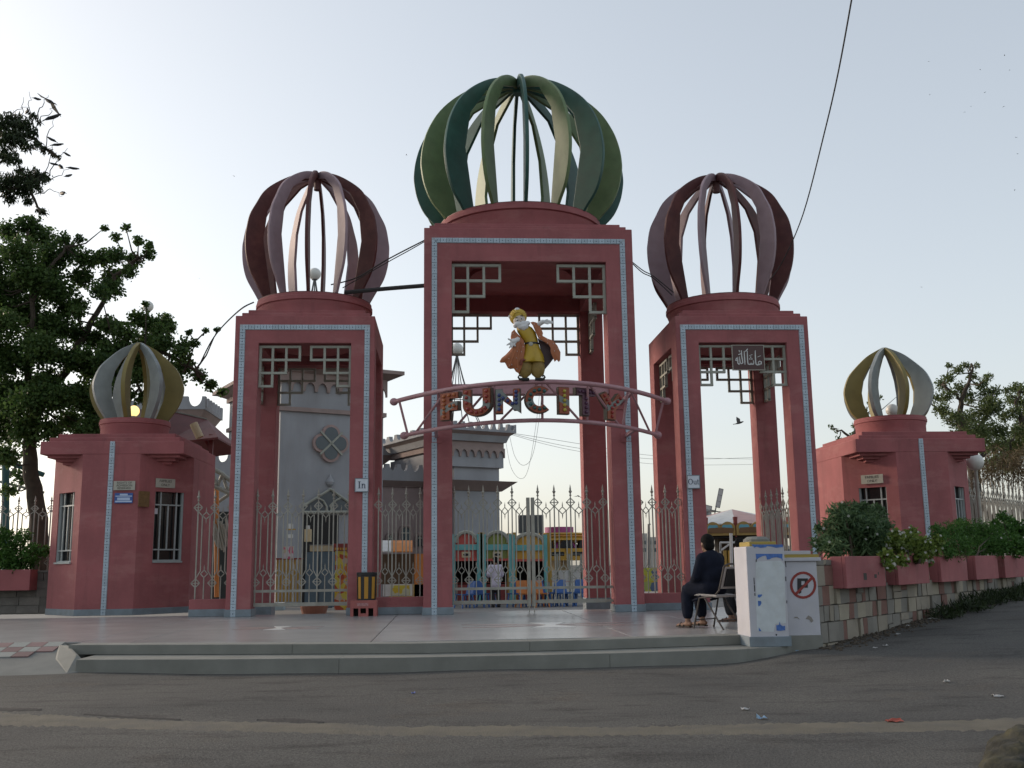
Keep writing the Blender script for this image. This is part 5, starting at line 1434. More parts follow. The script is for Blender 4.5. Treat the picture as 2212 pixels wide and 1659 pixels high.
def tree(label, Y, trunk_px, limbs_px, clumps_px, leaf, m, dens, seed, rtr=(.22,.12), zj=1.3, base_z=None, droop=.2, squash=.85, tw=.018, name='leafy_tree'):
    rnd = random.Random(seed)
    tp = [at(x, y, Y=Y+dy) for x, y, dy in trunk_px]
    t = thing(name, label, 'tree', (tp[0].x, tp[0].y, tp[0].z))
    limb(tp, rtr, 10, .03, rnd).build('trunk', M['bark'], t, smooth=True)
    lines = [tp]
    for lp in limbs_px:
        P = [at(x, y, Y=Y+dy) for x, y, dy in lp[1:]]
        limb(P, lp[0], 7, .05, rnd).build('limb', M['bark'], t, smooth=True); lines.append(P)
    allp = []
    for P in lines:
        for i in range(len(P)-1):
            for k in range(5): allp.append(P[i].lerp(P[i+1], k/5))
    cl = []; twm = MB()
    for (x, y, r, *dn) in clumps_px:
        dy = rnd.uniform(-zj, zj); c = at(x, y, Y=Y+dy); rr = r/FPX*(c-CAM).length
        cl.append((tuple(c), (rr, rr*1.15, rr*squash), max(8, int(dens*(dn[0] if dn else 1)*(rr/.3)**2))))
        q = min(allp, key=lambda p: (p-c).length)
        mid = q.lerp(c, .5)+Vector((0, 0, -.12*(q-c).length))
        twm.tube([q, mid, c], [tw*1.6, tw*1.1, tw*.5], 5)
        for k in range(4):
            e = c+Vector((rnd.uniform(-1,1), rnd.uniform(-1,1), rnd.uniform(-.6,1))).normalized()*rr*.95
            twm.tube([c, e], [tw*.5, tw*.2], 4)
    twm.build('twigs', M['bark'], t)['kind'] = 'stuff'
    cr = foliage('crown', cl, leaf, m, t, seed, shell=.15, droop=droop); cr['kind'] = 'stuff'
    return t

TL = [(20,500,26),(62,488,26),(92,515,30),(40,545,38),(112,556,34),(150,545,24),(138,518,16),(186,560,24),(175,600,28),(222,556,22),(252,552,20),(288,562,20),(322,549,14),(250,512,11),(272,492,9),(299,520,12),(322,530,10),(226,492,8),(172,515,10),
 (242,598,24),(280,588,18),(216,628,20),(80,606,38),(28,620,38),(130,636,32),(168,660,22),(58,676,42),(8,700,38),(118,706,36),(164,718,28),(90,756,42),(30,776,42),(150,776,32),(205,735,28),(228,700,20),
 (300,690,24),(335,702,24),(360,690,15),(316,658,8),(268,720,28),(310,740,28),(350,742,24),(248,760,32),(390,765,20),(420,742,12),(408,718,8),(443,714,7),(470,712,7),(400,792,22),(430,812,18),(455,832,15),(480,846,11),(380,822,22),(340,790,28),(290,800,28),(240,810,28),(200,800,30),
 (20,850,44),(70,868,44),(130,858,38),(180,850,32),(60,928,38),(10,928,38),(110,928,28),(150,906,28),(202,880,20),(15,985,28),(45,1030,20,.5),(20,1060,18,.5),(180,930,18,.6),(310,860,18),(270,850,20),(-30,640,50),(-30,760,50),(-30,880,50),(-30,560,45)]
rf = random.Random(77)
for k in range(60):
    x, y = rf.uniform(-40, 250), rf.uniform(560, 930)
    if y < 620 and x > 150: continue
    if 190 < x and 640 < y < 690: continue
    TL.append((x, y, rf.uniform(16, 30)))
for k in range(22): TL.append((rf.uniform(230, 400), rf.uniform(705, 815), rf.uniform(12, 22)))
tree('tall leafy tree with round leaves towering behind the left kiosk', 6.0,
     [(88,1250,0),(84,1120,0),(70,1030,0),(62,960,.1),(75,900,.2)],
     [((.12,.03),(75,900,.2),(140,800,.4),(200,700,.6),(250,600,.6),(310,552,.5)), ((.11,.03),(75,900,.2),(60,780,-.2),(70,650,-.4),(60,500,-.5)),
      ((.09,.03),(140,800,.4),(260,760,-.3),(350,760,-.6),(440,810,-.6)), ((.08,.03),(62,960,.1),(20,860,.4),(-10,740,.6)), ((.06,.02),(200,700,.6),(300,700,.9),(345,700,.9)),
      ((.06,.02),(70,650,-.4),(120,560,-.2),(150,530,-.1)), ((.05,.02),(260,760,-.3),(300,840,-.2),(330,860,-.2)), ((.04,.015),(300,700,.9),(400,760,.4),(445,715,.4))],
     TL, (.095,.08), M['leafA'], 440, 11, (.24,.14), 1.2)
TD = [(5,268,20),(30,262,18),(52,272,17),(20,300,20),(45,300,15),(72,288,9),(10,335,20),(30,345,12),(60,318,10),(80,312,8),(98,324,7),(115,334,6),(126,340,4),(8,400,20),(30,392,18),(55,385,16),(80,380,16),(98,385,10),(20,425,14),(50,412,16),(75,402,14),(60,435,9),(85,455,8),(95,460,7),(45,370,9),(70,250,7),(85,265,5)]
dark_tree = tree('dark drooping tree branch with bare twigs at the upper left edge', 3.5, [(-260,1240,0),(-240,800,0),(-180,500,0),(-90,400,0)],
     [((.10,.03),(-180,500,0),(-100,330,0),(0,290,0),(60,290,.1),(128,342,.1)), ((.08,.02),(-90,400,0),(0,410,0),(60,405,0),(88,458,0)), ((.04,.012),(0,290,0),(60,275,0),(80,255,0)),
      ((.015,.006),(60,405,0),(98,370,0),(112,312,0)), ((.016,.005),(60,405,0),(120,385,0),(150,365,0)), ((.014,.005),(98,390,0),(124,350,0),(146,320,0)), ((.013,.004),(75,420,0),(110,410,0),(135,425,0)),
      ((.015,.004),(80,262,0),(92,230,0),(104,205,0)), ((.012,.004),(70,262,0),(64,230,0),(63,198,0)), ((.012,.004),(60,265,0),(50,240,0),(51,210,0)), ((.013,.004),(95,325,0),(105,285,0),(116,258,0)), ((.012,.004),(20,255,0),(35,240,0),(65,233,0)), ((.012,.004),(80,262,0),(105,245,0),(120,228,0))],
     [(x, y, r*1.15) for x, y, r in TD], (.16,.04), M['leafD'], 380, 12, (.25,.16), .5, droop=1.6, tw=.012)
_TR = [(2020,860,12),(2035,830,12),(2050,815,11),(2068,800,10),(2085,790,9),(2100,812,10),(2120,830,12),(2135,815,9),(2075,840,15),(2045,855,14),(2095,860,14),(2130,850,13),(2150,845,11),(2035,885,15),(2060,905,18),(2090,905,20),(2125,890,20),(2150,880,16),(2170,900,12),(2110,930,22),(2140,930,22),(2075,935,18),(2165,935,15),(2120,960,22),(2155,965,20),(2185,965,20),(2110,790,6),(2050,790,6),(2140,870,18),(2100,945,20),(2180,990,20),(2150,1000,20),(2195,930,10)]
TR = [(x, y, r*1.22) for x, y, r in _TR]
tree('olive green tree with open crooked branches behind the right kiosk', 12.0, [(2105,1240,0),(2110,1080,0),(2095,960,0),(2070,900,0)],
     [((.10,.03),(2070,900,0),(2078,865,0),(2095,820,0),(2098,785,0)), ((.08,.02),(2070,900,0),(2030,890,0),(2010,870,0)), ((.09,.03),(2095,960,0),(2130,900,0),(2145,850,0)), ((.06,.02),(2078,865,0),(2050,840,0),(2030,830,0)), ((.09,.03),(2100,1000,0),(2150,960,0),(2190,950,0))],
     TR, (.12,.05), M['leafR'], 300, 13, (.24,.13), 1.5)
_TR2 = [(2175,845,8),(2195,838,12),(2212,845,14),(2185,862,12),(2205,870,16),(2225,880,18),(2190,890,13),(2215,905,18),(2200,930,16),(2230,940,25),(2205,960,18),(2240,980,28),(2180,1010,16)]
TR2 = [(x, y, r*1.2) for x, y, r in _TR2]
tree('olive green tree cut off by the right edge of the picture', 13.0, [(2235,1240,0),(2232,1050,0),(2215,950,0),(2205,900,0)],
     [((.07,.02),(2205,900,0),(2195,865,0),(2205,840,0)), ((.07,.02),(2215,950,0),(2240,900,0),(2230,860,0))], TR2, (.12,.05), M['leafR'], 300, 14, (.2,.1), 1.2)
tree('small sprig of tree showing just left of the right kiosk dome', 11.0, [(1870,1200,0),(1860,1000,0),(1845,950,0)],
     [((.05,.015),(1845,950,0),(1820,935,0),(1800,925,0)), ((.05,.02),(1845,950,0),(1850,920,0),(1858,895,0))],
     [(1795,922,6),(1806,930,6),(1812,948,7),(1848,920,9),(1856,905,8),(1840,940,9),(1862,935,9),(1870,885,6),(1880,870,7),(1900,860,8),(1945,850,8),(1890,880,7)], (.13,.06), M['leafR'], 150, 15, (.1,.06), .4, tw=.012)
# dry brown thicket over the far right fence
cl = []; rg_ = random.Random(3)
for k in range(26):
    c = at(2118+rg_.uniform(0,115), 975+rg_.uniform(0,60), Y=9+rg_.uniform(-.6,.8)); cl.append((tuple(c), .32, 60))
dt = thing('dry_thicket', 'dry brown thicket hanging over the far right fence', 'bush', at(2170, 1230, Y=9))
foliage('foliage', cl, (.22,.03), M['dry'], dt, 21, droop=1.0)['kind'] = 'stuff'
for k in range(10): limb([at(2120+11*k, 1230, Y=9.2), at(2124+11*k, 1080, Y=9.3), at(2118+12*k, 990, Y=9.1)], (.03,.01), 5, .04, rg_).build('stem', M['bark'], dt)

# ================================================================== RIGHT: PILLAR, NO-PARKING WALL, STONE WALL, PLANTERS
Yp = at(1660, 1397, Z=-.12).y
px0, px1 = at(1622, 1390, Y=Yp).x, at(1706, 1390, Y=Yp).x
ptop = at(1660, 1180, Y=Yp).z
pl = thing('white_pillar', 'white plastered pillar with torn blue poster remains beside the seated man', 'pillar', ((px0+px1)/2, Yp+.27, -.12))
MB().box((px0, Yp, -.121), (px1, Yp+.56, ptop)).build('shaft', M['white'], pl, bevel=.012)
MB().box((px0-.02, Yp-.02, -.12), (px1+.02, Yp+.58, at(1660,1375,Y=Yp).z)).build('skirting', M['skirt'], pl, bevel=.006)
YEL = cm('faded_yellow', (.33,.24,.05)); BLU = mat('torn_blue_print', (.055,.14,.40), .6, .2, 30, 0)
MB().box((px0+.06, Yp+.05, ptop-.001), (px1-.08, Yp+.5, ptop+.06)).build('cap_ledge', YEL, pl, bevel=.01)
MB().lathe([(.17, ptop+.059), (.17, ptop+.09), (.12, ptop+.125), (.05, ptop+.13)], ((px0+px1)/2-.02, Yp+.28, 0), 14).build('cap_stone', M['concrete'], pl)
def KP(x, y): return at(1453.2+.18943*x, 1099.7+.18943*y, Y=Yp)
def patch(par, name, pts, m, off=.004, fn=KP):
    P = [fn(*p) for p in pts]; n = len(P); a = [p+vec(0,-off,0) for p in P]; b = [p+vec(0,-.0005,0) for p in P]
    return MB().add(a+b, [list(range(n)), list(range(n, 2*n))]+[[i, (i+1) % n, n+(i+1) % n, n+i] for i in range(n)]).build(name, m, par)
for pts in ([(897,404),(1255,404),(1256,432),(1180,442),(1130,428),(1080,420),(1060,436),(1000,442),(960,428),(930,438)], [(945,510),(1250,510),(1250,590),(1240,562),(1180,548),(1130,556),(1105,572),(1075,575),(1064,530),(1030,534),(1000,547),(975,560),(955,578)],
            [(970,975),(1020,972),(1015,990),(990,1010),(968,1005)], [(970,1045),(1005,1048),(1012,1070),(998,1100),(975,1110)], [(1180,1325),(1212,1320),(1218,1282),(1228,1318),(1255,1335),(1280,1330),(1280,1380),(1230,1388),(1185,1385)], [(980,1350),(1012,1390),(983,1392)]):
    patch(pl, 'torn_print', pts, BLU)
for pts in ([(922,782),(930,782),(934,860),(926,860)], [(926,868),(936,868),(940,940),(930,940)], [(930,960),(940,958),(941,990),(934,990)], [(1276,590),(1286,590),(1296,660),(1288,664)], [(1284,770),(1293,770),(1294,820),(1286,820)], [(1296,1040),(1306,1045),(1304,1080),(1297,1070)], [(1172,1424),(1190,1424),(1186,1444),(1178,1444)], [(946,575),(957,575),(955,605),(948,606)]):
    patch(pl, 'glue_stain', pts, M['black'])
M['whitepaper'] = mat('poster_paper', (.52,.56,.58), .8, .08, 8, 0, c2=(.42,.42,.40), c2w=.5, c2scale=6)
patch(pl, 'poster_paper', [(948,600),(1070,592),(1235,590),(1275,640),(1280,900),(1290,1300),(1170,1310),(1150,1400),(960,1395),(950,1000)], M['whitepaper'], .0018)

Yn = Yp+.16
nx1 = at(1775, 1390, Y=Yn).x; ntop = at(1740, 1212, Y=Yn).z
nw = thing('painted_wall', 'white wall end painted with a no parking sign', 'wall', ((px1+nx1)/2, Yn+.5, -.12))
MB().box((px1-.01, Yn, -.3), (nx1, Yn+1.3, ntop)).build('block', M['white'], nw, bevel=.01)
MB().box((px1-.011, Yn-.02, -.3), (nx1+.012, Yn+1.2, at(1740,1372,Y=Yn).z)).build('skirting', M['step'], nw, bevel=.006)
MB().box((px1-.012, Yn-.03, ntop), (nx1+.05, Yn+1.32, ntop+.045)).build('coping', M['white'], nw, bevel=.006)
MB().box((px1-.013, Yn-.012, ntop+.044), (nx1+.03, Yn+1.3, ntop+.085)).build('yellow_band', YEL, nw)
MB().box((px1+.02, Yn+.02, ntop+.084), (nx1-.06, Yn+1.25, ntop+.13)).build('top_slab', M['white'], nw, bevel=.006)
def KN(x, y): return at(1453.2+.18943*x, 1099.7+.18943*y, Y=Yn)
SGN = mat('sign_red', (.24,.028,.022), .6, .15, 15, 0)
for k in range(24):
    a0, a1 = 2*pi*k/24, 2*pi*(k+1)/24
    patch(nw, 'ring_segment', [(1487+r*cos(a), 867+r*1.04*sin(a)) for r, a in ((150,a0),(150,a1),(122,a1),(122,a0))], SGN, .004, KN)
BLK = M['black']
for pts in ([(1420,790),(1466,790),(1466,952),(1440,968),(1430,930),(1420,950)], [(1466,790),(1540,790),(1540,820),(1466,820)], [(1506,820),(1540,820),(1540,896),(1506,896)], [(1466,866),(1506,866),(1506,896),(1466,896)]):
    patch(nw, 'black_mark', pts, BLK, .0045, KN)
patch(nw, 'slash', [(1578,772),(1600,792),(1412,980),(1392,958)], SGN, .0062, KN)
for pts in ([(1375,1245),(1395,1228),(1420,1228),(1450,1260),(1420,1243),(1395,1243)], [(1515,1250),(1545,1212),(1580,1230),(1605,1275),(1580,1295),(1555,1262)]):
    patch(nw, 'scuff', pts, cm('scuff', (.22,.2,.18)), .003, KN)

S0 = Vector((nx1-.01, Yn+.02, 0))
wd_ = _wd.copy(); wo_ = Vector((wd_.y, -wd_.x, 0))
def WP(s, w, z): return S0+wd_*s+wo_*w+Vector((0,0,z))
def wpx(x, y, w):
    p = at(x, y, n=wo_, p=S0+wo_*w); return (p-S0).dot(wd_), p.z
LW = 30.0; WT = .93
sw_ = thing('stone_wall', 'boundary wall of cream and red stone blocks under the pink planters', 'wall', WP(4, -.2, ZR))
MB().hexa([WP(0,-.06,-.5), WP(LW,-.06,-.5), WP(LW,-.45,-.5), WP(0,-.45,-.5), WP(0,-.06,WT), WP(LW,-.06,WT), WP(LW,-.45,WT), WP(0,-.45,WT)]).build('core', mat('mortar', (.15,.14,.125), .95, .2, 6, .4, 50), sw_)
def stone_mat():
    m = mat('cut_stone', (.255,.235,.208), .85, .14, 7, .6, 45, c2=(.15,.14,.12), c2w=.6, c2scale=3.5)
    t = m.node_tree; N, L = t.nodes, t.links; p = N['Principled BSDF']; src = p.inputs['Base Color'].links[0].from_socket
    oi = N.new('ShaderNodeObjectInfo'); r = N.new('ShaderNodeValToRGB'); r.color_ramp.interpolation = 'CONSTANT'
    L.new(oi.outputs['Random'], r.inputs[0]); e = r.color_ramp.elements
    e[0].color = (1.05,1.0,.9,1); e[1].position = .85; e[1].color = (.72,.40,.36,1)
    for ps, c in ((.25,(.85,.86,.85,1)), (.45,(1.2,1.15,1.0,1)), (.62,(.76,.77,.76,1))): q = e.new(ps); q.color = c
    mx = N.new('ShaderNodeMix'); mx.data_type = 'RGBA'; mx.blend_type = 'MULTIPLY'; mx.inputs[0].default_value = 1
    L.new(src, mx.inputs[6]); L.new(r.outputs[0], mx.inputs[7]); L.new(mx.outputs[2], p.inputs['Base Color']); return m
M['stone'] = stone_mat()
rs = random.Random(9); z = -.36; nst = 0
for hc in (.24, .26, .21, .25, .26, .22):
    s = rs.uniform(-.2, 0)
    while s < 11.5 and nst < 292:
        w = rs.choice((.13,.17,.22,.28,.34)); a, b = max(s, 0)+.006, s+w-.006
        parts_ = [(z+.006, z+hc-.006)]
        if rs.random() < .22 and w > .2: k = rs.uniform(.4,.6); parts_ = [(z+.006, z+hc*k-.004), (z+hc*k+.004, z+hc-.006)]
        if b-a > .04:
            for z0, z1 in parts_:
                pr = rs.uniform(-.03, .012); j = lambda: rs.uniform(-.008, .008)
                zt1 = min(z1, WT-.003)
                if zt1 > z0+.03:
                    MB().hexa([WP(a,pr,z0+j()), WP(b,pr+j(),z0+j()), WP(b,-.1,z0), WP(a,-.1,z0), WP(a+j(),pr,zt1), WP(b+j(),pr+j(),zt1), WP(b,-.1,zt1), WP(a,-.1,zt1)]).build('stone', M['stone'], sw_); nst += 1
        s += w
    z += hc
# pink planters
M['soil'] = plain('soil', (.05,.035,.025), .95)
spans = [(1828,1912), (1940,2007), (2033,2090), (2109,2157), (2172,2215)]
plab = ['nearest pink planter box, with dark scrapes on its front', 'second pink planter box, under the white flowered bush', 'third pink planter box from the painted wall', 'fourth pink planter box from the painted wall', 'farthest pink planter box, cut by the right edge']
centers = []
sE = wpx(1801, 1235, 0)[0]; lo_w, hi_w = .02, 1.2
for _ in range(40):
    mw = (lo_w+hi_w)/2
    if wpx(1828, 1235, mw)[0] > sE: lo_w = mw
    else: hi_w = mw
PW = lo_w
zpb = wpx(1870, 1269, PW)[1]; zpt = .97
for (xa, xb), lab in zip(spans, plab):
    sa, sb = wpx(xa, 1235, PW)[0], wpx(xb, 1235, PW)[0]; centers.append(((sa+sb)/2, sb-sa))
    t = thing('planter_box', lab, 'planter', WP((sa+sb)/2, .2, zpb), group='pink planter boxes on the stone wall')
    def wb(s0, s1, w0, w1, z0, z1): return MB().hexa([WP(s0,w1,z0), WP(s1,w1,z0), WP(s1,w0,z0), WP(s0,w0,z0), WP(s0,w1,z1), WP(s1,w1,z1), WP(s1,w0,z1), WP(s0,w0,z1)])
    wb(sa, sb, PW-.05, PW, zpb, zpt).build('front', M['pink'], t, bevel=.008)
    wb(sa, sa+.05, -.04, PW-.051, zpb, zpt-.002).build('side', M['pink'], t, bevel=.008); wb(sb-.05, sb, -.04, PW-.051, zpb, zpt-.002).build('side', M['pink'], t, bevel=.008)
    wb(sa+.05, sb-.05, -.04, PW-.051, zpb+.005, zpb+.06).build('bottom', M['pink'], t)
    wb(sa+.05, sb-.05, -.04, PW-.051, zpt-.09, zpt-.06).build('soil', M['soil'], t)
    if xa == 1828:
        for q in ((.42,.5,.10,.19), (.70,.76,.12,.17), (.80,.82,.16,.20)):
            wb(sa+(sb-sa)*q[0], sa+(sb-sa)*q[1], PW-.001, PW+.0015, zpb+q[2], zpb+q[3]).build('scrape', M['black'], t)

# bushes growing in and behind the planters
def bush(label, px, leaf, m, n, seed, w0=.0, flowers=None, droop=.0, name='bush', wj=.3):
    rnd = random.Random(seed); cl = []
    base = None
    for (x, y, r) in px:
        w = w0+rnd.uniform(-wj, wj); p = at(x, y, n=wo_, p=S0+wo_*w); rr = 1.22*r/FPX*(p-CAM).length
        cl.append((tuple(p), (rr, rr, rr*.9), int(n*(rr/.25)**2)))
    x0 = sum(c[0][0] for c in cl)/len(cl); y0 = sum(c[0][1] for c in cl)/len(cl)
    t = thing(name, label, 'bush', (x0, y0, .9))
    foliage('foliage', cl, leaf, m, t, seed, shell=.2, droop=droop)['kind'] = 'stuff'
    for k, c in enumerate(cl[::2]):
        MB().tube([(x0+(c[0][0]-x0)*.35, y0+(c[0][1]-y0)*.35, .86), ((x0+c[0][0])/2, (y0+c[0][1])/2, (.9+c[0][2])/2), c[0]], [.018,.012,.006], 5).build('stem', M['bark'], t)
    if flowers:
        fm = MB()
        for k in range(6):
            a = 2*pi*k/6; fm.add([(0,0,0), (.016*cos(a-.35), .016*sin(a-.35), .004), (.024*cos(a), .024*sin(a), .006), (.016*cos(a+.35), .016*sin(a+.35), .004)], [[0,1,2,3]])
        me = fm.mesh('flower', M['petal']); 
        a_ = me.attributes.new('rnd', 'FLOAT', 'FACE')
        for k in range(flowers):
            c, r, _ = rnd.choice(cl); d = Vector((rnd.uniform(-1,1), rnd.uniform(-1.2,-.1), rnd.uniform(-.6,1))).normalized()
            put('flower', me, t, loc=Vector(c)+Vector((d.x*r[0], d.y*r[1], d.z*r[2]))*1.05, rot=(rnd.uniform(.7,1.7), rnd.uniform(-.4,.4), rnd.uniform(-.5,.5)), scale=(.95,)*3)
    return t
bush('tall grey green oleander bush in front of the right kiosk', [(1775,1175,18),(1800,1150,26),(1835,1130,28),(1810,1110,18),(1845,1105,18),(1870,1120,24),(1895,1105,14),(1880,1150,28),(1840,1170,28),(1800,1185,20),(1870,1185,24),(1905,1140,20),(1820,1092,9),(1862,1095,10),(1905,1180,18),(1768,1140,8)], (.13,.026), M['leafO'], 700, 31, -.25, 14)
bush('yellow green bush full of small white flowers spilling over the second planter', [(1905,1175,16),(1930,1180,20),(1960,1175,22),(1990,1180,20),(2012,1185,16),(1940,1155,12),(1970,1152,12),(1915,1205,14),(1945,1210,12),(1985,1205,12),(2022,1170,12),(1922,1222,9),(2005,1215,8),(1935,1235,6)], (.075,.05), M['leafY'], 600, 32, .22, 64, .2)
bush('dense bright green hedge bush above the middle planters', [(2030,1155,16),(2055,1150,20),(2085,1145,20),(2115,1150,22),(2145,1155,20),(2035,1180,18),(2070,1180,22),(2105,1182,22),(2135,1182,20),(2020,1140,9),(2075,1130,10),(2050,1198,10),(2095,1198,10)], (.07,.016), M['leafG'], 1300, 33, -.05)
bush('dark bush with white flowers at the right edge', [(2170,1150,18),(2195,1145,18),(2215,1150,18),(2160,1178,18),(2190,1180,20),(2218,1180,20),(2165,1115,9),(2180,1125,10),(2150,1130,8)], (.08,.04), M['leafG'], 800, 34, -.05, 26)
# long weeds at the foot of the wall
cl = []; rg_ = random.Random(4)
for k in range(30):
    s = 4.1+.28*k; p_ = WP(s, .18+rg_.uniform(0,.3), 0); cl.append(((p_.x, p_.y, roadz(p_.x, p_.y)+.04+rg_.uniform(0,.1)), (.26,.26,.11), 120))
wg = foliage('weeds', cl, (.15,.022), M['leafD'], None, 41, droop=-1.2); tag(wg, 'dark green weeds along the foot of the stone wall', 'weeds', kind='stuff')

# far right fence and dirt
ff = thing('far_fence', 'tall pale picket fence right of the right kiosk', 'fence', at(2150, 1200, Y=6))
a_, b_ = at(2098, 1200, Y=YRk+1.7), at(2290, 1200, Y=YRk+7)
n_ = int((b_-a_).length/PER); run(ff, (a_.x, a_.y), (b_.x, b_.y), n_, rails=True, zo=at(2110,1026,Y=YRk+1.7).z-2.475)
# ================================================================== LEFT: GREY WALL, PLANTER, FENCE
lw_ = thing('grey_wall', 'grey stone wall at the left edge under the picket fence', 'wall', (-11.5, .6, 0))
yw = at(60, 1325, Z=0).y; zw = at(90, 1237, Y=yw).z
MB().box((-17, yw+.05, -.02), (kx0-.005, yw+.5, zw)).build('core', M['concrete'], lw_)
M['greystone'] = mat('grey_block', (.17,.16,.145), .9, .15, 5, .5, 40, objvar=.18, c2=(.11,.10,.095), c2w=.5, c2scale=4)
rs = random.Random(2); z = 0.0
for r in range(5):
    hc = zw/5; s = -14.6+(.2 if r % 2 else 0)
    while s < kx0-.05:
        w = rs.uniform(.32,.5); e = min(s+w, kx0-.01)
        MB().box((s+.006, yw+rs.uniform(0,.02), z+.005), (e-.006, yw+.08, z+hc-.005)).build('block', M['greystone'], lw_); s = e
        if e >= kx0-.02: break
    z += hc
MB().box((-17, yw-.03, zw), (kx0-.004, yw+.52, zw+.05)).build('coping', M['concrete'], lw_, bevel=.008)
lf = thing('wall_fence', 'pale picket fence on the grey wall at the left edge', 'fence', (-11.5, yw+.3, zw))
run(lf, (-13.9, yw+.28), (kx0-.12, yw+.28), int((kx0-.12+13.9)/PER), rails=False, zo=zw-.3, hs=.82)
yq = yw-.42
q0, q1 = at(-60, 1277, Y=yq), at(66, 1230, Y=yq)
lp = thing('planter_box', 'pink planter box at the left edge below the fence', 'planter', ((q0.x+q1.x)/2, yq, q0.z))
MB().box((q0.x, yq, q0.z), (q1.x, yq+.05, q1.z)).build('front', M['pink'], lp, bevel=.008)
MB().box((q1.x-.05, yq+.05, q0.z), (q1.x-.001, yw, q1.z-.002)).build('side', M['pink'], lp)
MB().box((q0.x, yq+.05, q0.z+.01), (q1.x-.051, yw, q1.z-.08)).build('soil', M['soil'], lp)
cl = []; rg_ = random.Random(8)
for (x, y, r) in ((10,1205,24),(40,1200,26),(70,1195,20),(20,1170,22),(50,1160,16),(95,1190,12),(-15,1190,30),(30,1222,18),(60,1218,16),(0,1150,14)):
    p = at(x, y, Y=yq+.25+rg_.uniform(-.2,.2)); rr = r/FPX*(p-CAM).length; cl.append((tuple(p), rr, int(520*(rr/.25)**2)))
lb = thing('bush', 'green bush in the planter at the left edge', 'bush', (q1.x-.5, yq+.25, q1.z))
foliage('foliage', cl, (.08,.045), M['leafG'], lb, 51)['kind'] = 'stuff'
for k in range(4): MB().tube([(q1.x-.8+.15*k, yq+.25, q1.z-.05), Vector(cl[k][0])], [.015,.006], 5).build('stem', M['bark'], lb)
# dark lamp post and ride arm at the far left
t = thing('dark_post', 'dark teal post with slanting beams at the far left edge', 'post', at(10, 1235, Y=9))
MB().tube([at(12, 1235, Y=9), at(12, 1000, Y=9)], .10, 10).build('post', cm('deep_teal', (.03,.10,.10)), t)
MB().tube([at(-20, 985, Y=9), at(95, 1026, Y=9.3)], .07, 8).build('beam', cm('deep_teal', (.03,.10,.10)), t)
for (a, b) in (((-10,1038),(95,1064)), ((15,1015),(80,1060)), ((40,1001),(12,1040)), ((60,1012),(40,1060))): MB().tube([at(*a, Y=9.2), at(*b, Y=9.2)], .04, 6).build('brace', M['lattice'], t)

# ================================================================== PEOPLE
def fused(mb, name, m, parent, voxel=.014, smooth=6, local=True):
    o = mb.build(name, m, parent, local=local, smooth=True)
    r = o.modifiers.new('remesh', 'REMESH'); r.mode = 'VOXEL'; r.voxel_size = voxel; r.use_smooth_shade = True
    s = o.modifiers.new('smooth', 'SMOOTH'); s.iterations = smooth; s.factor = .5
    return o
def V3(*a): return Vector(a)
def taper(mb, pts, rs, n=12):
    out, ro = [], []
    for i in range(len(pts)-1):
        for k in range(4): out.append(Vector(pts[i]).lerp(Vector(pts[i+1]), k/4)); ro.append(rs[i]+(rs[i+1]-rs[i])*k/4)
    out.append(Vector(pts[-1])); ro.append(rs[-1]); mb.tube(out, ro, n)
    mb.ell(pts[0], (rs[0],)*3, 10, 6); mb.ell(pts[-1], (rs[-1],)*3, 10, 6); return mb
def hand(mb, w, d, up, s=1.0):
    """palm and five bent fingers from wrist w along d; up = back of hand"""
    d = d.normalized(); side = d.cross(up).normalized(); up = side.cross(d)
    R = Matrix((side, d, up)).transposed()
    mb.ell(w+d*.045*s, (.038*s, .05*s, .017*s), 10, 7, R)
    for k, (o, L) in enumerate(((-.028,.062), (-.010,.073), (.009,.070), (.027,.055))):
        a = w+d*.08*s+side*o*s; b = a+(d*.55-up*.12)*L*s; c = b+(d*.3-up*.35)*L*s
        mb.tube([a-d*.015*s, b, c], [.0095*s,.0085*s,.006*s], 6)
    a = w+d*.025*s+side*-.034*s; mb.tube([a, a+(d*.5-side*.7)*.04*s, a+(d*.9-side*.7)*.06*s], [.0105*s,.0095*s,.007*s], 6)
def head(mb, c, f, k=1.0):
    """skull, jaw, nose and ears; c centre, f facing"""
    f = Vector((f[0], f[1], 0)).normalized(); s = Vector((f.y, -f.x, 0)); u = Vector((0,0,1))
    R = Matrix((s, f, u)).transposed()
    mb.ell(c+u*.02*k, (.074*k,.094*k,.105*k), 16, 12, R); mb.ell(c+f*.028*k-u*.055*k, (.055*k,.062*k,.062*k), 12, 9, R)
    mb.ell(c+f*.098*k-u*.012*k, (.014*k,.02*k,.026*k), 8, 6, R)
    for q in (-1, 1): mb.ell(c+s*q*.077*k-f*.005*k-u*.005*k, (.012*k,.024*k,.034*k), 8, 6, R)
    return s, f, u
M['skin'] = mat('brown_skin', (.20,.105,.065), .6, .08, 20, 0)
M['hair'] = mat('black_hair', (.006,.0055,.0055), .85, .2, 60, .4, 200, spec=.15)
M['navy'] = mat('navy_cloth', (.009,.0115,.022), .9, .15, 12, .3, 120, spec=.15)
M['navy2'] = mat('navy_trouser_cloth', (.010,.0125,.023), .9, .15, 12, .3, 120, spec=.15)
M['wshirt'] = mat('white_shirt_cloth', (.52,.50,.60), .85, .06, 12, .2, 120)
M['trou'] = mat('charcoal_trousers', (.022,.022,.024), .9, .15, 12, .2, 120)
M['blackcloth'] = mat('black_cloth', (.012,.012,.014), .9, .15, 12, .2, 120)
M['sandal'] = mat('dark_leather', (.025,.018,.013), .6, .1, 20, 0)

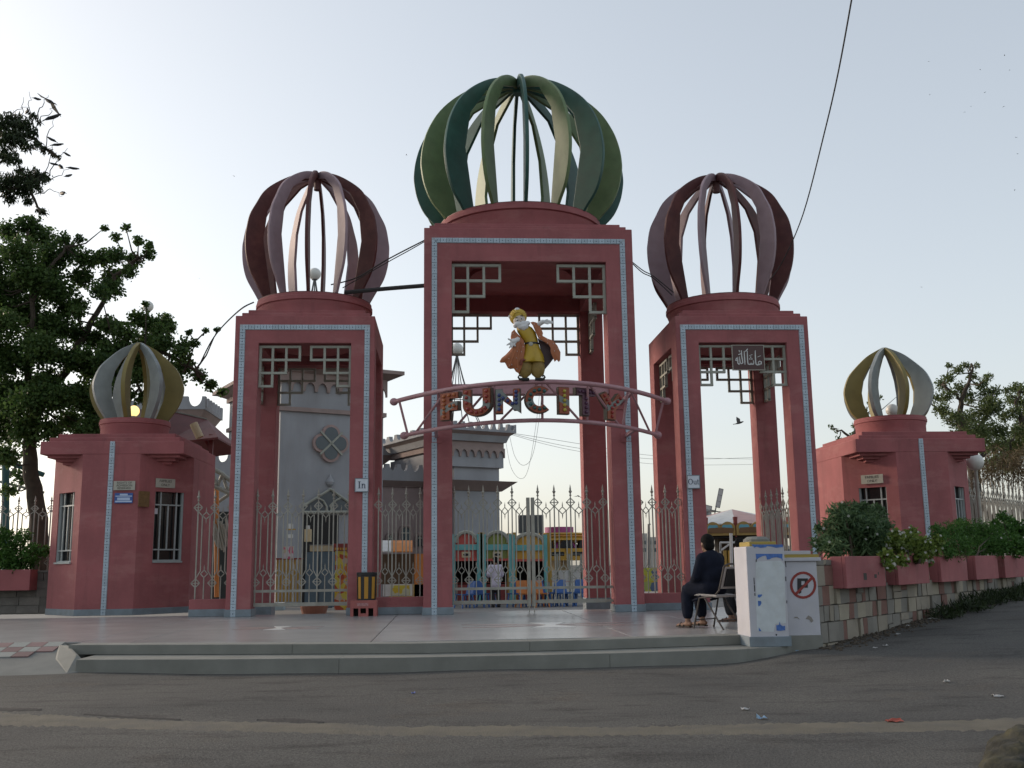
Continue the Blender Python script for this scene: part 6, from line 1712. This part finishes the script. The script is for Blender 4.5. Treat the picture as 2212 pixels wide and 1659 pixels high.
def seated(label, base, rz, cloth, cloth2, lean=.10, seat=.47, cross=False, head_turn=0.0, k=1.0):
    """local frame: facing +Y, base on the floor under the hips"""
    t = thing('person', label, 'person', base, rz)
    hp = V3(0, 0, seat+.10); ch = V3(0, lean*.3, seat+.40); nk = V3(0, lean*.75, seat+.565); hc = V3(0, lean*1.15+.02, seat+.70)
    sh = [V3(s*.185, lean*.65, seat+.50) for s in (-1, 1)]
    el = [V3(s*.245, lean*.65+.06, seat+.25) for s in (-1, 1)]; wr = [V3(s*.13, .27, seat+.17) for s in (-1, 1)]
    hi = [V3(s*.10, 0, seat+.07) for s in (-1, 1)]
    kn = [V3(-.15, .37, seat+.05), V3(.10, .39, seat+.06)]
    an = [V3(-.20, .34, .09), V3(.05, .28, .10)]
    if cross: kn[1] = V3(.02, .44, seat+.14); an[1] = V3(-.10, .58, .24)
    b = MB(); b.ell(hp, (.165,.12,.12)); b.ell(ch, (.165,.105,.20)); b.ell((hp+ch)/2, (.145,.105,.17))
    taper(b, [ch+V3(0,.02,.08), nk, hc-V3(0,.01,.05)], [.11,.062,.052])
    hk = 1.13; s_, f_, u_ = head(b, hc, (sin(head_turn), cos(head_turn)), hk)
    for i in (0, 1):
        taper(b, [sh[i], el[i], wr[i]], [.055,.042,.028]); hand(b, wr[i], V3(-(wr[i].x)*.6, .12, -.05), V3(0, .2, 1))
        taper(b, [hi[i], kn[i], an[i]], [.085,.06,.038]); d = (V3(0,.2,0) if not (cross and i) else V3(-.02,.17,-.09))
        taper(b, [an[i]-V3(0,.05,.035), an[i]+d*.5-V3(0,0,.052), an[i]+d-V3(0,0,.06)], [.034,.034,.024])
    fused(b, 'body', M['skin'], t)
    g = MB(); g.ell(hp-V3(0,.01,.01), (.21,.165,.15)); g.ell(ch, (.215,.145,.225)); g.ell((hp+ch)/2+V3(0,-.02,0), (.205,.155,.2))
    taper(g, [sh[0], ch+V3(0,.02,.12), sh[1]], [.078,.10,.078]); taper(g, [ch+V3(0,.02,.10), nk-V3(0,0,.01)], [.105,.072])
    for i in (0, 1):
        taper(g, [sh[i], el[i], wr[i]-(wr[i]-el[i])*.08], [.082,.068,.055])
        taper(g, [hi[i]+V3(0,0,.02), hi[i].lerp(kn[i], .85)+V3(0,0,.02)], [.125,.105])
    for s in (-1, 1): taper(g, [V3(s*.17,-.02,seat+.08), V3(s*.19,.12,seat-.06), V3(s*.19,.24,seat-.09)], [.035,.025,.02])
    fused(g, 'tunic', cloth, t, .016, 5)
    l = MB()
    for i in (0, 1): taper(l, [hi[i], kn[i], kn[i].lerp(an[i], .55), kn[i].lerp(an[i], .78)], [.115,.098,.088,.075])
    fused(l, 'trousers', cloth2, t, .016, 4)
    h = MB(); R = Matrix((s_, f_, u_)).transposed()
    h.ell(hc+u_*.05-f_*.014, (.095,.112,.104), 16, 12, R); h.ell(hc-f_*.058-u_*.017, (.086,.068,.086), 14, 10, R)
    fused(h, 'hair', M['hair'], t, .012, 3)
    for i in (0, 1):
        d = (V3(0,.25,0) if not (cross and i) else V3(-.02,.22,-.11)); c0 = an[i]-V3(0,.06,.082)
        s1 = MB(); side = V3(.046,0,0)
        s1.hexa([c0-side*.8, c0+side*.8, c0+d+side, c0+d-side]+[q+V3(0,0,.018) for q in (c0-side*.8, c0+side*.8, c0+d+side, c0+d-side)])
        for q in (.45, .75): s1.tube([c0+d*q-side+V3(0,0,.01), c0+d*q+V3(0,0,.062), c0+d*q+side+V3(0,0,.01)], .011, 6)
        s1.build('sandal', M['sandal'], t, local=True)
    return t

def folding_chair(label, base, rz, seat=.45):
    """metal chair: padded seat and back, bent tube frame; faces +Y"""
    t = thing('metal_chair', label, 'chair', base, rz)
    MB().hexa([V3(-.21,-.21,seat-.02), V3(.21,-.21,seat-.02), V3(.20,.22,seat+.0), V3(-.20,.22,seat+.0), V3(-.22,-.22,seat+.015), V3(.22,-.22,seat+.015), V3(.21,.23,seat+.04), V3(-.21,.23,seat+.04)]).build('seat', cm('worn_white_vinyl', (.30,.28,.27)), t, local=True, bevel=.012)
    MB().hexa([V3(-.19,-.275,seat+.10), V3(.19,-.275,seat+.10), V3(.19,-.25,seat+.10), V3(-.19,-.25,seat+.10), V3(-.19,-.37,seat+.40), V3(.19,-.37,seat+.40), V3(.19,-.345,seat+.40), V3(-.19,-.345,seat+.40)]).build('backrest', cm('worn_white_vinyl', (.30,.28,.27)), t, local=True, bevel=.012)
    MB().hexa([V3(-.15,-.30,seat+.13), V3(.15,-.30,seat+.13), V3(.15,-.285,seat+.13), V3(-.15,-.285,seat+.13), V3(-.15,-.378,seat+.37), V3(.15,-.378,seat+.37), V3(.15,-.363,seat+.37), V3(-.15,-.363,seat+.37)]).build('back_pad', M['blackcloth'], t, local=True)
    fm = cm('rusty_tube', (.06,.05,.045))
    for s in (-1, 1):
        MB().tube([V3(s*.21,.24,0), V3(s*.20,.12,seat-.03), V3(s*.20,-.16,seat+.0), V3(s*.20,-.25,seat+.08), V3(s*.20,-.36,seat+.41)], .0125, 8).build('side_frame', fm, t, local=True)
        MB().tube([V3(s*.205,-.30,0), V3(s*.20,.02,seat-.03)], .0125, 8).build('leg', fm, t, local=True)
    MB().tube([V3(-.20,-.36,seat+.41), V3(-.12,-.375,seat+.44), V3(.12,-.375,seat+.44), V3(.20,-.36,seat+.41)], .0125, 8).build('top_bar', fm, t, local=True)
    MB().tube([V3(-.205,.20,.12), V3(.205,.20,.12)], .009, 6).build('stretcher', fm, t, local=True)
    MB().tube([V3(-.205,-.22,.12), V3(.205,-.22,.12)], .009, 6).build('stretcher', fm, t, local=True)
    return t
fb = at(1500, 1361, Z=0); hb_ = at(1543, 1357, Z=0)
rzm = radians(34)                       # he faces left and away from the viewer
fdir = Vector((-sin(rzm), cos(rzm), 0))
mbase = Vector((hb_.x+.02, hb_.y+.0, 0))
seated('man in navy tunic and sandals sitting with his back to the viewer', mbase, rzm, M['navy'], M['navy2'], lean=.06, cross=False, head_turn=.35)
folding_chair('metal chair with worn white vinyl seat under the man in navy', mbase-fdir*.02, rzm)
b2 = at(1612, 1345, Z=0); b2 = Vector((b2.x+.24, b2.y+.45, -.03))
seated('person in black sitting mostly hidden behind the white pillar', b2, radians(75), M['blackcloth'], M['blackcloth'], lean=.10, cross=False, head_turn=1.1)
folding_chair('second metal chair half hidden behind the white pillar', b2+Vector((.02,0,0)), radians(75))
rb = at(1593, 1240, Y=b2.y-.2)
rg = MB(); rg.ell(rb, (.05,.04,.075)); tag(fused(rg, 'red_bundle', red, None, .012, 3, False), 'small red bundle hanging on the second chair beside the pillar', 'bundle')

# man in a white shirt walking behind the gate
def standing(label, base, rz, H=1.68):
    k = H/1.75; t = thing('person', label, 'person', base, rz)
    q = lambda *a: V3(*a)*k
    hp, ch, nk, hc = q(0,0,.94), q(0,-.01,1.27), q(0,.02,1.50), q(0,.045,1.635)
    sh = [q(s*.19,0,1.42) for s in (-1, 1)]; el = [q(-.27,-.05,1.16), q(.26,.08,1.15)]; wr = [q(-.22,.12,.98), q(.22,.20,.95)]
    hi = [q(s*.09,0,.92) for s in (-1, 1)]; kn = [q(-.10,.07,.50), q(.09,.0,.50)]; an = [q(-.10,-.02,.09), q(.09,-.10,.10)]
    b = MB(); b.ell(hp, q(.16,.11,.12)); b.ell(ch, q(.165,.105,.22)); b.ell((hp+ch)/2, q(.14,.10,.2))
    taper(b, [ch+q(0,0,.1), nk, hc-q(0,0,.05)], [.10,.058,.05]); s_, f_, u_ = head(b, hc, (-.45, .9))
    for i in (0, 1):
        taper(b, [sh[i], el[i], wr[i]], [.052,.04,.027]); hand(b, wr[i], q(0,.05,-.2), q(-1 if i else 1,0,0))
        taper(b, [hi[i], kn[i], an[i]], [.085,.055,.04]); taper(b, [an[i]-q(0,.04,.04), an[i]+q(0,.15,-.06)], [.035,.03])
    fused(b, 'body', M['skin'], t)
    g = MB(); g.ell(ch, q(.20,.135,.22)); g.ell((hp+ch)/2, q(.195,.14,.24)); g.ell(hp-q(0,0,.02), q(.195,.145,.16))
    taper(g, [sh[0], ch+q(0,0,.12), sh[1]], [.075,.10,.075]); taper(g, [hp, hp-q(0,0,.16)], [.17,.18])
    for i in (0, 1): taper(g, [sh[i], el[i], el[i].lerp(wr[i], .25)], [.08,.072,.068])
    fused(g, 'shirt', M['wshirt'], t, .016, 4)
    l = MB(); l.ell(hp-q(0,0,.04), q(.165,.12,.12))
    for i in (0, 1): taper(l, [hi[i], kn[i], an[i]+q(0,0,.02)], [.105,.08,.066])
    fused(l, 'trousers', M['trou'], t, .016, 4)
    h = MB(); R = Matrix((s_, f_, u_)).transposed(); h.ell(hc+u_*.045-f_*.012, (.083,.098,.09), 14, 10, R); h.ell(hc-f_*.05-u_*.01, (.072,.056,.07), 12, 9, R)
    fused(h, 'hair', M['hair'], t, .012, 3)
    for i in (0, 1):
        s1 = MB(); taper(s1, [an[i]-q(0,.06,.05), an[i]+q(0,.08,-.05), an[i]+q(0,.18,-.06)], [.045,.045,.03]); fused(s1, 'shoe', M['black'], t, .012, 2)
mp = at(1071, 1312, Z=ZI); hgt = at(1071, 1204, Y=mp.y).z-ZI
standing('man in white shirt and dark trousers walking behind the central gate', (mp.x, mp.y, ZI), radians(12), hgt)

# ================================================================== STATUE ON THE LETTER ARCH
Ys = uM.y
def S(x, y, d=0.0): return at(1052.6+.12311*x, 644.1+.12311*y, Y=Ys+d)
U = (S(1000, 700)-S(0, 700)).x/1000.0      # metres per picture unit
sty = mat('statue_yellow', (.44,.29,.022), .45, .08, 8, .1, 40, c2=(.34,.20,.02), c2w=.5, c2scale=5)
sto = mat('statue_orange', (.36,.115,.04), .5, .1, 8, .1, 40, c2=(.28,.08,.03), c2w=.5, c2scale=5)
stw = mat('statue_white', (.62,.62,.62), .4, .05, 8, 0)
stf = mat('statue_face', (.50,.42,.36), .45, .05, 8, 0)
std = mat('statue_lining', (.05,.028,.03), .6, .15, 8, 0)
stt = mat('statue_trousers', (.24,.16,.04), .6, .15, 20, .2, 40)
st = thing('statue', 'painted statue of a white bearded man in yellow robe and orange cloak', 'statue', S(775, 1440))
def ring_(cx, y, hw, hd, d0=0.0, n=20): 
    c = S(cx, y, d0); return [c+Vector((hw*U*cos(2*pi*k/n), hd*U*sin(2*pi*k/n), 0)) for k in range(n)]
rb_ = MB().loft([ring_(770,1135,215,150), ring_(790,1130,222,155), ring_(800,1000,185,140), ring_(790,900,145,120), ring_(780,800,120,105), ring_(740,700,140,115), ring_(690,600,160,115), ring_(650,520,140,95), ring_(630,470,70,60)]).build('robe', sty, st, smooth=True)
MB().loft([ring_(782,818,124,110), ring_(782,822,128,114), ring_(781,788,126,112), ring_(781,784,120,106)]).build('belt', M['black'], rb_)
MB().ell(S(765,803,-.115), (40*U,14*U,36*U), 14, 8).build('buckle', M['plaque'], rb_)
for cx, w in ((660,138), (885,126)):
    tq = MB().loft([ring_(cx,1405,40,38), ring_(cx,1385,52,48), ring_(cx,1340,105,80), ring_(cx,1260,w,95), ring_(cx,1180,w*.98,100), ring_(cx,1110,w*.8,90)]).build('trouser_leg', stt, st, smooth=True)
for s_, cx, tx in ((-1,690,555), (1,880,1000)):
    sh_ = MB(); sh_.tube([S(cx+s_*-40,1425,-.02), S(cx+s_*60,1425,-.04), S(tx-s_*10,1420,-.06), S(tx+s_*12,1385,-.06), S(tx-s_*5,1358,-.06), S(tx-s_*38,1366,-.06), S(tx-s_*30,1388,-.06)], [.03,.03,.022,.017,.014,.011,.007], 8)
    sh_.build('curled_shoe', M['black'], st, smooth=True)
def hd(x, y, d): return S(x, y, d)
hdm = MB(); hdm.ell(hd(560,390,-.02), (112*U,100*U,130*U), 18, 14)
hd_o = hdm.build('head', stf, st, smooth=True)
tb = MB(); tb.ell(hd(540,330,.03), (155*U,135*U,150*U), 20, 14)
tbo = tb.build('turban', sty, st, smooth=True)
for k in range(9):
    a = -1.25+.31*k
    MB().tube([hd(540+150*sin(a)*q, 330-150*cos(a)*q*.95, -.02-.11*(1-q*q)) for q in (.55,.75,.92,1.02)], [.012,.014,.014,.008], 6).build('turban_fold', sty, tbo)
MB().ell(hd(525,200,-.03), (48*U,34*U,34*U), 12, 8).build('turban_jewel', stw, tbo)
MB().ell(hd(392,325,.0), (22*U,22*U,34*U), 10, 7).build('turban_clasp', stw, tbo)
brd = MB(); brd.ell(hd(602,455,-.085), (140*U,55*U,62*U), 16, 10); brd.ell(hd(625,505,-.09), (105*U,48*U,50*U), 14, 9); brd.tube([hd(632,500,-.09), hd(645,545,-.10), hd(655,572,-.10)], [.075,.04,.008], 10); brd.ell(hd(490,475,-.06), (40*U,40*U,55*U)); brd.ell(hd(705,440,-.06), (50*U,40*U,45*U))
fused(brd, 'beard', stw, st, .012, 4, False)
MB().ell(hd(585,398,-.125), (20*U,24*U,18*U), 10, 7).build('nose', stf, hd_o, smooth=True)
for x, y in ((525,388), (600,358)):
    MB().ell(hd(x,y,-.105), (24*U,14*U,17*U), 10, 7).build('eye', stw, hd_o, smooth=True); MB().ell(hd(x+4,y+2,-.122), (10*U,8*U,11*U), 8, 6).build('pupil', M['black'], hd_o)
    MB().tube([hd(x-32,y-40,-.10), hd(x-2,y-54,-.11), hd(x+30,y-44,-.10)], .007, 5).build('eyebrow', M['ink'], hd_o)
def cloak(name, pts, m, d0, d1, bulge=.0):
    cx = sum(p[0] for p in pts)/len(pts); cy = sum(p[1] for p in pts)/len(pts)
    n = len(pts); F_ = [S(x, y, d0) for x, y in pts]; B_ = [S(x, y, d1) for x, y in pts]
    fi = [S(cx+(x-cx)*.55, cy+(y-cy)*.55, d0-bulge) for x, y in pts]
    mb = MB(); mb.add(F_+B_+fi, [[i, (i+1) % n, 2*n+(i+1) % n, 2*n+i] for i in range(n)]+[list(range(2*n, 3*n)), list(range(n, 2*n))]+[[i, (i+1) % n, n+(i+1) % n, n+i] for i in range(n)])
    return mb.build(name, m, st, smooth=True, bevel=.008)
cl_ = cloak('cloak', [(475,545),(425,595),(408,690),(440,850),(400,910),(330,985),(250,1050),(215,1112),(235,1135),(310,1130),(335,1180),(360,1225),(400,1245),(465,1235),(500,1290),(560,1325),(610,1200),(640,1110),(650,1000),(665,860),(640,740),(560,650),(500,590)], sto, -.10, .06, .04)
for px in ([(520,700),(500,900),(430,1080),(390,1200)], [(600,780),(560,950),(520,1100),(540,1220)]):
    MB().tube([S(x, y, -.135) for x, y in px], [.012,.02,.022,.014], 6).build('cloak_fold', sto, cl_, smooth=True)
MB().tube([S(590,1170,-.13), S(600,1100,-.14), S(640,1075,-.14), S(668,1090,-.14)], [.02,.026,.026,.012], 8).build('cloak_curl', cm('rust', (.20,.05,.03)), cl_, smooth=True)
cl2 = cloak('cloak_side', [(755,425),(800,412),(860,425),(930,490),(915,580),(950,650),(1060,710),(1150,740),(1230,830),(1285,950),(1280,1090),(1255,1122),(1218,1082),(1180,1120),(1165,1060),(1165,960),(1100,840),(1000,770),(900,710),(840,580),(800,480)], sto, -.12, -.02, .02)
cloak('cloak_lining', [(880,700),(1000,770),(1100,840),(1165,960),(1160,1065),(1080,1170),(1000,1262),(985,1120),(940,920)], std, -.02, .05, .0)
for (x, y) in ((455,615),(420,640),(530,680),(570,720),(630,850),(525,930),(600,940),(515,1050),(380,1062),(430,1165),(520,1240),(825,455),(920,675),(1060,730),(1060,790),(1160,795),(1180,925),(1240,890)):
    MB().ell(S(x, y, -.148), (7*U,6*U,7*U), 6, 4).build('star_dot', stw, cl_)
def shand(px, fingers, nm):
    mb = MB(); mb.ell(S(px[0], px[1], -.15), (px[2]*U, 24*U, px[3]*U), 12, 8)
    for f in fingers: mb.tube([S(px[0]+(f[0]-px[0])*q, px[1]+(f[1]-px[1])*q, -.15-.02*q) for q in (.3,.6,.85,1.0)], [.019,.018,.016,.010], 7)
    taper(mb, [S(*px[4], -.11), S(px[0], px[1], -.15)], [.045,.04]); fused(mb, nm, stw, st, .009, 3, False)
shand((460,760,62,55,(535,725)), [(355,708),(333,828),(383,880),(432,872),(492,852)], 'hand')
shand((975,415,62,36,(915,450)), [(1065,372),(1110,395),(1155,412),(1158,440),(1075,455)], 'hand')

# ================================================================== WASTE BIN
def Bn(x, y, Y): return at(754.1+.07577*x, 1217.5+.07577*y, Y=Y)
yb = at(785, 1331.5, Z=0).y
bk = thing('bin_stand', 'pink block stand with three square holes under the striped bin', 'stand', (Bn(400,1500,yb).x, yb+.2, 0))
x0, x1 = Bn(30,1400,yb).x, Bn(785,1400,yb).x; zt = Bn(400,1050,yb).z; dpt = .42
zh1, zh0 = Bn(0,1280,yb).z, 0.0
hs = [(Bn(a,1400,yb).x, Bn(b,1400,yb).x, Bn(0,c,yb).z) for a, b, c in ((115,262,1505), (318,480,1430), (545,690,1505))]
mb = MB().box((x0, yb, zh1), (x1, yb+dpt, zt)); prev = x0
for a, b, zlow in hs: mb.box((prev, yb+.001, 0), (a, yb+dpt-.001, zh1)); prev = b
mb.box((prev, yb+.001, 0), (x1, yb+dpt-.001, zh1)); mb.box((hs[1][0]-.001, yb+.002, 0), (hs[1][1]+.001, yb+dpt-.002, max(.02, hs[1][2])))
mb.build('block', mat('salmon_block', (.33,.105,.095), .85, .1, 6, .3, 60), bk); MB().box((x0+.02, yb+.2, .001), (x1-.02, yb+.24, zh1)).build('hole_back', M['dark'], bk)
MB().box((Bn(245,0,yb).x, yb-.003, Bn(0,1215,yb).z), (Bn(560,0,yb).x, yb, Bn(0,1130,yb).z)).build('faded_lettering', mat('faded_white', (.34,.17,.17), .85, .3, 30, 0), bk)
wb_ = thing('waste_bin', 'black waste bin with yellow vertical stripes beside the left tower', 'bin', ((x0+x1)/2+.03, yb+.21, zt))
cxb = (Bn(185,300,yb).x+Bn(775,300,yb).x)/2; rt = (Bn(775,300,yb).x-Bn(185,300,yb).x)/2; zr0, zr1 = Bn(0,355,yb).z, Bn(0,255,yb).z
n = 48; rbm = rt*.90
rings = []
for q in range(5):
    u = q/4; r = rbm+(rt*.955-rbm)*u; rings.append([Vector((cxb+r*cos(2*pi*k/n), yb+.24+r*sin(2*pi*k/n), zt+(zr0-zt)*u)) for k in range(n)])
MB().loft(rings).build('body', M['black'], wb_, smooth=True)
for j in range(8):
    a0 = -pi/2+j*pi/4+.02
    rr_ = [[], []]
    vs, fs = [], []
    for u, zz in ((.0, zt+.03), (1.0, zr0-.02)):
        r = rbm+(rt*.955-rbm)*u+.006
        for k in range(7):
            a = a0-.2+.4*k/6; vs.append((cxb+r*cos(a), yb+.24+r*sin(a), zz))
        for k in range(7):
            a = a0-.2+.4*k/6; vs.append((cxb+(r-.008)*cos(a), yb+.24+(r-.008)*sin(a), zz))
    for k in range(6): fs += [[k, k+1, 14+k+1, 14+k], [7+k, 7+k+1, 21+k+1, 21+k]]
    MB().add(vs, fs).build('stripe', cm('bin_yellow', (.42,.21,.02)), wb_)
MB().lathe([(rt*.93, zr0), (rt*1.0, zr0+.005), (rt*1.02, zr1-.01), (rt*.98, zr1), (rt*.88, zr1), (rt*.86, zr0+.02)], (cxb, yb+.24, 0), 40).build('rim', M['black'], wb_, smooth=True)

# ================================================================== CABLES
def cable(label, px, r, m='cable', sub=6, name='cable'):
    P = [at(x, y, Y=Y) for x, y, Y in px]; out = []
    for i in range(len(P)-1):
        p0, p1, p2, p3 = P[max(i-1,0)], P[i], P[i+1], P[min(i+2, len(P)-1)]
        for k in range(sub):
            t = k/sub; out.append(.5*((2*p1)+(-p0+p2)*t+(2*p0-5*p1+4*p2-p3)*t*t+(-p0+3*p1-3*p2+p3)*t**3))
    out.append(P[-1])
    o = MB().tube(out, r, 6).build(name, M[m]); return tag(o, label, 'cable')
cable('long cable dropping from the top of the picture to the right maroon dome', [(1850,-60,-9),(1812,150,-7),(1780,290,-5.4),(1735,462,-3),(1692,562,-1),(1662,606,.4)], .011)
cable('thick dark conduit running from the left dome to the central tower', [(745,632,1.0),(830,624,.8),(917,617,.5)], .045)
cable('upper cable from the left dome up to the central tower', [(715,615,1.2),(770,600,1.0),(838,560,.8),(917,519,.5)], .014)
cable('lower twin cable from the left dome up to the central tower', [(740,622,1.1),(838,566,.85),(880,543,.7),(917,522,.52)], .010)
cable('upper cable between the central tower and the right dome', [(1367,567,1.0),(1390,585,.9),(1412,597,.9),(1455,632,1.1)], .012)
cable('lower cable between the central tower and the right dome', [(1367,570,1.05),(1388,589,.95),(1413,602,.95),(1452,638,1.15)], .012)
cable('cable drooping from the left tower cornice into the leafy tree', [(548,653,.6),(520,668,.6),(480,706,2.5),(455,740,4.0),(430,790,5.5)], .016)
cable('thin wire looping below the letters to the castle tower', [(1100,938,20),(1112,985,19.5),(1130,1005,19),(1150,985,18),(1165,900,16),(1180,745,12)], .007, 'wiregrey')
cable('second thin wire hanging straight behind the letters', [(1092,950,20),(1104,1010,19.6),(1125,1034,19),(1142,1010,18),(1160,900,16),(1176,735,12)], .006, 'wiregrey')
cable('highest thin power line crossing behind the central tower', [(1095,934,24),(1180,947,26),(1260,960,28),(1420,985,34),(1640,992,40)], .009, 'wiregrey')
cable('middle thin power line crossing behind the central tower', [(1095,934,24),(1180,955,26),(1262,970,28),(1420,992,34),(1640,988,40)], .009, 'wiregrey')
cable('lowest thin power line crossing behind the central tower', [(1095,936,24),(1180,960,26),(1262,977,28),(1420,1003,34),(1640,1003,40)], .008, 'wiregrey')
for (x, y, Y) in ((545,655,.55),): pass

# ================================================================== BIRDS
def bird_mesh(open_=True, flap=.35):
    mb = MB(); mb.tube([(0,-.19,-.01), (0,-.12,0), (0,0,.005), (0,.12,.012), (0,.17,.02), (0,.205,.02), (0,.235,.012)], [.008,.03,.052,.045,.03,.028,.004], 8)
    mb.add([(-.02,-.14,0), (.02,-.14,0), (.045,-.27,0), (-.045,-.27,0), (-.02,-.14,.008), (.02,-.14,.008), (.045,-.27,.008), (-.045,-.27,.008)], [[0,1,2,3],[4,5,6,7],[0,1,5,4],[1,2,6,5],[2,3,7,6],[3,0,4,7]])
    for s in (-1, 1):
        if open_:
            a, b = V3(s*.22, .05, .22*sin(flap)), V3(s*.46, -.08, .34*sin(flap))
            P = [V3(s*.03,.08,.02), a+V3(0,.03,0), b, V3(s*.24,-.10,.20*sin(flap)), V3(s*.03,-.08,.02)]
        else:
            P = [V3(s*.035,.10,.03), V3(s*.055,.0,.02), V3(s*.03,-.24,-.005), V3(s*.01,-.10,.05)]
        n = len(P); mb.add(P+[p+V3(0,0,.01) for p in P], [list(range(n)), list(range(n, 2*n))]+[[i, (i+1) % n, n+(i+1) % n, n+i] for i in range(n)])
    return mb
BM = [bird_mesh(True, .5).mesh('bird', M['black'], True), bird_mesh(True, -.3).mesh('bird', M['black'], True)]
BP = bird_mesh(False).mesh('bird', M['black'], True)
def bird(label, x, y, Y, me, rot, sc, grp):
    o = put('bird', me, loc=at(x, y, Y=Y), rot=rot, scale=(sc,)*3); return tag(o, label, 'bird', grp)
bird('large dark bird spreading its wings on the topmost twig at left', 108, 220, 3.4, BM[1], (.5,.3,1.2), .9, 'birds perched in the dark tree')
PL = [('dark bird on a long bare twig below the largest bird',114,254,.9), ('small dark bird high on the twigs left of the largest bird',80,214,.6), ('small dark bird low among the upper twigs at far left',58,242,.6), ('dark bird perched upright above the slanting branch',112,302,.62), ('dark bird facing right beside the upright one',124,313,.62), ('dark bird on the rightmost high twig',145,334,.55), ('plump dark bird in the middle of the lower twigs',131,361,.9), ('small dark bird just left of the plump one',117,355,.55), ('thin dark bird at the right tip of the lower twigs',158,364,.6), ('dark bird under the right tip of the lower twigs',148,380,.6), ('lowest dark bird on the drooping right twig',135,418,.95)]
for i, (lab, x, y, s) in enumerate(PL): bird(lab, x, y, 3.45, BP, (.5-.25*(i % 3), .1, -1.2+.9*(i % 4)), s, 'birds perched in the dark tree')
bird('dark bird flying through the right tower opening', 1596, 914, 9, BM[0], (.2,.5,-1.9), .62, 'flying birds')
bird('dark bird flying just above the central gate pickets', 1250, 1072, 9, BM[1], (.3,.2,.4), .36, 'flying birds')
SK = [(2007,133),(2117,150),(2170,120),(2181,151),(2127,200),(2168,230),(2195,297),(2198,332),(2217,128),(2192,410),(2008,205),(2084,242),(2098,230),(1990,620)]
for i, (x, y) in enumerate(SK):
    bird('tiny distant bird high in the right part of the sky', x, y, 70, BM[i % 2], (.1,.2*(i % 3-1),.5*i), .3, 'distant birds in the sky')
for i, (x, y) in enumerate(((430,601),(505,380),(878,335))):
    bird('tiny distant bird in the pale left part of the sky', x, y, 70, BM[i % 2], (.1,.2,.8*i), .3, 'distant birds in the left sky')

# ================================================================== LITTER AND KERB STONE
def scrap(label, x, y, m, w, h, seed, zz=ZR):
    r = random.Random(seed); p = at(x, y, Z=zz); z = roadz(p.x, p.y)+.006
    w, h = w*.7, h*.7; mb = MB(); nx, ny = 4, 3; vs = [(p.x+w*(i/nx-.5)+r.uniform(-.1,.1)*w/4, p.y+h*(j/ny-.5)+r.uniform(-.1,.1)*h/3, z+abs(r.gauss(0, .010))) for j in range(ny+1) for i in range(nx+1)]
    mb.add(vs, [[j*(nx+1)+i, j*(nx+1)+i+1, (j+1)*(nx+1)+i+1, (j+1)*(nx+1)+i] for j in range(ny) for i in range(nx)])
    o = mb.build('litter_scrap', m); s = o.modifiers.new('solid', 'SOLIDIFY'); s.thickness = .003
    return tag(o, label, 'litter', 'litter on the road')
wp = cm('litter_white', (.34,.34,.33)); rp_ = cm('litter_red', (.30,.05,.025)); bp_ = cm('litter_blue', (.2,.32,.45))
scrap('white scrap of paper on the road right of centre', 1610, 1537, wp, .09, .06, 1); scrap('pale blue scrap on the sandy road strip', 1646, 1556, bp_, .11, .06, 2)
scrap('red crumpled wrapper on the sandy road strip', 1932, 1557, rp_, .17, .09, 3); scrap('white scrap near the right edge of the road', 2155, 1505, wp, .13, .08, 4)
scrap('small white scrap on the road towards the right', 2045, 1479, wp, .08, .05, 5); scrap('tiny blue scrap by the foot of the steps', 1723, 1424, bp_, .05, .04, 6); scrap('small blue bottle cap on the road left of centre', 893, 1499, cm('cap_blue', (.05,.09,.3)), .05, .04, 7)
for i, (x, y, w, lab) in enumerate(((2018,1353,.28,'largest white litter at the foot of the stone wall'), (2072,1345,.26,'white crumpled litter among weeds by the wall'), (2109,1330,.35,'grey white sheet of litter beside the weeds'), (2158,1325,.2,'white litter beyond the weeds, far right'), (1962,1362,.12,'small white scrap below the second planter'), (1890,1391,.10,'small white scrap by the wall near the painted wall'), (1912,1389,.12,'white scrap on dirt below the first planter'), (1940,1372,.10,'tiny white scrap below the gap of the planters'))):
    scrap(lab, x, y, wp, w*.8, w*.5, 20+i, -.1)
# crumbled dirt along the wall foot
rgd = random.Random(6); mb = MB()
for k in range(900):
    s = rgd.uniform(-.2, 9); w = abs(rgd.gauss(.08, .16)); p = WP(s, w, 0); r = rgd.uniform(.006, .028)
    mb.ell((p.x, p.y, roadz(p.x, p.y)+r*.3), (r, r*rgd.uniform(.7,1.2), r*.7), 5, 3)
tag(mb.build('dirt_crumbs', mat('dirt', (.075,.06,.045), .95, .3, 20, .3, 60)), 'brown dirt and crumbs along the foot of the stone wall', 'dirt', kind='stuff')
# broken kerb stone at the lower right corner
ks = MB(); kc = at(2178, 1640, Z=ZR); rgd = random.Random(12)
ks.ell(kc+vec(.25,-.05,.0), (.42,.30,.20), 16, 10); ks.ell(kc+vec(.05,-.20,.0), (.30,.22,.13), 14, 9); ks.ell(kc+vec(.5,.1,.02), (.35,.25,.24), 14, 9); ks.ell(kc+vec(-.15,-.33,-.02), (.2,.16,.10), 12, 8)
ko = fused(ks, 'kerb_stone', mat('mossy_stone', (.022,.021,.015), .95, .5, 9, 1.0, 25, c2=(.085,.075,.03), c2w=.8, c2scale=4), None, .03, 2, False)
dm = ko.modifiers.new('rough', 'DISPLACE'); tx_ = bpy.data.textures.new('lumps', 'CLOUDS'); tx_.noise_scale = .12; dm.texture = tx_; dm.strength = .09
tag(ko, 'mossy broken kerb stone in the lower right corner', 'kerb stone')
